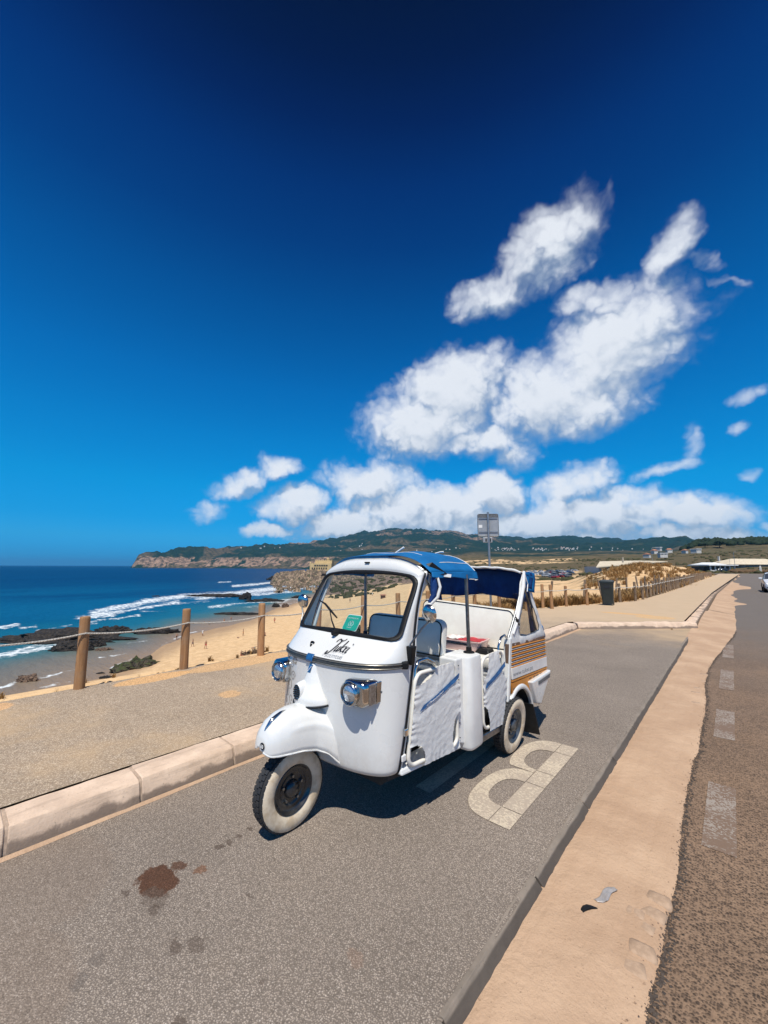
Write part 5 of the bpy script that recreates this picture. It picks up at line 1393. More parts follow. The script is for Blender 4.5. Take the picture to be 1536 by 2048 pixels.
for s in (1, -1):
    make_cover(s, (.632, 2.250, .362), (.640, 2.352, 1.0), (.690, 2.870, .350), (.676, 2.870, 1.0),
               [(-.02, 1.06, .30, .135), (1.02, .97, .10, .165), (.07, .05, .135, .125), (1.0, .16, .125, .17)], 'door_cover', 11, ((.10, .575, .635), (.97, .80, .858)), 'Calessino' if s > 0 else None)
    make_cover(s, (.690, 3.245, .335), (.690, 3.245, .965), (.700, 3.69, .318), (.700, 3.69, .985),
               [(-.02, 1.0, .12, .19), (1.02, 1.0, .15, .26), (-.02, .02, .10, .21), (1.02, .02, .085, .23)], 'rear_door_cover', 23, ((.03, .57, .645), (.90, .755, .825)))
    # grab loop at the front door top, steel hook rail at the rear door
    b = B(); b.tube([(s * .615, 2.37, .80), (s * .618, 2.385, 1.005), (s * .620, 2.42, 1.055), (s * .625, 2.52, 1.062), (s * .632, 2.60, 1.02), (s * .638, 2.66, .955), (s * .64, 2.74, .93)], .014, 10); b.obj('grab_rail', m_chrome, cart, smooth=60)
    b = B(); b.tube([(s * .69, 3.60, .90), (s * .69, 3.60, 1.00), (s * .69, 3.66, 1.075), (s * .69, 3.74, 1.09), (s * .69, 3.80, 1.05)], .011, 10); b.obj('grab_rail', m_chrome, cart, smooth=60)

# ------------------------------------------------------------------ seats
def cushion(b, x0, x1, y0, y1, z0, z1, r=.05, puff=.0):
    rings = []
    for t, k in ((0, .9), (.06, .98), (.15, 1.0), (.85, 1.0), (.95, .985), (1.0, .94)):
        z = z0 + (z1 - z0) * t; ring = []; cx, cy = (x0 + x1) / 2, (y0 + y1) / 2
        for qx, qy, a0 in ((x1 - r, y1 - r, 0), (x0 + r, y1 - r, 90), (x0 + r, y0 + r, 180), (x1 - r, y0 + r, 270)):
            ring += [(cx + (qx + r * math.cos(R(a0 + 22.5 * q)) - cx) * k, cy + (qy + r * math.sin(R(a0 + 22.5 * q)) - cy) * k, z) for q in range(5)]
        rings.append(ring)
    return b.loft(rings, True, True)
def back_pad(x0, x1, z0, z1L, z1R, yb, rake, th, r=.07):
    """upright pad: outline in x/z, thickness along y"""
    def outline(ins):
        o = []
        for cx, cz, a0 in ((x1 - r, z1R - r, 0), (x0 + r, z1L - r, 90), (x0 + .02, z0 + .02, 180), (x1 - .02, z0 + .02, 270)):
            rr = (r if a0 < 180 else .02) - ins
            o += [(cx + rr * math.cos(R(a0 + 15 * q)), cz + rr * math.sin(R(a0 + 15 * q))) for q in range(7)]
        return o
    rings = []
    for dy, ins in ((0, .016), (.006, .005), (.018, 0), (th - .02, 0), (th - .005, .006), (th, .018)):
        rings.append([(x, yb + dy + rake * (z - z0), z) for x, z in outline(ins)])
    return B().loft(rings, True, True), [(x, yb - .002 + rake * (z - z0), z) for x, z in outline(.010)]
pad, line = back_pad(-.37, .50, .985, 1.285, 1.285, 2.90, .16, .09)
fs_ = pad.obj('front_backrest', m_cream, cart, smooth=50)
B().tube(line, .006, 6, closed=True).obj('seat_piping', m_rubber, fs_, smooth=60)
b = B(); cushion(b, -.40, .50, 2.55, 2.98, .70, .80); b.obj('front_cushion', m_cream, cart, smooth=50)
b = B(); b.hexa([(-.42, 2.60, .37), (.50, 2.60, .37), (.50, 2.98, .37), (-.42, 2.98, .37), (-.42, 2.57, .70), (.50, 2.57, .70), (.50, 2.98, .70), (-.42, 2.98, .70)])
for k in range(9): b.bounds((-.42, 2.975, .42 + .06 * k), (.50, 2.990, .455 + .06 * k))
b.obj('seat_box', m_white2, cart, bevel=.006)
pad, line = back_pad(-.62, .60, .86, 1.335, 1.285, 4.12, .20, .10, .08)
rs_ = pad.obj('rear_backrest', m_cream, cart, smooth=50)
B().tube(line, .005, 6, closed=True).obj('seat_piping', m_rubber, rs_, smooth=60)
b = B(); cushion(b, -.62, .63, 3.66, 4.16, .76, .862); bq = b.obj('rear_cushion', m_cream, cart, smooth=50)
b = B(); b.tube([(-.60, 3.672, .80), (.60, 3.672, .80)], .004, 6); b.obj('seat_piping', m_rubber, bq)
b = B(); b.bounds((-.60, 3.70, .36), (.60, 4.15, .76))
for k in range(6): b.bounds((-.60, 3.684, .42 + .055 * k), (.60, 3.702, .455 + .055 * k))
b.obj('bench_box', m_white2, cart, bevel=.005)
b = B(); b.tube([(-.50, 3.55, 1.0), (.42, 3.55, .985)], .012, 8); b.obj('bench_rail', m_steel, cart, smooth=60)

# ------------------------------------------------------------------ rear body: slatted flanks, arches, tail
def arch(cy, cz, r, a0, a1, n=16): return [(cy + r * math.cos(R(a0 + (a1 - a0) * k / n)), cz + r * math.sin(R(a0 + (a1 - a0) * k / n))) for k in range(n + 1)]
AC = (3.975, .255)
for s in (1, -1):
    X = s * .712
    # backing panel with the wheel arch cut out
    ar = [(y, z) for y, z in arch(AC[0], AC[1], .300, 178, 22)]
    poly = [(3.76, .30 if False else ar[0][1])] + [(3.76, 1.0), (4.76, .955), (4.765, .60), (4.55, .50)] + ar[::-1]
    poly = [(3.76, 1.0), (4.76, .955), (4.765, .60), (4.40, .44)] + ar[::-1] + [(3.76, ar[0][1])]
    b = B(); b.prism([(X - s * .03, y, z) for y, z in poly], (s * .03, 0, 0)); side = b.obj('side_panel', m_brown, cart)
    b = B()
    b.hexa([(s * .64, 3.665, .262), (s * .718, 3.665, .262), (s * .718, 3.715, .262), (s * .64, 3.715, .262), (s * .655, 3.80, 1.055), (s * .722, 3.80, 1.055), (s * .722, 3.86, 1.055), (s * .655, 3.86, 1.055)])
    b.obj('rear_post', m_white, cart, bevel=.012)
    # slats: y from post to tail, each dropping a little to the rear
    def slat(z0, h, m, name='slat', y0=3.80, y1=4.755, pr=.012, drop=.042):
        b = B(); ya = y0 + (z0 - .6) * .10
        b.hexa([(X, ya, z0), (X + s * pr, ya, z0), (X + s * pr, y1, z0 - drop), (X, y1, z0 - drop), (X, ya, z0 + h), (X + s * pr, ya, z0 + h), (X + s * pr, y1, z0 + h - drop), (X, y1, z0 + h - drop)])
        return b.obj(name, m, side, bevel=.003)
    for k, z in enumerate((.955, .915, .875, .835, .797)):
        slat(z + .000, .012, m_orange); slat(z - .018, .010, m_cream if k < 3 else m_white2, pr=.008)
    slat(.665, .105, m_white2, 'name_board', pr=.014)
    slat(.762, .014, m_orange); slat(.640, .018, m_orange)
    # lower orange board follows the arch
    ar2 = arch(AC[0], AC[1], .318, 160, 40)
    pl = [(3.80, .628), (4.755, .588), (4.755, .545), (4.36, .50)] + [(y, z) for y, z in ar2[::-1] if z < .60] + [(3.785, ar2[0][1])]
    up_ = [(3.80, .632), (4.755, .590), (4.755, .535), (4.30, .53)] + [(y, min(z, .575)) for y, z in ar2[::-1]] + [(3.785, ar2[0][1])]
    b = B(); b.prism([(X, y, z) for y, z in up_], (s * .010, 0, 0)); lb = b.obj('lower_board', m_orange, side)
    for k in range(5):
        b = B(); b.bounds((X + s * .008, 4.22 + .10 * k, .588 - .004 * k), (X + s * .0125, 4.29 + .10 * k, .596 - .004 * k)); b.obj('board_slot', m_brown, lb)
    for k in range(3):
        b = B(); b.bounds((X + s * .008, 3.815, .575 - .035 * k), (X + s * .0125, 3.86, .582 - .035 * k)); b.obj('board_slot', m_brown, lb)
    # white arch flare
    rings = []
    for y, z in arch(AC[0], AC[1], .305, 178, 8, 22):
        d = Vector((0, y - AC[0], z - AC[1])).normalized()
        rings.append([(s * (.70 + dx_), y + d.y * dr, z + d.z * dr) for dx_, dr in ((0, .030), (.022, .028), (.034, .012), (.036, -.010), (.028, -.020), (0, -.020))])
    B().loft(rings, True, True).obj('wheel_arch', m_white, cart, smooth=50)
    # inner wheel housing keeps the arch dark
    b = B(); rings = []
    for y, z in arch(AC[0], AC[1], .295, 200, -20, 16): rings.append([(s * .70, y, z), (s * .40, y, z)])
    b.loft(rings, False); b.obj('wheel_housing', m_dark, cart, smooth=60)
    # mudflap
    b = B(); b.hexa([(s * .58, 4.20, .055), (s * .80, 4.24, .055), (s * .80, 4.255, .055), (s * .58, 4.215, .055), (s * .58, 4.15, .36), (s * .77, 4.17, .36), (s * .77, 4.185, .36), (s * .58, 4.165, .36)])
    b.obj('mudflap', m_rubber, cart, bevel=.004)
    # tail fairing with slot lamp
    b = B(); b.hexa([(s * .66, 4.30, .33), (s * .765, 4.32, .33), (s * .765, 4.42, .30), (s * .66, 4.42, .30), (s * .66, 4.16, .57), (s * .765, 4.20, .57), (s * .765, 4.77, .585), (s * .66, 4.77, .585)])
    tf = b.obj('tail_fairing', m_white, cart, bevel=.014)
    b = B(); b.hexa([(s * .764, 4.36, .510), (s * .770, 4.36, .510), (s * .770, 4.70, .520), (s * .764, 4.70, .520), (s * .764, 4.36, .545), (s * .770, 4.36, .545), (s * .770, 4.72, .558), (s * .764, 4.72, .558)])
    b.obj('fairing_slot', m_grey, tf)
    # web address on the white board
    vt, ft = text_flat('www.tukxi.pt', .062, 0)
    xm = max(x for x, y, z in vt)
    b = B(); b.add([(X + s * .0155, 3.825 + .50 * (x if s > 0 else xm - x) / xm, .690 + y * .95 - .042 * (.5 * x / xm)) for x, y, _ in vt], ft); b.obj('side_lettering', m_inkgrey, side)
b = B(); b.bounds((-.70, 4.735, .56), (.70, 4.765, .95)); b.obj('tail_gate', m_white2, cart, bevel=.01)
b = B(); b.bounds((-.66, 4.755, .40), (.66, 4.80, .50)); b.obj('rear_bumper', m_grey, cart, bevel=.015)

# ------------------------------------------------------------------ canvas roof (front), with piping, straps and a turned-up corner
def canopy(u, v, lift=0.0):     # u across -1..1, v 0 front .. 1 rear
    y = 2.615 + .70 * v + .03 * (1 - abs(u)) * v
    w = .605 + .035 * v; x = u * w
    zc = 1.848 + .030 * math.sin(math.pi * min(1, v * 1.0)) + .016 * v; zs = 1.705 - .010 * v
    z = zs + (zc - zs) * (1 - abs(u) ** 4.0)
    z -= .010 * math.cos(u * 9) * math.sin(math.pi * v) ** 2 * .6 + .008 * (float(fbm(u * 3, v * 4, 3, 4)) - .5)
    return x, y, z + lift
def canopy_side(u, v):          # valance hanging at the sides: u 0 top .. 1 bottom
    p = canopy(v_side, v); return p
b = B().grid(canopy, list(np.linspace(-1, 1, 41)), list(np.linspace(0, 1, 26)))
cn = b.obj('canopy', m_blue, cart, smooth=60, solid=.004)
for s in (1, -1):
    b = B().grid(lambda t, v: (canopy(s, v)[0] + s * (.012 * t + .008 * math.sin(v * 14) * t), canopy(s, v)[1] - .01 * t, canopy(s, v)[2] - t * (.038 + .022 * v + .005 * math.sin(v * 11))), list(np.linspace(0, 1, 8)), list(np.linspace(.02, 1, 30)))
    b.obj('canopy_valance', m_blue, cn, smooth=60, solid=.003)
    B().tube([canopy(s * .86, v, .005) for v in np.linspace(.35, 1, 20)], .0035, 6).obj('canopy_piping', m_inkwhite, cn)
    e = [(canopy(s, v)[0] + s * .014, canopy(s, v)[1] - .01, canopy(s, v)[2] - (.040 + .022 * v)) for v in np.linspace(.80, 1, 8)]
    B().tube(e + [(s * .66, 3.245, 1.63)], .0035, 6).obj('canopy_piping', m_inkwhite, cn)
    # black turned-up flap at the front corner, strap ends
    b = B().add([(s * .545, 2.625, 1.715), (s * .585, 2.72, 1.705), (s * .625, 2.83, 1.69), (s * .565, 2.70, 1.785), (s * .49, 2.62, 1.755), (s * .615, 2.66, 1.675)], [(0, 1, 3), (1, 2, 3), (0, 3, 4), (0, 5, 1), (5, 2, 1)])
    b.obj('corner_flap', m_rubber, cn, solid=.006)
    b = B().add([(s * .60, 2.74, 1.70), (s * .635, 2.88, 1.685), (s * .64, 2.86, 1.66), (s * .605, 2.72, 1.675)], [(0, 1, 2, 3)]); b.obj('corner_trim', m_inkwhite, cn, solid=.004)
B().tube([canopy(u, .98, .004) for u in np.linspace(-.98, .98, 40)], .0035, 6).obj('canopy_piping', m_inkwhite, cn)
B().tube([canopy(u, .28, .004) for u in np.linspace(-.5, .62, 30)], .0025, 6).obj('canopy_piping', m_inkwhite, cn)
for (u, v, a) in ((.0, .45, .05), (.45, .82, .012)):
    p = canopy(u, v); b = B(); b.tube([(p[0] - .03, p[1], p[2] + .004), (p[0] + .02, p[1] + .02, p[2] + .012 + a * .5), (p[0] + .05, p[1] + .03, p[2] + .006 + a)], [.007, .008, .010], 6); b.obj('strap_end', m_inkwhite, cn, smooth=60)
# roof hoop under the canvas
B().tube([(-.625, 3.14, 1.66)] + [canopy(u, .84, -.012) for u in np.linspace(-.95, .95, 24)] + [(.625, 3.14, 1.66)], .012, 8).obj('roof_hoop', m_steel, cart, smooth=60)

# rear hood: navy canvas rolled half up, clear window under it, white quarter panels with clear triangles
def hood_top(u, v):
    x = u * (.655 - .02 * v); y = 4.30 + .28 * v
    return x, y, 1.685 + .055 * (1 - abs(u) ** 4) - .03 * v
b = B().grid(hood_top, list(np.linspace(-1, 1, 33)), list(np.linspace(0, 1, 8)))
hood = b.obj('rear_hood', m_navy, cart, smooth=60, solid=.006)
roll = [(u * .655, 4.285, 1.690 + .055 * (1 - abs(u) ** 4) + .003 * math.sin(u * 23)) for u in np.linspace(-1, 1, 40)]
B().tube(roll, [.011 + .005 * float(vnoise(k * .7, 1, 3)) for k in range(40)], 8).obj('hood_roll', m_wcanvas, hood, smooth=60)
def hood_back(u, v):   # v 0 top .. 1 bottom
    x = u * (.635 + .01 * v); y = 4.55 - .0 * v + .035 * math.sin(u * 8 + 2 * v) * v + .02 * math.sin(u * 19 + 1) * v
    zt = 1.655 + .055 * (1 - abs(u) ** 4); zb = 1.395 - .055 * abs(u) ** 6 + .018 * math.sin(u * 5 + 1)
    return x, y - .10 * (1 - v) * 0, zt + (zb - zt) * v
b = B().grid(hood_back, list(np.linspace(-1, 1, 61)), list(np.linspace(0, 1, 16)))
b.obj('hood_curtain', m_navy, hood, smooth=70, solid=.006)
b = B().grid(lambda u, v: (u * .585, 4.575 + .10 * v, 1.44 - .48 * v), list(np.linspace(-1, 1, 14)), list(np.linspace(0, 1, 8)))
b.obj('hood_window', m_vinyl, hood, smooth=60)
for s in (1, -1):
    b = B().grid(lambda u, v: (s * (.585 + .06 * u), 4.572 + .10 * v, 1.44 - .48 * v), [0, .5, 1], list(np.linspace(0, 1, 10))); b.obj('hood_strip', m_navy, hood, solid=.005)
    # bars of the hood frame
    b = B(); b.tube([(s * .672, 3.86, 1.04), (s * .668, 4.10, 1.30), (s * .655, 4.32, 1.60), (s * .64, 4.36, 1.68)], .013, 8); b.tube([(s * .655, 4.32, 1.60), (s * .66, 4.50, 1.30), (s * .68, 4.62, 1.0)], .010, 8)
    b.obj('hood_bar', m_steel, hood, smooth=60)
    # quarter panel: outline and window hole
    OUT = [(3.80, .955), (3.83, 1.06), (3.93, 1.15), (4.02, 1.25), (4.14, 1.40), (4.24, 1.56), (4.33, 1.685), (4.43, 1.66), (4.52, 1.50), (4.60, 1.30), (4.70, 1.08), (4.80, .985), (4.78, .945), (4.45, .955), (4.10, .950)]
    WIN = [(4.075, 1.045), (4.065, 1.10), (4.12, 1.20), (4.22, 1.33), (4.33, 1.485), (4.39, 1.545), (4.43, 1.50), (4.48, 1.38), (4.55, 1.22), (4.615, 1.085), (4.61, 1.045), (4.45, 1.035), (4.25, 1.030)]
    def dens(P, n):
        P = np.array(P + [P[0]]); d = np.concatenate([[0], np.cumsum(np.hypot(*np.diff(P, axis=0).T))]); t = np.linspace(0, d[-1], n + 1)[:-1]
        return np.stack([np.interp(t, d, P[:, 0]), np.interp(t, d, P[:, 1])], 1)
    C2 = np.array([4.36, 1.22]); angs = np.linspace(0, 2 * math.pi, 97)[:-1]
    def cast(P, a):
        P = np.array(P); Q = np.roll(P, -1, 0); dvec = np.array([math.cos(a), math.sin(a)]); best = 0
        for p, q in zip(P, Q):
            e = q - p; m_ = dvec[0] * -e[1] + dvec[1] * e[0]
            if abs(m_) < 1e-9: continue
            w_ = p - C2; t = (w_[0] * -e[1] + w_[1] * e[0]) / m_; k = (dvec[0] * w_[1] - dvec[1] * w_[0]) / m_
            if t > 0 and -1e-6 <= k <= 1 + 1e-6: best = max(best, t)
        return C2 + dvec * best
    XQ = lambda y, z: s * (.705 - .045 * sstep(z, 1.0, 1.65) + .010 * (float(fbm(y * 9, z * 9, 3, 12)) - .5) * 2)
    rings = []
    for q in (0, .2, .5, .8, 1):
        ring = []
        for a in angs:
            w_, o_ = cast(WIN, a), cast(OUT, a); p = w_ + (o_ - w_) * q; ring.append((float(XQ(*p)) + s * .006 * math.sin(q * 3.14), p[0], p[1]))
        rings.append(ring)
    qp = B().loft(rings, True).obj('quarter_panel', m_wcanvas, hood, smooth=60, solid=.005)
    vs = [(float(XQ(*C2)) - s * .002, C2[0], C2[1])] + [(float(XQ(*cast(WIN, a))) - s * .002, *(cast(WIN, a) * 1.03 - C2 * .03)) for a in angs]
    B().add(vs, [(0, 1 + k, 1 + (k + 1) % 96) for k in range(96)]).obj('quarter_window', m_vinyl, qp, smooth=60)
    B().tube([(float(XQ(*cast(WIN, a))) + s * .004, *cast(WIN, a)) for a in angs], .004, 5, closed=True).obj('window_welt', m_grey, qp)
    # straps and loose blue canvas at the corner
    b = B(); b.tube([(s * .672, 4.34, 1.70), (s * .69, 4.26, 1.55), (s * .70, 4.12, 1.34), (s * .705, 4.00, 1.17), (s * .71, 3.90, 1.08)], [.016, .022, .018, .016, .012], 8); b.obj('rolled_flap', m_wcanvas, hood, smooth=60)
    b = B(); b.box((s * .705, 4.02, 1.20), (.03, .05, .035)); b.tube([(s * .71, 3.98, 1.24), (s * .715, 4.03, 1.19), (s * .71, 4.06, 1.15)], .008, 6); b.obj('strap_buckle', m_rubber, hood, bevel=.004)
    for k in range(3):
        b = B().grid(lambda u, v: (s * (.655 + .03 * u + .012 * k), 4.36 + .10 * u + .04 * k + .02 * math.sin(v * 5), 1.70 - (.14 + .04 * k) * v - .02 * u), [0, .35, .7, 1], list(np.linspace(0, 1, 8))); b.obj('hood_fold', m_blue if k != 1 else m_navy, hood, smooth=60, solid=.006)
    B().tube([(s * .65, 4.30, 1.70), (s * .675, 4.36, 1.66), (s * .685, 4.40, 1.56), (s * .69, 4.36, 1.48)], .005, 6).obj('hood_piping', m_inkwhite, hood)
    b = B().grid(lambda u, v: (s * (.70 + .01 * math.sin(v * 6)), 4.70 + .12 * v, 1.06 - .13 * v + .035 * u), [0, .5, 1], list(np.linspace(0, 1, 8))); b.obj('hood_fold', m_blue, hood, smooth=60, solid=.005)
    # bundle of furled side curtain tied behind the door post
    b = B(); b.tube([(s * .60, 2.66, 1.665), (s * .605, 2.66, 1.60), (s * .61, 2.65, 1.52), (s * .60, 2.60, 1.47)], [.022, .030, .024, .012], 10); b.obj('furled_curtain', m_navy, cart, smooth=60) if s > 0 else None
    b = B(); b.tube([(s * .625, 2.69, 1.66), (s * .65, 2.685, 1.59), (s * .635, 2.67, 1.51), (s * .60, 2.60, 1.45), (s * .595, 2.54, 1.42)], [.010, .012, .014, .016, .012], 8); b.obj('furled_curtain', m_wcanvas, cart, smooth=60) if s > 0 else None

# ------------------------------------------------------------------ mirrors
for s in (1, -1):
    base = np.array([s * .636, 2.315, 1.155]); c = np.array([s * .745, 2.392, 1.413])
    b = B(); b.hexa([tuple(base + np.array(q)) for q in ((-.02, -.02, -.10), (.02, -.02, -.10), (.02, .02, -.10), (-.02, .02, -.10), (-.025, -.03, .03), (.03, -.03, .03), (.03, .03, .03), (-.025, .03, .03))])
    mi = b.obj('mirror_bracket', m_rubber, cart, bevel=.008)
    B().tube([base + np.array([0, -.02, .0]), base + np.array([s * .01, -.02, .045]), c * .6 + base * .4, c + np.array([0, -.01, -.055])], [.008, .007, .007, .007], 8).obj('mirror_arm', m_steel, mi, smooth=60)
    m = Matrix.Rotation(R(-8 * s), 3, 'Z') @ Matrix.Rotation(R(8), 3, 'X')
    def lath(prof, n=32):
        rings = []
        for r, h in prof:
            rings.append([tuple(np.array(m @ Vector((r * math.cos(2 * math.pi * k / n), h, r * math.sin(2 * math.pi * k / n)))) + c) for k in range(n)])
        return rings
    B().loft(lath([(.001, -.030), (.025, -.0285), (.048, -.022), (.062, -.011), (.068, .003), (.064, .008)]), True).obj('mirror_shell', m_chrome, mi, smooth=60)
    B().loft(lath([(.064, .006), (.001, .006)]), True).obj('mirror_glass', m_chrome, mi, smooth=60)

# ------------------------------------------------------------------ things lying on the rear bench
tray = empty('plastic_tray', (VX + .15, 3.92, .866), R(6)); tag(tray, 'pale pink plastic tray holding red cloth on the white rear bench of the rickshaw', 'tray')
b = MB(); out, inn = [], []
def rr(hx, hy, r, z): return [(sx_ * (hx - r) + r * math.cos(R(a0 + 22.5 * k)), sy_ * (hy - r) + r * math.sin(R(a0 + 22.5 * k)), z) for sx_, sy_, a0 in ((1, 1, 0), (-1, 1, 90), (-1, -1, 180), (1, -1, 270)) for k in range(5)]
b.loft([rr(.20, .12, .03, 0), rr(.225, .145, .03, .095), rr(.235, .155, .03, .097), rr(.235, .155, .03, .105), rr(.218, .138, .03, .104), rr(.195, .115, .03, .012)], True, True); b.obj('tray_tub', m_pink, tray, smooth=40)
b = MB(); n = 14
b.grid(lambda u, v: (.02 + .16 * u, .0 + .11 * v, .075 + .045 * float(fbm(u * 2.2 + 3, v * 2.2, 4, 6))), list(np.linspace(-.6, 1, n)), list(np.linspace(-1, 1, n)))
tag(b.obj('red_cloth', m_red, None, smooth=70, loc=(VX + .17, 3.92, .866)), 'crumpled red cloth lying in the pale pink tray', 'cloth')
b = MB(); b.grid(lambda u, v: (.09 * u, .10 * v, .085 + .045 * float(fbm(u * 2.5 + 9, v * 2.5, 4, 16))), list(np.linspace(-1, 1, n)), list(np.linspace(-1, 1, n)))
tag(b.obj('plastic_bag', m_wcanvas, None, smooth=70, loc=(VX + .02, 3.92, .866)), 'crumpled white plastic bag beside the red cloth in the tray', 'bag')
b = MB(); b.hexa([(-.09, -.07, 0), (.09, -.07, 0), (.09, .07, 0), (-.09, .07, 0), (-.05, -.05, .05), (.07, -.05, .045), (.07, .06, .05), (-.05, .06, .055)])
tag(b.obj('dark_pouch', m_rubber, None, bevel=.015, loc=(VX + .42, 3.84, .866)), 'small black pouch on the rear bench between tray and roof pole', 'pouch')
# ------------------------------------------------------------------ rope fences
def wood(name, c, c2, k=1.0):
    m, t, p = base_mat(name)
    co = coords(t); st = t.vmath('MULTIPLY', co, (22, 22, 1.6))
    n = t.noise(st, 1.0, 6, .65, .8); n2 = t.noise(co, 5, 5, .6)
    oi = t.new('ShaderNodeObjectInfo')
    col = t.mix(t.smooth(n, .32, .68), rgba(c2), rgba(c)); col = t.mix(t.smooth(n, .60, .72), col, rgba(tuple(x * .45 for x in c2)))
    col = t.mix(t.math('MULTIPLY', t.smooth(n2, .45, .7), .4), col, rgba((.36, .29, .22)))
    col = t.mix(1.0, col, t.ramp(oi.outputs['Random'], [(0, .78), (1, 1.12)]), 'MULTIPLY')
    t.link(col, p.inputs['Base Color']); p.inputs['Roughness'].default_value = .85
    bump(t, p, n, .6, .006); return m
m_post = wood('fence_timber', (.50, .265, .115), (.33, .165, .07))
m_postg = wood('weathered_timber', (.27, .185, .115), (.15, .10, .062))
m_rope = PM('rope', (.60, .56, .49), (.42, .38, .32), 40, .85, bmp=.8, bscale=120)
def post_mesh(h, r, seed, m=None):
    b = MB(); rings = []; n = 14
    for z, k in ((-.12, 1.0), (.02, 1.02), (h * .3, 1.0), (h * .6, .985), (h - .03, .97), (h - .008, .95), (h, .88), (h + .004, .45)):
        rings.append([(r * k * math.cos(2 * math.pi * j / n) * (1 + .05 * (vnoise(j * 1.3, z * 3, seed) - .5)) + .006 * (vnoise(z * 3, seed, 2) - .5), r * k * math.sin(2 * math.pi * j / n) * (1 + .05 * (vnoise(j * 1.3 + 7, z * 3, seed) - .5)), z) for j in range(n)])
    b.loft(rings, True, True); return b.mesh('post', m or m_post, 50)
def rope_mesh(p, q, sag, r=.0115, n=22, strands=3):
    """laid rope: three strands twisted round each other"""
    b = MB(); p, q = Vector(p), Vector(q); L = (q - p).length; ax = (q - p).normalized(); sd = ax.cross(Vector((0, 0, 1))).normalized(); u_ = sd.cross(ax)
    N = max(24, int(L * 44))
    for s_ in range(strands):
        pts = []
        for k in range(N + 1):
            t = k / N; c = p + (q - p) * t + Vector((0, 0, -4 * sag * t * (1 - t))); a = 2 * math.pi * (t * L * 11 + s_ / strands)
            pts.append(c + sd * (math.cos(a) * r * .55) + u_ * (math.sin(a) * r * .55))
        b.tube(pts, r * .62, 5, caps=False)
    return b
fence = empty('rope_fence', (-6.5, 1.38, .165))
tag(fence, 'brown timber post and rope fence along the pavement edge above the beach', 'fence')
pm = [post_mesh(.91, .062, k) for k in range(4)]
PY = [1.38 + 1.31 * k for k in range(-4, 12)]
ptop = []
for k, y in enumerate(PY):
    o = bpy.data.objects.new('post', pm[k % 4]); COL.objects.link(o); o.parent = fence
    x = (0 if y < 12.4 else .34 * (y - 12.4)) + random.uniform(-.02, .02); tilt = random.uniform(-1.4, 1.4)
    o.location = (x, y - 1.38, 0); o.rotation_euler = (R(random.uniform(-1.5, 1.5)), R(tilt), random.uniform(0, 6)); ptop.append(Vector((x, y - 1.38, .70)))
for a, c in zip(ptop[:-1], ptop[1:]):
    rope_mesh(a + Vector((.055, 0, 0)), c + Vector((.055, 0, 0)), .045).obj('rope', m_rope, fence, smooth=60)
# far fence: across the end of the pavement, then beside it into the distance
fence2 = empty('rope_fence', (-5.73, 15.96, .15))
tag(fence2, 'long weathered post and rope fence holding back the grassy dune', 'fence')
pm2 = [post_mesh(.90, .058, 10 + k, m_post if k == 0 else m_postg) for k in range(4)]
pp = [(-5.73, 15.96), (-5.2, 17.15), (-4.72, 18.3), (-4.40, 19.6), (-4.02, 21.0), (-3.62, 22.3)] + [(-3.46 + .006 * k, 23.5 + 1.18 * k) for k in range(64)]
prev = None
for k, (x, y) in enumerate(pp):
    o = bpy.data.objects.new('post', pm2[1 + k % 3 if k > 3 else 0]); COL.objects.link(o); o.parent = fence2
    g_ = .15 - .05 * float(sstep(y, 60, 130))
    o.location = (x + 5.73 + random.uniform(-.02, .02), y - 15.96, g_ - .15); o.rotation_euler = (R(random.uniform(-2.5, 2.5)), R(random.uniform(-2.5, 2.5)), random.uniform(0, 6))
    o.scale = (1, 1, random.uniform(.92, 1.06))
    cur = Vector((x + 5.73 + .06, y - 15.96, g_ - .15 + .70))
    if prev is not None and k < 34: rope_mesh(prev, cur, .05, .016, strands=3 if k < 8 else 1).obj('rope', m_rope, fence2, smooth=60)
    prev = cur
# older leaning posts behind
old = empty('old_fence', (-6.2, 18, 0)); tag(old, 'older broken row of leaning dark posts in the dune grass behind the rope fence', 'fence')
for k, (x, y, t1, t2) in enumerate([(-5.9, 17.3, 8, 10), (-5.2, 19.6, -9, 4), (-4.9, 21.8, 5, -8), (-4.7, 23.6, -4, 6), (-4.6, 26, 7, 3), (-4.4, 28.5, -3, -6), (-4.5, 31, 6, 8), (-4.3, 34, -6, 4), (-4.3, 38, 3, -7), (-4.2, 42, 5, 2)]):
    o = bpy.data.objects.new('post', pm2[1 + k % 3]); COL.objects.link(o); o.parent = old; o.location = (x + 6.2, y - 18, land_z(x, y) + .05); o.rotation_euler = (R(t1), R(t2), 0); o.scale = (.8, .8, 1.15)

# ------------------------------------------------------------------ sign seen from behind, bin, litter
m_galv = PM('galvanised_steel', (.42, .43, .44), (.33, .34, .35), 9, .45, .85)
m_signback = PM('sign_back_grey', (.40, .41, .42), (.34, .35, .36), 4, .5, .4)
sign = empty('road_sign', (-5.97, 12.0, .165)); tag(sign, 'tall grey metal sign seen from behind, rising above the rickshaw roof', 'sign')
b = MB(); b.tube([(0, 0, -.1), (0, 0, 3.40)], .036, 14); b.obj('sign_pole', m_galv, sign, smooth=60)
sm = Matrix.Rotation(R(34), 3, 'Z')
def sg(p): q = sm @ Vector(p); return (q.x, q.y, q.z)
b = MB(); poly = rrect(-.34, .34, 2.60, 3.345, .05); b.prism([sg((x, .055, z)) for x, z in poly], sg((0, .012, 0))); pl_ = b.obj('sign_panel', m_signback, sign)
b = MB(); b.tube([sg((x, .052, z)) for x, z in poly], .010, 6, closed=True); b.obj('panel_rim', m_galv, pl_, smooth=60)
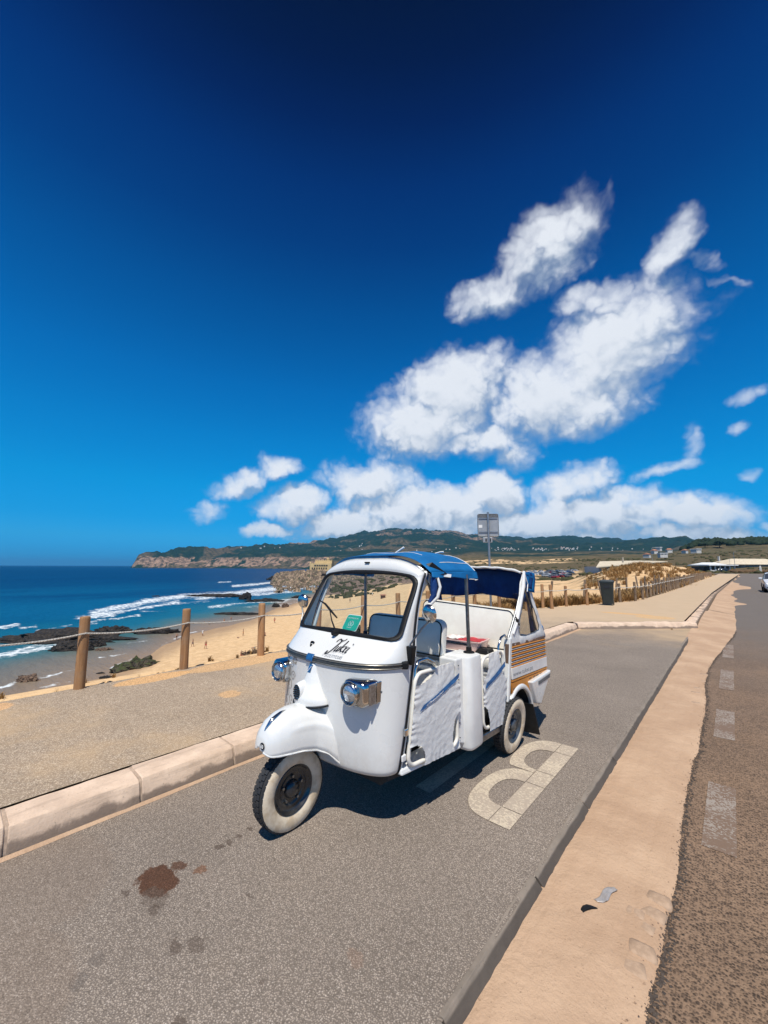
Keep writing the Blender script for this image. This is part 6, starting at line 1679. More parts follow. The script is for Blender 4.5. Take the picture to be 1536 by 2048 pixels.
for z in (2.74, 3.20): b = MB(); b.box(sg((0, .042, z)), (.62, .022, .035), rot=R(34)); b.obj('panel_bracket', m_galv, pl_)
b = MB(); b.prism([sg((x, .050, z)) for x, z in rrect(-.33, .33, 3.215, 3.335, .04)], sg((0, .003, 0))); b.obj('panel_tape', m_grey, pl_)
b = MB(); b.prism([sg((x, .050, z)) for x, z in rrect(-.31, -.19, 2.88, 2.98, .004)], sg((0, .002, 0))); b.obj('panel_sticker', m_inkwhite, pl_)
b = MB(); b.box(sg((-.03, .05, 2.47)), (.30, .05, .17), rot=R(34)); bx = b.obj('sign_box', m_signback, sign, bevel=.012)
b = MB(); b.box(sg((-.085, .022, 2.47)), (.045, .01, .10), rot=R(34)); b.box(sg((.045, .022, 2.47)), (.06, .01, .11), rot=R(34)); b.obj('box_window', m_ink, bx)

m_bin = PM('bin_plastic', (.022, .030, .030), (.015, .022, .022), 6, .45, spec=.5)
bin_ = empty('litter_bin', (-4.08, 19.0, .165), R(10)); tag(bin_, 'dark green wheeled litter bin standing in front of the dune fence', 'bin')
b = MB(); b.loft([rr(.20, .22, .05, .06), rr(.215, .24, .05, .3), rr(.25, .28, .05, .90), rr(.262, .292, .05, .91), rr(.262, .292, .05, .95)], True, True); bb_ = b.obj('bin_body', m_bin, bin_, smooth=40)
b = MB(); b.loft([rr(.275, .30, .05, .952), rr(.278, .303, .05, .985), rr(.25, .28, .06, 1.03), rr(.15, .18, .06, 1.055)], True, True); b.obj('bin_lid', m_bin, bin_, smooth=40)
b = MB(); b.tube([(-.20, .30, .93), (-.20, .36, .96), (.20, .36, .96), (.20, .30, .93)], .014, 8); b.obj('bin_handle', m_bin, bin_)
for s in (-1, 1): b = MB(); b.lathe([(.001, -.02), (.085, -.02), (.09, 0), (.085, .02), (.001, .02)], (s * .20, .22, .09), 'X', 18); b.obj('bin_wheel', m_rubber, bin_, smooth=40)
b = MB(); b.bounds((-.12, -.283, .70), (.10, -.262, .86)); b.obj('bin_plate', m_ink, bb_)
for k in range(3): b = MB(); b.hexa([(-.14 + .14 * k, -.245, .3), (-.11 + .14 * k, -.245, .3), (-.11 + .14 * k, -.225, .3), (-.14 + .14 * k, -.225, .3), (-.14 + .14 * k, -.292, .88), (-.11 + .14 * k, -.292, .88), (-.11 + .14 * k, -.27, .88), (-.14 + .14 * k, -.27, .88)]); b.obj('bin_rib', m_bin, bb_)

m_foil = PM('crumpled_foil', (.55, .50, .46), (.42, .38, .35), 30, .35, .4)
b = MB(); b.grid(lambda u, v: (.085 * u, .022 * v * (1 - .5 * u * u) + .012 * math.sin(u * 3), .003 + .012 * float(fbm(u * 4 + 2, v * 2, 4, 3))), list(np.linspace(-1, 1, 22)), list(np.linspace(-1, 1, 8)))
o = b.obj('wrapper', m_foil, None, smooth=35, solid=.002, loc=(-.68, 2.62, -.0395)); o.rotation_euler = (0, 0, R(66)); tag(o, 'crumpled silver wrapper lying on the drifted sand', 'litter')
b = MB(); b.grid(lambda u, v: (.055 * u, .014 * v * (1 - .7 * u * u) - .016 * u * u, .002 + .008 * (1 - u * u) + .005 * float(fbm(u * 4, v * 2, 3, 9))), list(np.linspace(-1, 1, 16)), list(np.linspace(-1, 1, 6)))
o = b.obj('rubber_scrap', m_rubber, None, smooth=40, solid=.003, loc=(-.735, 2.455, -.0385)); o.rotation_euler = (0, 0, R(60)); tag(o, 'curled black scrap lying on the drifted sand', 'litter')

# ------------------------------------------------------------------ rocks in the surf
m_rockd = rock_mat('wet_dark_rock', (.042, .033, .026), (.007, .006, .006), None, .8)
m_rockg = rock_mat('mossy_rock', (.10, .075, .05), (.03, .025, .02), (.045, .055, .012), .7, (.35, .55))
m_rockb = rock_mat('brown_rock', (.22, .14, .09), (.08, .05, .035), None, .8)
def rock(x, y, z, lx, ly, h, rz, seed, m, label, group=None, flat=.5, res=3):
    bm_ = bmesh.new(); bmesh.ops.create_icosphere(bm_, subdivisions=res + 1, radius=1)
    vs = np.array([v.co[:] for v in bm_.verts]); fs = [tuple(v.index for v in f.verts) for f in bm_.faces]; bm_.free()
    n = fbm(vs[:, 0] * 1.6 + vs[:, 2] * 1.1 + 9, vs[:, 1] * 1.6 - vs[:, 2] * .8 + seed * 3.7, 4, seed); n2 = ridged(vs[:, 0] * 3 + vs[:, 2], vs[:, 1] * 3 + vs[:, 2] * 2, 3, seed + 5)
    q = vs * (1 + (n - .5) * 1.2 + (n2 - .5) * .75)[:, None]
    q[:, 2] = np.where(q[:, 2] > 0, np.floor(q[:, 2] * 3 + 1.4 * n2) / 3.4 * flat + q[:, 2] * (1 - flat), q[:, 2] * .4)
    b = MB(); b.add([(p[0] * lx, p[1] * ly, p[2] * h) for p in q], fs)
    o = b.obj('rock', m, None, smooth=18, loc=(x, y, z)); o.rotation_euler = (0, 0, rz); return tag(o, label, 'rock', group)
def px_rock(u, v, wpx, hpx, m, label, seed, dpt=.5, group=None):
    p = at(u, v, z=SEA_Z); D = (p - C0).dot(fw); k = D / 780
    a = math.atan2(p.x, p.y)
    return rock(p.x, p.y, SEA_Z - .1, wpx / 2 * k, wpx / 2 * k * dpt, hpx * k * .95, YAW, seed, m, label, group)
G = 'dark rocks in the surf'
px_rock(125, 1281, 205, 17, m_rockd, 'long flat dark rock ledge in the surf behind the nearest fence post', 1, .30, G)
px_rock(225, 1266, 60, 13, m_rockd, 'dark ledge continuing right of the nearest fence post', 2, .5, G)
px_rock(316, 1266, 72, 11, m_rockd, 'low dark flat rock between the first two fence posts', 3, .4, G)
px_rock(145, 1299, 70, 14, m_rockd, 'dark rock just left of the nearest fence post, below the long ledge', 4, .5, G)
px_rock(192, 1292, 34, 12, m_rockd, 'small dark rock right behind the nearest fence post', 5, .6, G)
px_rock(208, 1300, 28, 6, m_rockb, 'small brown rock on wet sand right of the nearest post', 6, .6, G)
px_rock(270, 1342, 76, 22, m_rockg, 'big green mossy rock at the edge of the dry sand', 7, .55, G)
px_rock(55, 1362, 40, 10, m_rockb, 'brown rock awash in foam at the far left', 8, .5, G)
px_rock(213, 1357, 22, 6, m_rockd, 'little dark rock beside the mossy rock', 9, .6, G)
px_rock(200, 1347, 14, 3, m_rockd, 'tiny dark rock left of the mossy rock', 19, .6, G)
px_rock(440, 1194, 92, 6, m_rockd, 'long low black reef in the white surf', 10, .25, G)
px_rock(385, 1193, 30, 3, m_rockd, 'short black reef left of the long one in the surf', 11, .4, G)
px_rock(491, 1199, 18, 12, m_rockd, 'knobbly black rock at the right end of the long reef', 12, .7, G)
px_rock(530, 1204, 60, 6, m_rockd, 'low dark reef right of the knobbly rock', 13, .3, G)
px_rock(551, 1214, 14, 6, m_rockd, 'small dark rock at the shore above the third fence post', 14, .7, G)
px_rock(570, 1216, 12, 9, m_rockb, 'small brown rock standing at the shore right of the third post', 15, .7, G)
px_rock(476, 1229, 74, 4, m_rockd, 'flat dark weed-covered ledge at the shoreline', 16, .25, G)
px_rock(602, 1196, 30, 5, m_rockd, 'flat dark rock at the waterline left of the rickshaw mirror', 17, .4, G)
px_rock(313, 1193, 12, 2, m_rockd, 'lone dark speck of rock in the breakers', 18, .6, G)
px_rock(548, 1160, 22, 6, m_rockd, 'dark rock at the foot of the headland', 20, .6, G)

# ------------------------------------------------------------------ bathers on the beach: one skinned body each, a few poses
m_skin = PM('sunned_skin', (.42, .24, .15), (.36, .20, .12), 8, .6)
m_hair = PM('dark_hair', (.03, .02, .015), None, 8, .7)
SUITS = {'red': (.5, .05, .05), 'navy': (.02, .03, .10), 'black': (.015, .015, .018), 'white': (.75, .74, .70), 'turquoise': (.05, .35, .38), 'orange': (.6, .22, .05)}
m_suit = {k: PM(k + '_swimwear', c, None, 8, .8) for k, c in SUITS.items()}
def body_mesh(pose, shirt):
    J = {'pelvis': (0, 0, .93), 'chest': (0, .01, 1.28), 'neck': (0, 0, 1.46), 'head': (0, -.02, 1.60), 'crown': (0, -.015, 1.72)}
    sw = dict(stand=.06, walk=.24, stride=.34).get(pose, 0)
    for s, n in ((-1, 'l'), (1, 'r')):
        k = s * sw
        J[n + 'hip'] = (s * .10, 0, .90); J[n + 'knee'] = (s * .11, -k * .5 - .03, .50); J[n + 'ank'] = (s * .11, -k * .9 + .03, .08); J[n + 'toe'] = (s * .12, -k * .9 - .14, .03)
        J[n + 'sho'] = (s * .19, .01, 1.40); J[n + 'elb'] = (s * .25, k * .5 + .03, 1.13); J[n + 'wri'] = (s * .25, k * .9 - .06, .90); J[n + 'han'] = (s * .24, k * 1.0 - .10, .80)
    if pose == 'sit':
        for n in J: J[n] = (J[n][0], J[n][1], J[n][2] - .78)
        for s, n in ((-1, 'l'), (1, 'r')):
            J[n + 'knee'] = (s * .14, -.36, .42); J[n + 'ank'] = (s * .14, -.55, .07); J[n + 'toe'] = (s * .15, -.70, .03); J[n + 'elb'] = (s * .26, -.14, .42); J[n + 'wri'] = (s * .18, -.32, .40); J[n + 'han'] = (s * .14, -.38, .42)
    if pose == 'lie':
        for n in J:
            x, y, z = J[n]; J[n] = (x, .9 - z, .12 + (y * .3))
    order = list(J); E_ = [('pelvis', 'chest'), ('chest', 'neck'), ('neck', 'head'), ('head', 'crown')]
    for n in 'lr': E_ += [('pelvis', n + 'hip'), (n + 'hip', n + 'knee'), (n + 'knee', n + 'ank'), (n + 'ank', n + 'toe'), ('chest', n + 'sho'), (n + 'sho', n + 'elb'), (n + 'elb', n + 'wri'), (n + 'wri', n + 'han')]
    rad = dict(pelvis=.15, chest=.16, neck=.065, head=.10, crown=.07, hip=.105, knee=.065, ank=.045, toe=.04, sho=.07, elb=.045, wri=.035, han=.04)
    me = bpy.data.meshes.new('body'); me.from_pydata([J[k] for k in order], [(order.index(a), order.index(c)) for a, c in E_], [])
    o = bpy.data.objects.new('body', me); COL.objects.link(o)
    sk = o.modifiers.new('skin', 'SKIN'); sb = o.modifiers.new('sub', 'SUBSURF'); sb.levels = 1; sb.render_levels = 1
    for i, k in enumerate(order):
        key = k if k in rad else k[1:]
        me.skin_vertices[0].data[i].radius = (rad[key], rad[key] * (.75 if key in ('pelvis', 'chest') else 1)); me.skin_vertices[0].data[i].use_root = (k == 'pelvis')
    dg = bpy.context.evaluated_depsgraph_get(); out_ = bpy.data.meshes.new_from_object(o.evaluated_get(dg)); bpy.data.objects.remove(o)
    return out_, J
bodies = {}
def person(x, y, pose, rz, suit, label, shirt=False, s=1.0):
    key = (pose, suit, shirt)
    if key not in bodies:
        me, J = body_mesh(pose, shirt)
        for m in (m_skin, m_suit[suit], m_hair): me.materials.append(m)
        dz = -.78 if pose == 'sit' else 0
        for p in me.polygons:
            c = p.center
            z = (.9 - c.y) if pose == 'lie' else c.z - dz
            if z > 1.66 or (z > 1.56 and c.y > .0 and pose != 'lie'): p.material_index = 2
            elif .70 < z < 1.0 and abs(c.x) < .22: p.material_index = 1
            elif shirt and 1.0 <= z < 1.44 and abs(c.x) < .24: p.material_index = 1
            p.use_smooth = True
        bodies[key] = me
    o = bpy.data.objects.new('person', bodies[key]); COL.objects.link(o); o.location = (x, y, land_z(x, y) - .02); o.rotation_euler = (0, 0, rz); o.scale = (s, s, s)
    return tag(o, label, 'person', 'people on the beach')
def pxp(u, v, pose, rz, suit, label, shirt=False, s=1.0):
    # walk down the line of sight until it meets the sand
    d = ray(u, v); h = math.hypot(d.x, d.y); r = 12
    while r < 900:
        p = C0 + d * (r / h)
        if land_z(p.x, p.y) >= p.z: break
        r *= 1.004
    return person(p.x, p.y, pose, rz, suit, label, shirt, s)
pxp(353, 1280, 'walk', 1.0, 'black', 'person in black walking along the wet sand left of the second fence post')
pxp(364, 1297, 'stand', 2.0, 'navy', 'person in navy trunks half hidden behind the second fence post')
pxp(385, 1294, 'walk', -1, 'navy', 'person in navy trunks stepping right of the second fence post')
pxp(405, 1272, 'stand', .5, 'white', 'person in white standing on the upper beach behind the second post', True)
pxp(411, 1298, 'stride', 1.4, 'red', 'person in red striding across the open sand')
pxp(418, 1253, 'stand', 2, 'black', 'bather in black at the waterline, left one of a close pair')
pxp(408, 1253, 'walk', 0, 'turquoise', 'bather in turquoise wading at the waterline, left of the pair')
pxp(448, 1247, 'walk', 1, 'orange', 'bather in orange walking along the waterline')
pxp(462, 1243, 'stand', 1, 'navy', 'bather standing farthest along the waterline beside the surf')
pxp(486, 1272, 'stand', 2.4, 'orange', 'person in orange shorts standing alone in the middle of the beach')
pxp(476, 1276, 'lie', 1.2, 'black', 'person in black lying on the sand beside the standing one')
pxp(482, 1312, 'sit', 2, 'red', 'person in red sitting low on the sand, left of the seated pair')
pxp(490, 1311, 'sit', 1, 'navy', 'person in navy sitting on the sand, right of the seated pair')
pxp(508, 1296, 'lie', .4, 'turquoise', 'sunbather in turquoise lying beside the third fence post')
pxp(530, 1272, 'sit', .4, 'black', 'person in black sitting right of the third fence post')
pxp(549, 1246, 'stand', .4, 'red', 'person in red standing high on the beach right of the third post')
pxp(307, 1270, 'stand', .4, 'orange', 'bather in orange standing in the shallows by the flat rock')
pxp(112, 1272, 'stand', .8, 'white', 'bather in white on the long dark ledge left of the nearest post', True)
pxp(700, 1205, 'stand', .4, 'navy', 'person far off on the beach seen through the windscreen')
pxp(745, 1192, 'walk', .4, 'white', 'person in white far off on the beach seen through the windscreen', True)
# ------------------------------------------------------------------ sight line to the land
def hit(u, v, r0=12, rmax=9000):
    d = ray(u, v); h = math.hypot(d.x, d.y); r = r0
    while r < rmax:
        p = C0 + d * (r / h)
        if land_z(p.x, p.y) >= p.z: return p
        r *= 1.006
    return None
def mpp(p): return (Vector(p) - C0).dot(fw) / 780          # metres per photo pixel at a place

# ------------------------------------------------------------------ buildings
m_wall = PM('limewash', (.74, .70, .62), (.64, .60, .52), .6, .85)
m_wallw = PM('white_wall', (.62, .59, .54), (.52, .49, .45), .6, .85)
m_walltan = PM('beige_wall', (.42, .37, .30), (.33, .29, .23), .5, .85)
m_roofc = PM('pale_roof', (.66, .57, .42), (.56, .47, .34), .8, .85)
m_roofr = PM('clay_roof', (.42, .20, .12), (.33, .15, .09), .8, .85)
m_roofw = PM('white_roof', (.78, .78, .76), (.68, .68, .66), .8, .8)
m_dglass = PM('dark_window', (.02, .025, .03), (.04, .045, .05), 1, .15)
m_ochre = PM('ochre_wall', (.66, .49, .25), (.56, .41, .2), .5, .85)
m_post_w = PM('white_timber', (.75, .74, .71), (.62, .61, .58), 2, .7)

def hip(b, x0, x1, y0, y1, z0, z1, inset, over=.3):
    X0, X1, Y0, Y1 = x0 - over, x1 + over, y0 - over, y1 + over; ym = (y0 + y1) / 2
    b.add([(X0, Y0, z0), (X1, Y0, z0), (X1, Y1, z0), (X0, Y1, z0), (X0 + inset, ym, z1), (X1 - inset, ym, z1)], [(0, 1, 5, 4), (1, 2, 5), (2, 3, 4, 5), (3, 0, 4), (0, 3, 2, 1)])
# fort hotel on the headland
p = at_r(641, 1142, 432); k = mpp(p)
fort = empty('fort', tuple(p), YAW); tag(fort, 'ochre fort with two rows of windows standing on the rocky headland', 'fort')
H = 1142 - 1119
b = MB(); b.bounds((-21 * k, -2, -5), (22 * k, 22, 15 * k)); b.bounds((-12 * k, 2, 15 * k - .2), (22 * k, 20, 21 * k)); fw_ = b.obj('wall', m_ochre, fort)
for i in range(7):
    b = MB(); b.bounds(((-17 + 4.6 * i) * k, -2.25, 3.5 * k), ((-14.6 + 4.6 * i) * k, -1.9, 7 * k)); b.obj('window', m_dglass, fort)
for i in range(6):
    b = MB(); b.bounds(((-12 + 4.6 * i) * k, -2.25, 9.5 * k), ((-8.6 + 4.6 * i) * k, -1.9, 12.2 * k)); b.obj('window', m_dglass, fort)
for i in range(11):
    x = (-21 + 4.2 * i) * k; zt = 15 * k if x < -12 * k else 21 * k
    b = MB(); b.bounds((x, -2.05 if x < -12 * k else 1.9, zt - .1), (x + 1.6 * k, -1 if x < -12 * k else 3, zt + 1.6 * k)); b.obj('merlon', m_ochre, fort)
b = MB(); b.lathe([(2.6 * k, -2), (2.6 * k, 24 * k), (3.0 * k, 24 * k), (3.0 * k, 25.5 * k), (.1, 27 * k)], (13 * k, 6, 0), 'Z', 12); b.obj('turret', m_ochre, fort)
b = MB(); b.lathe([(1.8 * k, 10 * k), (1.8 * k, 17 * k), (.1, 18.5 * k)], (-20 * k, -1, 0), 'Z', 10); b.obj('turret', m_ochre, fort)

# beach restaurant at the road's far end
p = at(1436, 1143, z=0); k = mpp(p)
pav = empty('pavilion', (p.x, p.y, -.1), YAW); tag(pav, 'open white pavilion with dark glass front at the far end of the road', 'pavilion')
b = MB(); b.bounds((-22 * k, 1.5, 0), (30 * k, 9, 11 * k)); b.obj('glass_front', m_dglass, pav)
b = MB(); b.bounds((-26 * k, -2.5, 12 * k), (33 * k, 10, 14 * k)); hip(b, -24 * k, 20 * k, 0, 9, 14 * k, 18.5 * k, 10 * k, .1); b.obj('roof', m_roofw, pav)
for i in range(6):
    b = MB(); b.bounds(((-20 + 9.6 * i) * k, -1.6, 0), ((-18.4 + 9.6 * i) * k, -1.1, 12 * k)); b.obj('post', m_post_w, pav)
for i in range(5):
    b = MB(); b.bounds(((-18 + 9.6 * i) * k, -1.5, .8 * k), ((-11 + 9.6 * i) * k, -1.2, 3.2 * k)); b.obj('parapet', m_wallw, pav)
p = at(1505, 1142, z=0); k = mpp(p)
res = empty('restaurant', (p.x, p.y + 10, -.1), YAW); tag(res, 'long low building with big pale hipped roof right of the white pavilion', 'building')
b = MB(); b.bounds((-46 * k, 0, 0), (90 * k, 16, 13 * k)); b.obj('wall', m_walltan, res)
b = MB(); hip(b, -48 * k, 92 * k, -1, 17, 13.5 * k, 26 * k, 36 * k, .6); b.obj('roof', m_roofc, res)
for i, x in enumerate((-34, -12, -8, 3, 14, 18, 32, 48, 60)):
    b = MB(); b.bounds((x * k, -.12, 6 * k), ((x + 3) * k, .1, 9.5 * k)); b.obj('window', m_dglass, res)
b = MB(); b.bounds((-44 * k, -3, 11 * k), (-20 * k, .1, 12.4 * k)); b.obj('awning', m_trim, res)
b = MB(); b.bounds((-40 * k, 8, 20 * k), (-38 * k, 9, 31 * k)); b.obj('chimney', m_wallw, res)

# long pale roof behind the dune
p = at_r(1262, 1134, 150); k = mpp(p)
lr = empty('long_house', (p.x, p.y, p.z), YAW - R(8)); tag(lr, 'long low house with wide pale roof half hidden behind the sandy dune', 'building')
b = MB(); b.bounds((-58 * k, 1, -3.5), (58 * k, 14, .1)); b.obj('wall', m_wallw, lr)
b = MB(); b.hexa([(-70 * k, -2, -.3), (62 * k, -2, 10 * k), (62 * k, 16, 13 * k), (-20 * k, 16, 10 * k), (-70 * k, -2, .0), (62 * k, -2, 11.4 * k), (62 * k, 16, 14.4 * k), (-20 * k, 16, 12.5 * k)]); b.obj('roof', m_roofc, lr)
b = MB(); b.bounds((12 * k, 10, 10 * k), (14.5 * k, 10.5, 21 * k)); b.obj('chimney', m_walltan, lr)
for x in (30, 38, 48): b = MB(); b.bounds((x * k, -1.2, 6 * k), ((x + 4) * k, -.9, 9 * k)); b.obj('window', m_dglass, lr)
b = MB(); b.bounds((20 * k, -.8, -2), (60 * k, .8, 10 * k)); b.obj('gable_wall', m_walltan, lr)

def villa(u, v, r, w, h, label, roof='w', d=9):
    w, h = w * .58, h * .75
    p = at_r(u, v, r); k = mpp(p)
    e = empty('villa', tuple(p), YAW + R(random.uniform(-20, 20))); tag(e, label, 'house', 'villas among the fields beyond the road')
    b = MB(); b.bounds((-w / 2 * k, 0, -3), (w / 2 * k, d, h * k)); b.obj('wall', m_wallw, e)
    b = MB()
    if roof == 'w': b.bounds((-(w / 2 + .8) * k, -.6, h * k), ((w / 2 + .8) * k, d + .6, (h + 1.2) * k))
    else: hip(b, -w / 2 * k, w / 2 * k, 0, d, h * k, (h + 3) * k, w * .25 * k, .5)
    b.obj('roof', m_roofw if roof == 'w' else m_roofr, e)
    for i in range(max(2, int(w / 5))):
        b = MB(); b.bounds((-w / 2 * k + (i + .35) * w * k / max(2, int(w / 5)), -.15, h * .3 * k), (-w / 2 * k + (i + .65) * w * k / max(2, int(w / 5)), .1, h * .75 * k)); b.obj('window', m_dglass, e)
villa(1398, 1102, 690, 19, 4.5, 'white flat-roofed villa below the dark tree ridge')
villa(1328, 1110, 560, 22, 4, 'wide white villa in the brown field right of the lamp post')
villa(1312, 1104, 720, 12, 4, 'white villa with red roof above the wide one', 'r')
villa(1340, 1102, 800, 14, 3.5, 'pale villa with red roof at the foot of the hills', 'r')
villa(1322, 1099, 900, 8, 5, 'small white upright house topmost of the cluster')
villa(1374, 1103, 780, 8, 3, 'small white house left of the flat-roofed villa', 'r')
villa(1300, 1111, 600, 8, 3, 'small white house left end of the cluster', 'r')
# villages far up the hillside
hm = []
for k_ in range(3):
    b = MB(); b.cur = 0; b.bounds((-.5, -.4, -.8), (.5, .4, .55)); b.cur = 1; hip(b, -.5, .5, -.4, .4, .55, .85, .25, .05)
    hm.append(b.mesh('house', [m_wallw, (m_roofr, m_roofw, m_roofr)[k_]]))
clusters = [((978, 1042), (1096, 1103), 26, 'white house in the hillside village right of the sign pole'), ((1060, 1097), (1095, 1102), 18, 'white house in the middle hillside village'), ((1105, 1168), (1093, 1103), 30, 'white house in the village under the round hill'),
            ((1165, 1290), (1094, 1104), 10, 'lone pale house on the far dark slope'), ((640, 770), (1082, 1106), 9, 'pale house scattered on the mountain flank above the fort'), ((800, 955), (1092, 1106), 8, 'pale house on the slope above the blue canvas roof'), ((480, 600), (1094, 1100), 6, 'pale house on the top of the cape')]
for (ua, ub), (va, vb), n, lab in clusters:
    for i in range(n):
        p = hit(min(max(random.gauss((ua + ub) / 2, (ub - ua) / 4.5), ua), ub), random.gauss((va + vb) / 2, (vb - va) / 5), 950)
        if p is None or p.length < 1200: continue
        o = bpy.data.objects.new('house', hm[random.randrange(3)]); COL.objects.link(o); s = mpp(p) * random.uniform(1.2, 2.4)
        o.location = (p.x, p.y, land_z(p.x, p.y) + .3 * s); o.scale = (s, s * .8, s * random.uniform(.6, .9)); o.rotation_euler = (0, 0, YAW + random.uniform(-.6, .6))
        tag(o, lab, 'house', 'houses ' + lab.split(' house ')[-1])

# ------------------------------------------------------------------ cars
def car_paint(name, c): return PM(name, c, tuple(x * .9 for x in c), 4, .25, coat=.7)
PAINT = {n: car_paint(n + '_car_paint', c) for n, c in dict(white=(.75, .75, .75), silver=(.42, .43, .45), grey=(.14, .145, .155), black=(.012, .013, .015), red=(.35, .03, .03), blue=(.03, .07, .2)).items()}
def car_shell(b, L=4.1, W=1.72, Hh=1.46):
    """side stations front to back: y, sill, bonnet/belt height, roof height, half widths"""
    S = [(-L / 2, .32, .58, .58, .70), (-L / 2 + .10, .24, .72, .72, .80), (-L / 2 + .55, .22, .86, .86, .85), (-L / 2 + 1.05, .22, .95, .95, .86), (-L / 2 + 1.75, .22, .99, Hh - .06, .86), (-L / 2 + 2.3, .22, 1.0, Hh, .86), (L / 2 - 1.0, .22, 1.0, Hh - .03, .86), (L / 2 - .35, .22, 1.0, Hh - .16, .85), (L / 2 - .05, .26, .98, 1.02, .82), (L / 2, .36, .80, .80, .76)]
    rings = []
    for y, s_, bl, rf, w in S:
        top_w = w * (.76 if rf > bl + .05 else .93)
        half = [(w * .86, s_), (w, s_ + .12), (w, bl - .18), (w * .965, bl)] + ([(top_w, rf - .05), (top_w * .80, rf)] if rf > bl + .05 else [(w * .90, bl + .003), (w * .6, bl + .03)])
        rings.append([(x, y, z) for x, z in half] + [(-x, y, z) for x, z in half[::-1]])
    b.loft(rings, True, True); return S
def simple_car(paint):
    b = MB(); car_shell(b)
    # side glass by face height and tilt
    b2_ = MB(); b2_.v = b.v; b2_.f = b.f; b2_.mi = []
    for f in b.f:
        zs = [b.v[i][2] for i in f]; xs = [abs(b.v[i][0]) for i in f]
        glassy = len(f) == 4 and max(zs) > 1.2 and min(zs) < 1.06 and min(zs) > .9
        b2_.mi.append(1 if glassy else 0)
    b2_.cur = 2
    for sx_ in (-.80, .80):
        for y in (-1.28, 1.25): b2_.lathe([(.001, -.1), (.31, -.1), (.31, .1), (.001, .1)], (sx_, y, .31), 'X', 12)
    return b2_.mesh('parked_car', [PAINT[paint], m_dglass, m_rubber], 30)
cm = {n: simple_car(n) for n in PAINT}
cols = ['white', 'silver', 'grey', 'black', 'white', 'silver', 'red', 'blue', 'black', 'grey']
for r_, ua, ub, n in ((214, 1098, 1138, 7), (232, 1092, 1140, 8), (252, 1066, 1142, 10), (274, 1060, 1146, 11), (298, 1058, 1150, 11), (322, 1056, 1152, 9)):
    for i in range(n):
        u = ua + (ub - ua) * (i + random.uniform(-.3, .3) + .5) / n; d = ray(u, 1140); h = math.hypot(d.x, d.y)
        x, y = d.x * r_ / h, d.y * r_ / h + random.uniform(-3, 3); c = random.choice(cols)
        o = bpy.data.objects.new('parked_car', cm[c]); COL.objects.link(o); o.location = (x, y, land_z(x, y) + .02); o.rotation_euler = (0, 0, YAW + R(random.choice((20, 25, 200, 110))) + random.uniform(-.15, .15))
        tag(o, f'distant {c} car parked in the crowded sand car park behind the sign pole', 'car', f'{c} cars in the sand car park')
for i, (u, r_, c) in enumerate([(1452, 225, 'black'), (1446, 230, 'grey')]):
    d = ray(u, 1140); h = math.hypot(d.x, d.y); o = bpy.data.objects.new('parked_car', cm[c]); COL.objects.link(o); o.location = (d.x * r_ / h, d.y * r_ / h, -.05); o.rotation_euler = (0, 0, YAW + R(70))
    tag(o, f'distant {c} car parked in front of the white pavilion', 'car')

# white hatchback coming along the road
car = empty('car', (2.50, 42.2, -.06), R(0)); tag(car, 'white hatchback driving towards us on the road at the right edge', 'car')
b = MB(); car_shell(b, 4.1, 1.75, 1.46)
b.mi = [1 if (len(f) == 4 and max(b.v[i][2] for i in f) > 1.2 and .9 < min(b.v[i][2] for i in f) < 1.06) else 0 for f in b.f]
o = b.obj('car_body', [PAINT['white'], m_dglass], car, smooth=32, bevel=.02)
for sx_ in (-.79, .79):
    for y in (-1.30, 1.28):
        w_ = empty('wheel'); w_.parent = car; w_.location = (sx_, y, .315)
        MB().lathe([(.20, -.1), (.30, -.1), (.315, -.06), (.315, .06), (.30, .1), (.20, .1)], (0, 0, 0), 'X', 24).obj('tyre', m_rubber, w_, smooth=40)
        MB().lathe([(.20, .08), (.12, .05), (.03, .09), (.001, .09)] if sx_ > 0 else [(.20, -.08), (.12, -.05), (.03, -.09), (.001, -.09)], (0, 0, 0), 'X', 16).obj('rim', m_steel, w_, smooth=40)
    s = math.copysign(1, sx_)
    MB().hexa([(s * .50, -2.03, .66), (s * .80, -1.90, .66), (s * .80, -1.84, .66), (s * .50, -1.98, .66), (s * .52, -1.99, .74), (s * .82, -1.80, .78), (s * .80, -1.76, .78), (s * .52, -1.95, .74)]).obj('headlight', m_lens, car, bevel=.01)
    m_ = MB(); m_.box((s * .97, -.72, 1.02), (.20, .10, .14)); m_.obj('wing_mirror', PAINT['white'], car, bevel=.03)
    MB().box((s * .62, -1.99, .42), (.20, .06, .09)).obj('fog_lamp', m_dglass, car, bevel=.01)
b = MB(); b.bounds((-.42, -2.065, .58), (.42, -2.0, .68)); b.obj('grille', m_ink, car, bevel=.01)
b = MB(); b.bounds((-.55, -2.06, .34), (.55, -1.98, .47)); b.obj('air_intake', m_ink, car, bevel=.01)
b = MB(); b.bounds((-.26, -2.085, .47), (.26, -2.06, .57)); b.obj('number_plate', m_inkwhite, car)

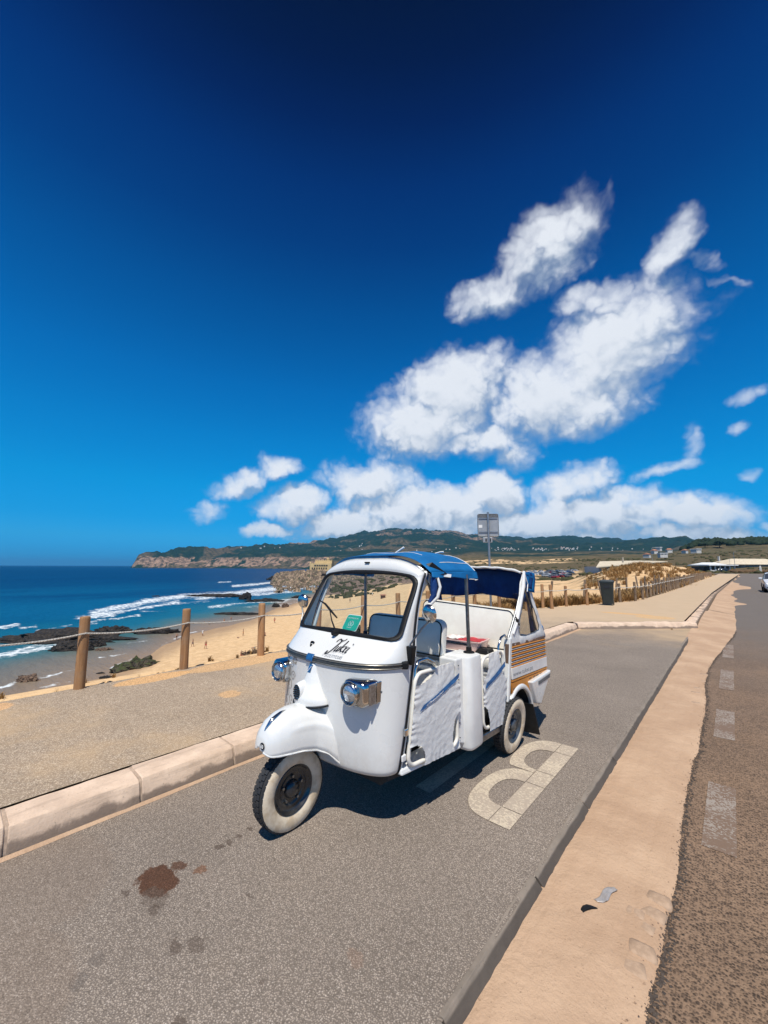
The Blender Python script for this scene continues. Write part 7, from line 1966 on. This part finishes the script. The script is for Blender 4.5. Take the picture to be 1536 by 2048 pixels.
# lamp posts and poles
def pole(name, u, v0, v1, r, label, lamp=True):
    p = at_r(u, v0, r); q = at_r(u, v1, r); h = q.z - p.z
    e = empty(name, (p.x, p.y, p.z - .5)); tag(e, label, 'lamp post' if lamp else 'pole')
    b = MB(); b.tube([(0, 0, 0), (0, 0, h + .5)], [max(.05, h * .012), max(.04, h * .008)], 8); b.obj('pole', m_galv, e)
    if lamp: b = MB(); b.tube([(0, 0, h + .45), (.8, .3, h + .6), (1.3, .5, h + .58)], .06, 6); b.obj('lamp_arm', m_galv, e)
pole('street_lamp', 1305, 1119, 1096, 150, 'tall lamp post rising behind the pale dune house')
pole('street_lamp', 1471, 1140, 1104, 215, 'thin lamp post in front of the long pale-roofed building')
pole('flag_pole', 1460, 1130, 1117, 240, 'short white pole between pavilion and long building', False)
pole('utility_pole', 1215, 1134, 1122, 180, 'thin pole left of the pale dune house', False)
p = hit(766, 1197, 60)
if p:
    h_ = empty('beach_hut', (p.x, p.y, land_z(p.x, p.y)), YAW + .4); tag(h_, 'small brown hut on the far sand seen through the windscreen', 'hut')
    k = mpp(p); b = MB(); b.bounds((-4 * k, -3 * k, -1), (4 * k, 3 * k, 6 * k)); b.obj('wall', m_brown, h_); b = MB(); hip(b, -4 * k, 4 * k, -3 * k, 3 * k, 6 * k, 8 * k, 1.5 * k, .3); b.obj('roof', m_roofr, h_)
# pedestrian and white bollard stub by the car
p = at(1522, 1146, z=0)
b = MB(); b.loft([rr(.28, .2, .06, -.1), rr(.30, .22, .06, 1.3), rr(.22, .2, .06, 2.2), rr(.10, .1, .04, 2.5)], True, True); tag(b.obj('marker_stone', m_wallw, None, smooth=40, loc=(p.x, p.y, 0)), 'white marker stone on the verge behind the oncoming car', 'marker')

# ------------------------------------------------------------------ vegetation
def leaf_mat(name, c, c2, trans=.25):
    m, t, p = base_mat(name)
    co = coords(t); n = t.noise(co, 1.3, 5, .65)
    col = t.mix(t.smooth(n, .35, .65), rgba(c2), rgba(c)); t.link(col, p.inputs['Base Color']); p.inputs['Roughness'].default_value = .75; p.inputs['Specular IOR Level'].default_value = .2
    tr = t.new('ShaderNodeBsdfTranslucent'); t.link(col, tr.inputs[0]); mx = t.new('ShaderNodeMixShader'); mx.inputs[0].default_value = trans
    t.link(p.outputs[0], mx.inputs[1]); t.link(tr.outputs[0], mx.inputs[2]); t.link(mx.outputs[0], t.n['Material Output'].inputs[0]); return m
m_grass = leaf_mat('dry_dune_grass', (.46, .28, .115), (.27, .165, .07), .35)
m_scrub = leaf_mat('olive_scrub', (.085, .080, .032), (.045, .048, .022), .1)
m_wood = leaf_mat('dark_foliage', (.028, .045, .018), (.012, .022, .010), .1)
m_shrub = leaf_mat('shore_shrub_leaves', (.10, .12, .06), (.035, .045, .022), .2)
m_bark = PM('bark', (.12, .085, .06), (.07, .05, .035), 6, .9)

def np_mesh(name, vs, fs, m, kind=None, label=None, cat=None):
    me = bpy.data.meshes.new(name); n = fs.shape[1]
    me.vertices.add(len(vs)); me.vertices.foreach_set('co', vs.ravel().astype(np.float32))
    me.loops.add(fs.size); me.loops.foreach_set('vertex_index', fs.ravel().astype(np.int32))
    me.polygons.add(len(fs)); me.polygons.foreach_set('loop_start', np.arange(0, fs.size, n, dtype=np.int32)); me.polygons.foreach_set('loop_total', np.full(len(fs), n, np.int32))
    me.update(calc_edges=True); me.materials.append(m)
    o = bpy.data.objects.new(name, me); COL.objects.link(o); return tag(o, label, cat, None, kind)
def tufts(centres, sizes, blades, m, name, label, width=.014):
    V_, F_ = [], []
    for (x, y, z), s in zip(centres, sizes):
        nb = blades
        a = rng.uniform(0, 2 * math.pi, nb); lean = rng.uniform(.25, 1.15, nb); h = s * rng.uniform(.55, 1.15, nb); r0_ = rng.uniform(0, .30 * s, nb); a0 = rng.uniform(0, 6.28, nb)
        bx, by = x + r0_ * np.cos(a0), y + r0_ * np.sin(a0); w = width * rng.uniform(.7, 1.5, nb) * (1 + s)
        px_, py_ = -np.sin(a) * w, np.cos(a) * w
        mx_, my_ = bx + np.cos(a) * lean * h * .35, by + np.sin(a) * lean * h * .35; tx, ty = bx + np.cos(a) * lean * h * .95, by + np.sin(a) * lean * h * .95
        zm, zt = z + h * .62, z + h * (1 - .35 * lean)
        z0 = np.full(nb, z - .05)
        q = np.stack([np.stack([bx - px_, by - py_, z0], 1), np.stack([bx + px_, by + py_, z0], 1), np.stack([mx_ + px_ * .8, my_ + py_ * .8, zm], 1), np.stack([mx_ - px_ * .8, my_ - py_ * .8, zm], 1), np.stack([tx, ty, zt], 1)], 1)
        b0 = sum(len(v) for v in V_); V_.append(q.reshape(-1, 3)); i = b0 + 5 * np.arange(nb)[:, None]
        F_.append(np.concatenate([i + np.array([0, 1, 2]), i + np.array([0, 2, 3]), i + np.array([3, 2, 4])]))
    return np_mesh(name, np.concatenate(V_), np.concatenate(F_), m, 'stuff', label, 'grass')
cs, ss = [], []
def ok_ground(x, y): return not (x > wl(y) - .15 and y < 118)
# along the fence foot and over the dunes behind it
for k_ in range(2600):
    y = 15.5 + 110 * random.random() ** 2.2; x = float(wl(y)) - .2 - random.random() ** 1.7 * (2.5 + y * .16)
    n_ = fbm(x / 3.2, y / 4.5, 4, 81)
    d = float(wl(y)) - x
    if random.random() < ((.8 if y < 30 else .5) if d < .9 + .02 * y else .30 * float(sstep(n_, .58, .70))): cs.append((x, y, land_z(x, y))); ss.append(random.uniform(.22, .55) * (1.25 if y > 40 else 1))
for k_ in range(300):
    u = random.uniform(1170, 1385); r_ = random.uniform(38, 84); d = ray(u, 1140); h = math.hypot(d.x, d.y); x, y = d.x * r_ / h, d.y * r_ / h
    if fbm(x / 14, y / 14, 5, 61) + .35 * fbm(x / 4, y / 4, 4, 81) > .80: cs.append((x, y, land_z(x, y))); ss.append(random.uniform(.4, .9))
for k_ in range(11):      # big clumps on the dune's flanks, bare sand between
    u = random.uniform(1185, 1375); r_ = random.uniform(44, 76); d = ray(u, 1140); h = math.hypot(d.x, d.y); cx, cy = d.x * r_ / h, d.y * r_ / h
    for j in range(26):
        x, y = cx + random.gauss(0, 1.1), cy + random.gauss(0, 1.3); cs.append((x, y, land_z(x, y))); ss.append(random.uniform(.4, .9))
for k_ in range(260):
    y = random.uniform(13, 19); x = float(wl(y)) - .1 - random.random() * 4
    if random.random() < .5: cs.append((x, y, land_z(x, y))); ss.append(random.uniform(.15, .4))
tufts(cs, ss, 22, m_grass, 'dune_grass', 'dry brown grass on the dune behind the rope fence')
cs, ss = [], []
for k_ in range(42):
    y = random.uniform(.2, 14); cs.append((float(wl(y)) - random.uniform(-.12, .35), y, .10)); ss.append(random.uniform(.04, .11))
tufts(cs, ss, 16, m_grass, 'edge_weeds', 'short dry weeds along the pavement edge by the fence', .006)
cs = [(-1.55 + random.uniform(-.25, .35), 14.05 + random.uniform(-.1, .25), .0) for _ in range(9)]
tufts(cs, [random.uniform(.05, .12) for _ in cs], 9, m_grass, 'kerb_weeds', 'dry weeds in the sand at the end kerb of the bay', .006)

def blobs(centres, radii, m, name, label, cat, sub=1, flat=.6):
    bm_ = bmesh.new(); bmesh.ops.create_icosphere(bm_, subdivisions=sub, radius=1); v0 = np.array([v.co[:] for v in bm_.verts]); f0 = np.array([[v.index for v in f.verts] for f in bm_.faces]); bm_.free()
    V_, F_ = [], []
    for i, ((x, y, z), r_) in enumerate(zip(centres, radii)):
        q = v0 * (1 + rng.uniform(-.28, .28, (len(v0), 1))) * np.array([1, rng.uniform(.8, 1.2), flat]) * r_ + np.array([x, y, z]); V_.append(q); F_.append(f0 + i * len(v0))
    return np_mesh(name, np.concatenate(V_), np.concatenate(F_), m, 'stuff', label, cat)
cs, ss = [], []
for k_ in range(2600):
    u = random.uniform(840, 1600); r_ = 70 * (900 / 70) ** random.random(); d = ray(u, 1140); h = math.hypot(d.x, d.y); x, y = d.x * r_ / h, d.y * r_ / h
    if r_ < 130 and u > 1150: continue
    if -4 < x < 60 and y < 172: continue
    if 205 < r_ < 335 and 1050 < u < 1160: continue
    if 95 < r_ < 330 and u > 1180 and random.random() < .7: continue
    if fbm(x / 60, y / 60, 4, 63) > .47: cs.append((x, y, land_z(x, y) + .1)); ss.append(random.uniform(.5, 1.5) * (r_ / 180) ** .55)
blobs(cs, ss, m_scrub, 'scrub', 'low olive scrub over the plain between dunes and hills', 'scrub')
cs, ss = [], []
for k_ in range(900):
    u = random.uniform(640, 850); r_ = random.uniform(190, 640); d = ray(u, 1140); h = math.hypot(d.x, d.y); x, y = d.x * r_ / h, d.y * r_ / h
    if fbm(x / 40, y / 40, 4, 65) > .50: cs.append((x, y, land_z(x, y) + .1)); ss.append(random.uniform(.8, 2.6))
blobs(cs, ss, m_scrub, 'slope_scrub', 'dark scrub on the rocky slope above the far beach', 'scrub')
cs, ss = [], []
for k_ in range(900):
    u = random.uniform(1368, 1640); r_ = random.uniform(1230, 1700); d = ray(u, 1140); h = math.hypot(d.x, d.y); x, y = d.x * r_ / h, d.y * r_ / h
    cs.append((x, y, land_z(x, y) + 2)); ss.append(random.uniform(5, 11))
blobs(cs, ss, m_wood, 'far_wood', 'dark wood along the ridge at the right', 'wood', 1, .8)
cs, ss = [], []
for k_ in range(260):
    u = random.uniform(1462, 1600); r_ = random.uniform(186, 215); d = ray(u, 1140); h = math.hypot(d.x, d.y); x, y = d.x * r_ / h, d.y * r_ / h
    cs.append((x, y, .3)); ss.append(random.uniform(.7, 1.5))
blobs(cs, ss, leaf_mat('brown_hedge', (.20, .12, .06), (.10, .065, .035), .1), 'hedge', 'brown hedge in front of the long building', 'hedge')
# two stone pines standing above the ridge
def pine(u, v0, v1, r_, w, label):
    p = at_r(u, v0, r_); k = mpp(p); h = (v0 - v1) * k
    e = empty('pine_tree', (p.x, p.y, p.z - 4)); tag(e, label, 'tree', 'round pines above the wood')
    b = MB(); b.tube([(0, 0, 0), (.3, 0, h * .5), (0, 0, h * .8 + 4)], [1.0, .8, .4], 7); b.obj('trunk', m_bark, e)
    n = 420; a = rng.uniform(0, 6.28, n); q = rng.uniform(0, 1, n) ** .5; zz = rng.uniform(-.35, 1, n)
    rad = w * k / 2 * np.sqrt(np.clip(1 - np.clip(zz, 0, 1) ** 2, 0, 1)) * q
    c = np.stack([rad * np.cos(a), rad * np.sin(a), 4 + h * .55 + zz * h * .42], 1)
    dv = rng.normal(0, 1, (n, 3)); dv /= np.linalg.norm(dv, axis=1)[:, None]; e2 = np.cross(dv, [0, 0, 1.0]); s_ = rng.uniform(1.0, 2.4, (n, 1)) * w / 28
    V_ = np.stack([c - dv * s_ - e2 * s_, c + dv * s_ - e2 * s_ * .4, c + dv * s_ + e2 * s_, c - dv * s_ * .5 + e2 * s_], 1).reshape(-1, 3)
    o = np_mesh('crown', V_, np.arange(4 * n).reshape(-1, 4), m_wood); o.parent = e
pine(1439, 1094, 1082, 1180, 19, 'large round dark pine standing above the wood')
pine(1410, 1095, 1087, 1200, 12, 'smaller round pine left of the large one')
# leafy shore shrubs just beyond the fence, seen through the windscreen
def shrub(x, y, r_, h, label, n=900, m=None):
    e = empty('shrub', (x, y, land_z(x, y))); tag(e, label, 'shrub', 'shrubs beyond the fence')
    b = MB()
    for k_ in range(9): a = random.uniform(0, 6.28); b.tube([(0, 0, -.2), (r_ * .4 * math.cos(a), r_ * .4 * math.sin(a), h * .5), (r_ * .8 * math.cos(a), r_ * .8 * math.sin(a), h * .75)], [.02, .015, .006], 5)
    b.obj('stems', m_bark, e)
    a = rng.uniform(0, 6.28, n); el = rng.uniform(-.1, 1.5, n); q = rng.uniform(.45, 1.08, n) * (1 + .35 * (fbm(a * 1.5 + x, el * 2 + y, 3, 5) - .5) * 2)
    c = np.stack([r_ * q * np.cos(el) * np.cos(a), r_ * q * np.cos(el) * np.sin(a), h * q * np.sin(el) - .05], 1)
    dv = rng.normal(0, 1, (n, 3)); dv /= np.linalg.norm(dv, axis=1)[:, None]; e2 = np.cross(dv, rng.normal(0, 1, (n, 3))); e2 /= np.linalg.norm(e2, axis=1)[:, None]; L_ = rng.uniform(.035, .075, (n, 1))
    V_ = np.stack([c - dv * L_, c + e2 * L_ * .45, c + dv * L_, c - e2 * L_ * .45], 1).reshape(-1, 3)
    o = np_mesh('leaves', V_, np.arange(4 * n).reshape(-1, 4), m or m_shrub, 'stuff'); o.parent = e
shrub(-7.8, 6.0, .75, .62, 'broad dark shrub beyond the fence, seen through the lower windscreen', 1500)
shrub(-8.3, 7.2, .8, .60, 'shrub beyond the fence behind the green sticker', 1300)
shrub(-7.7, 7.7, .5, .45, 'small shrub beyond the fence left of the driver seat', 700)
shrub(-7.5, 4.55, .42, .30, 'low dry pinkish shrub at the pavement edge left of the windscreen', 500, leaf_mat('dry_shrub_leaves', (.34, .23, .15), (.18, .12, .07)))
shrub(-7.0, .35, .22, .14, 'tiny yellow-brown shrub at the pavement edge by the left picture border', 220, leaf_mat('yellow_shrub_leaves', (.28, .20, .06), (.14, .10, .04)))
# ------------------------------------------------------------------ the sea air that lifts the far hills towards blue
m = bpy.data.materials.new('sea_air'); m.use_nodes = True
t = NT(m.node_tree); t.n.remove(t.n['Principled BSDF'])
pv = t.new('ShaderNodeVolumePrincipled'); pv.inputs['Color'].default_value = (.15, .58, 1.0, 1); pv.inputs['Density'].default_value = 3.6e-5; pv.inputs['Anisotropy'].default_value = .2
t.link(pv.outputs[0], t.n['Material Output'].inputs['Volume'])
b = MB(); b.bounds((-71000, -71000, -63.5), (21000, 71000, 640)); hz = b.obj('haze', m); tag(hz, kind='stuff')
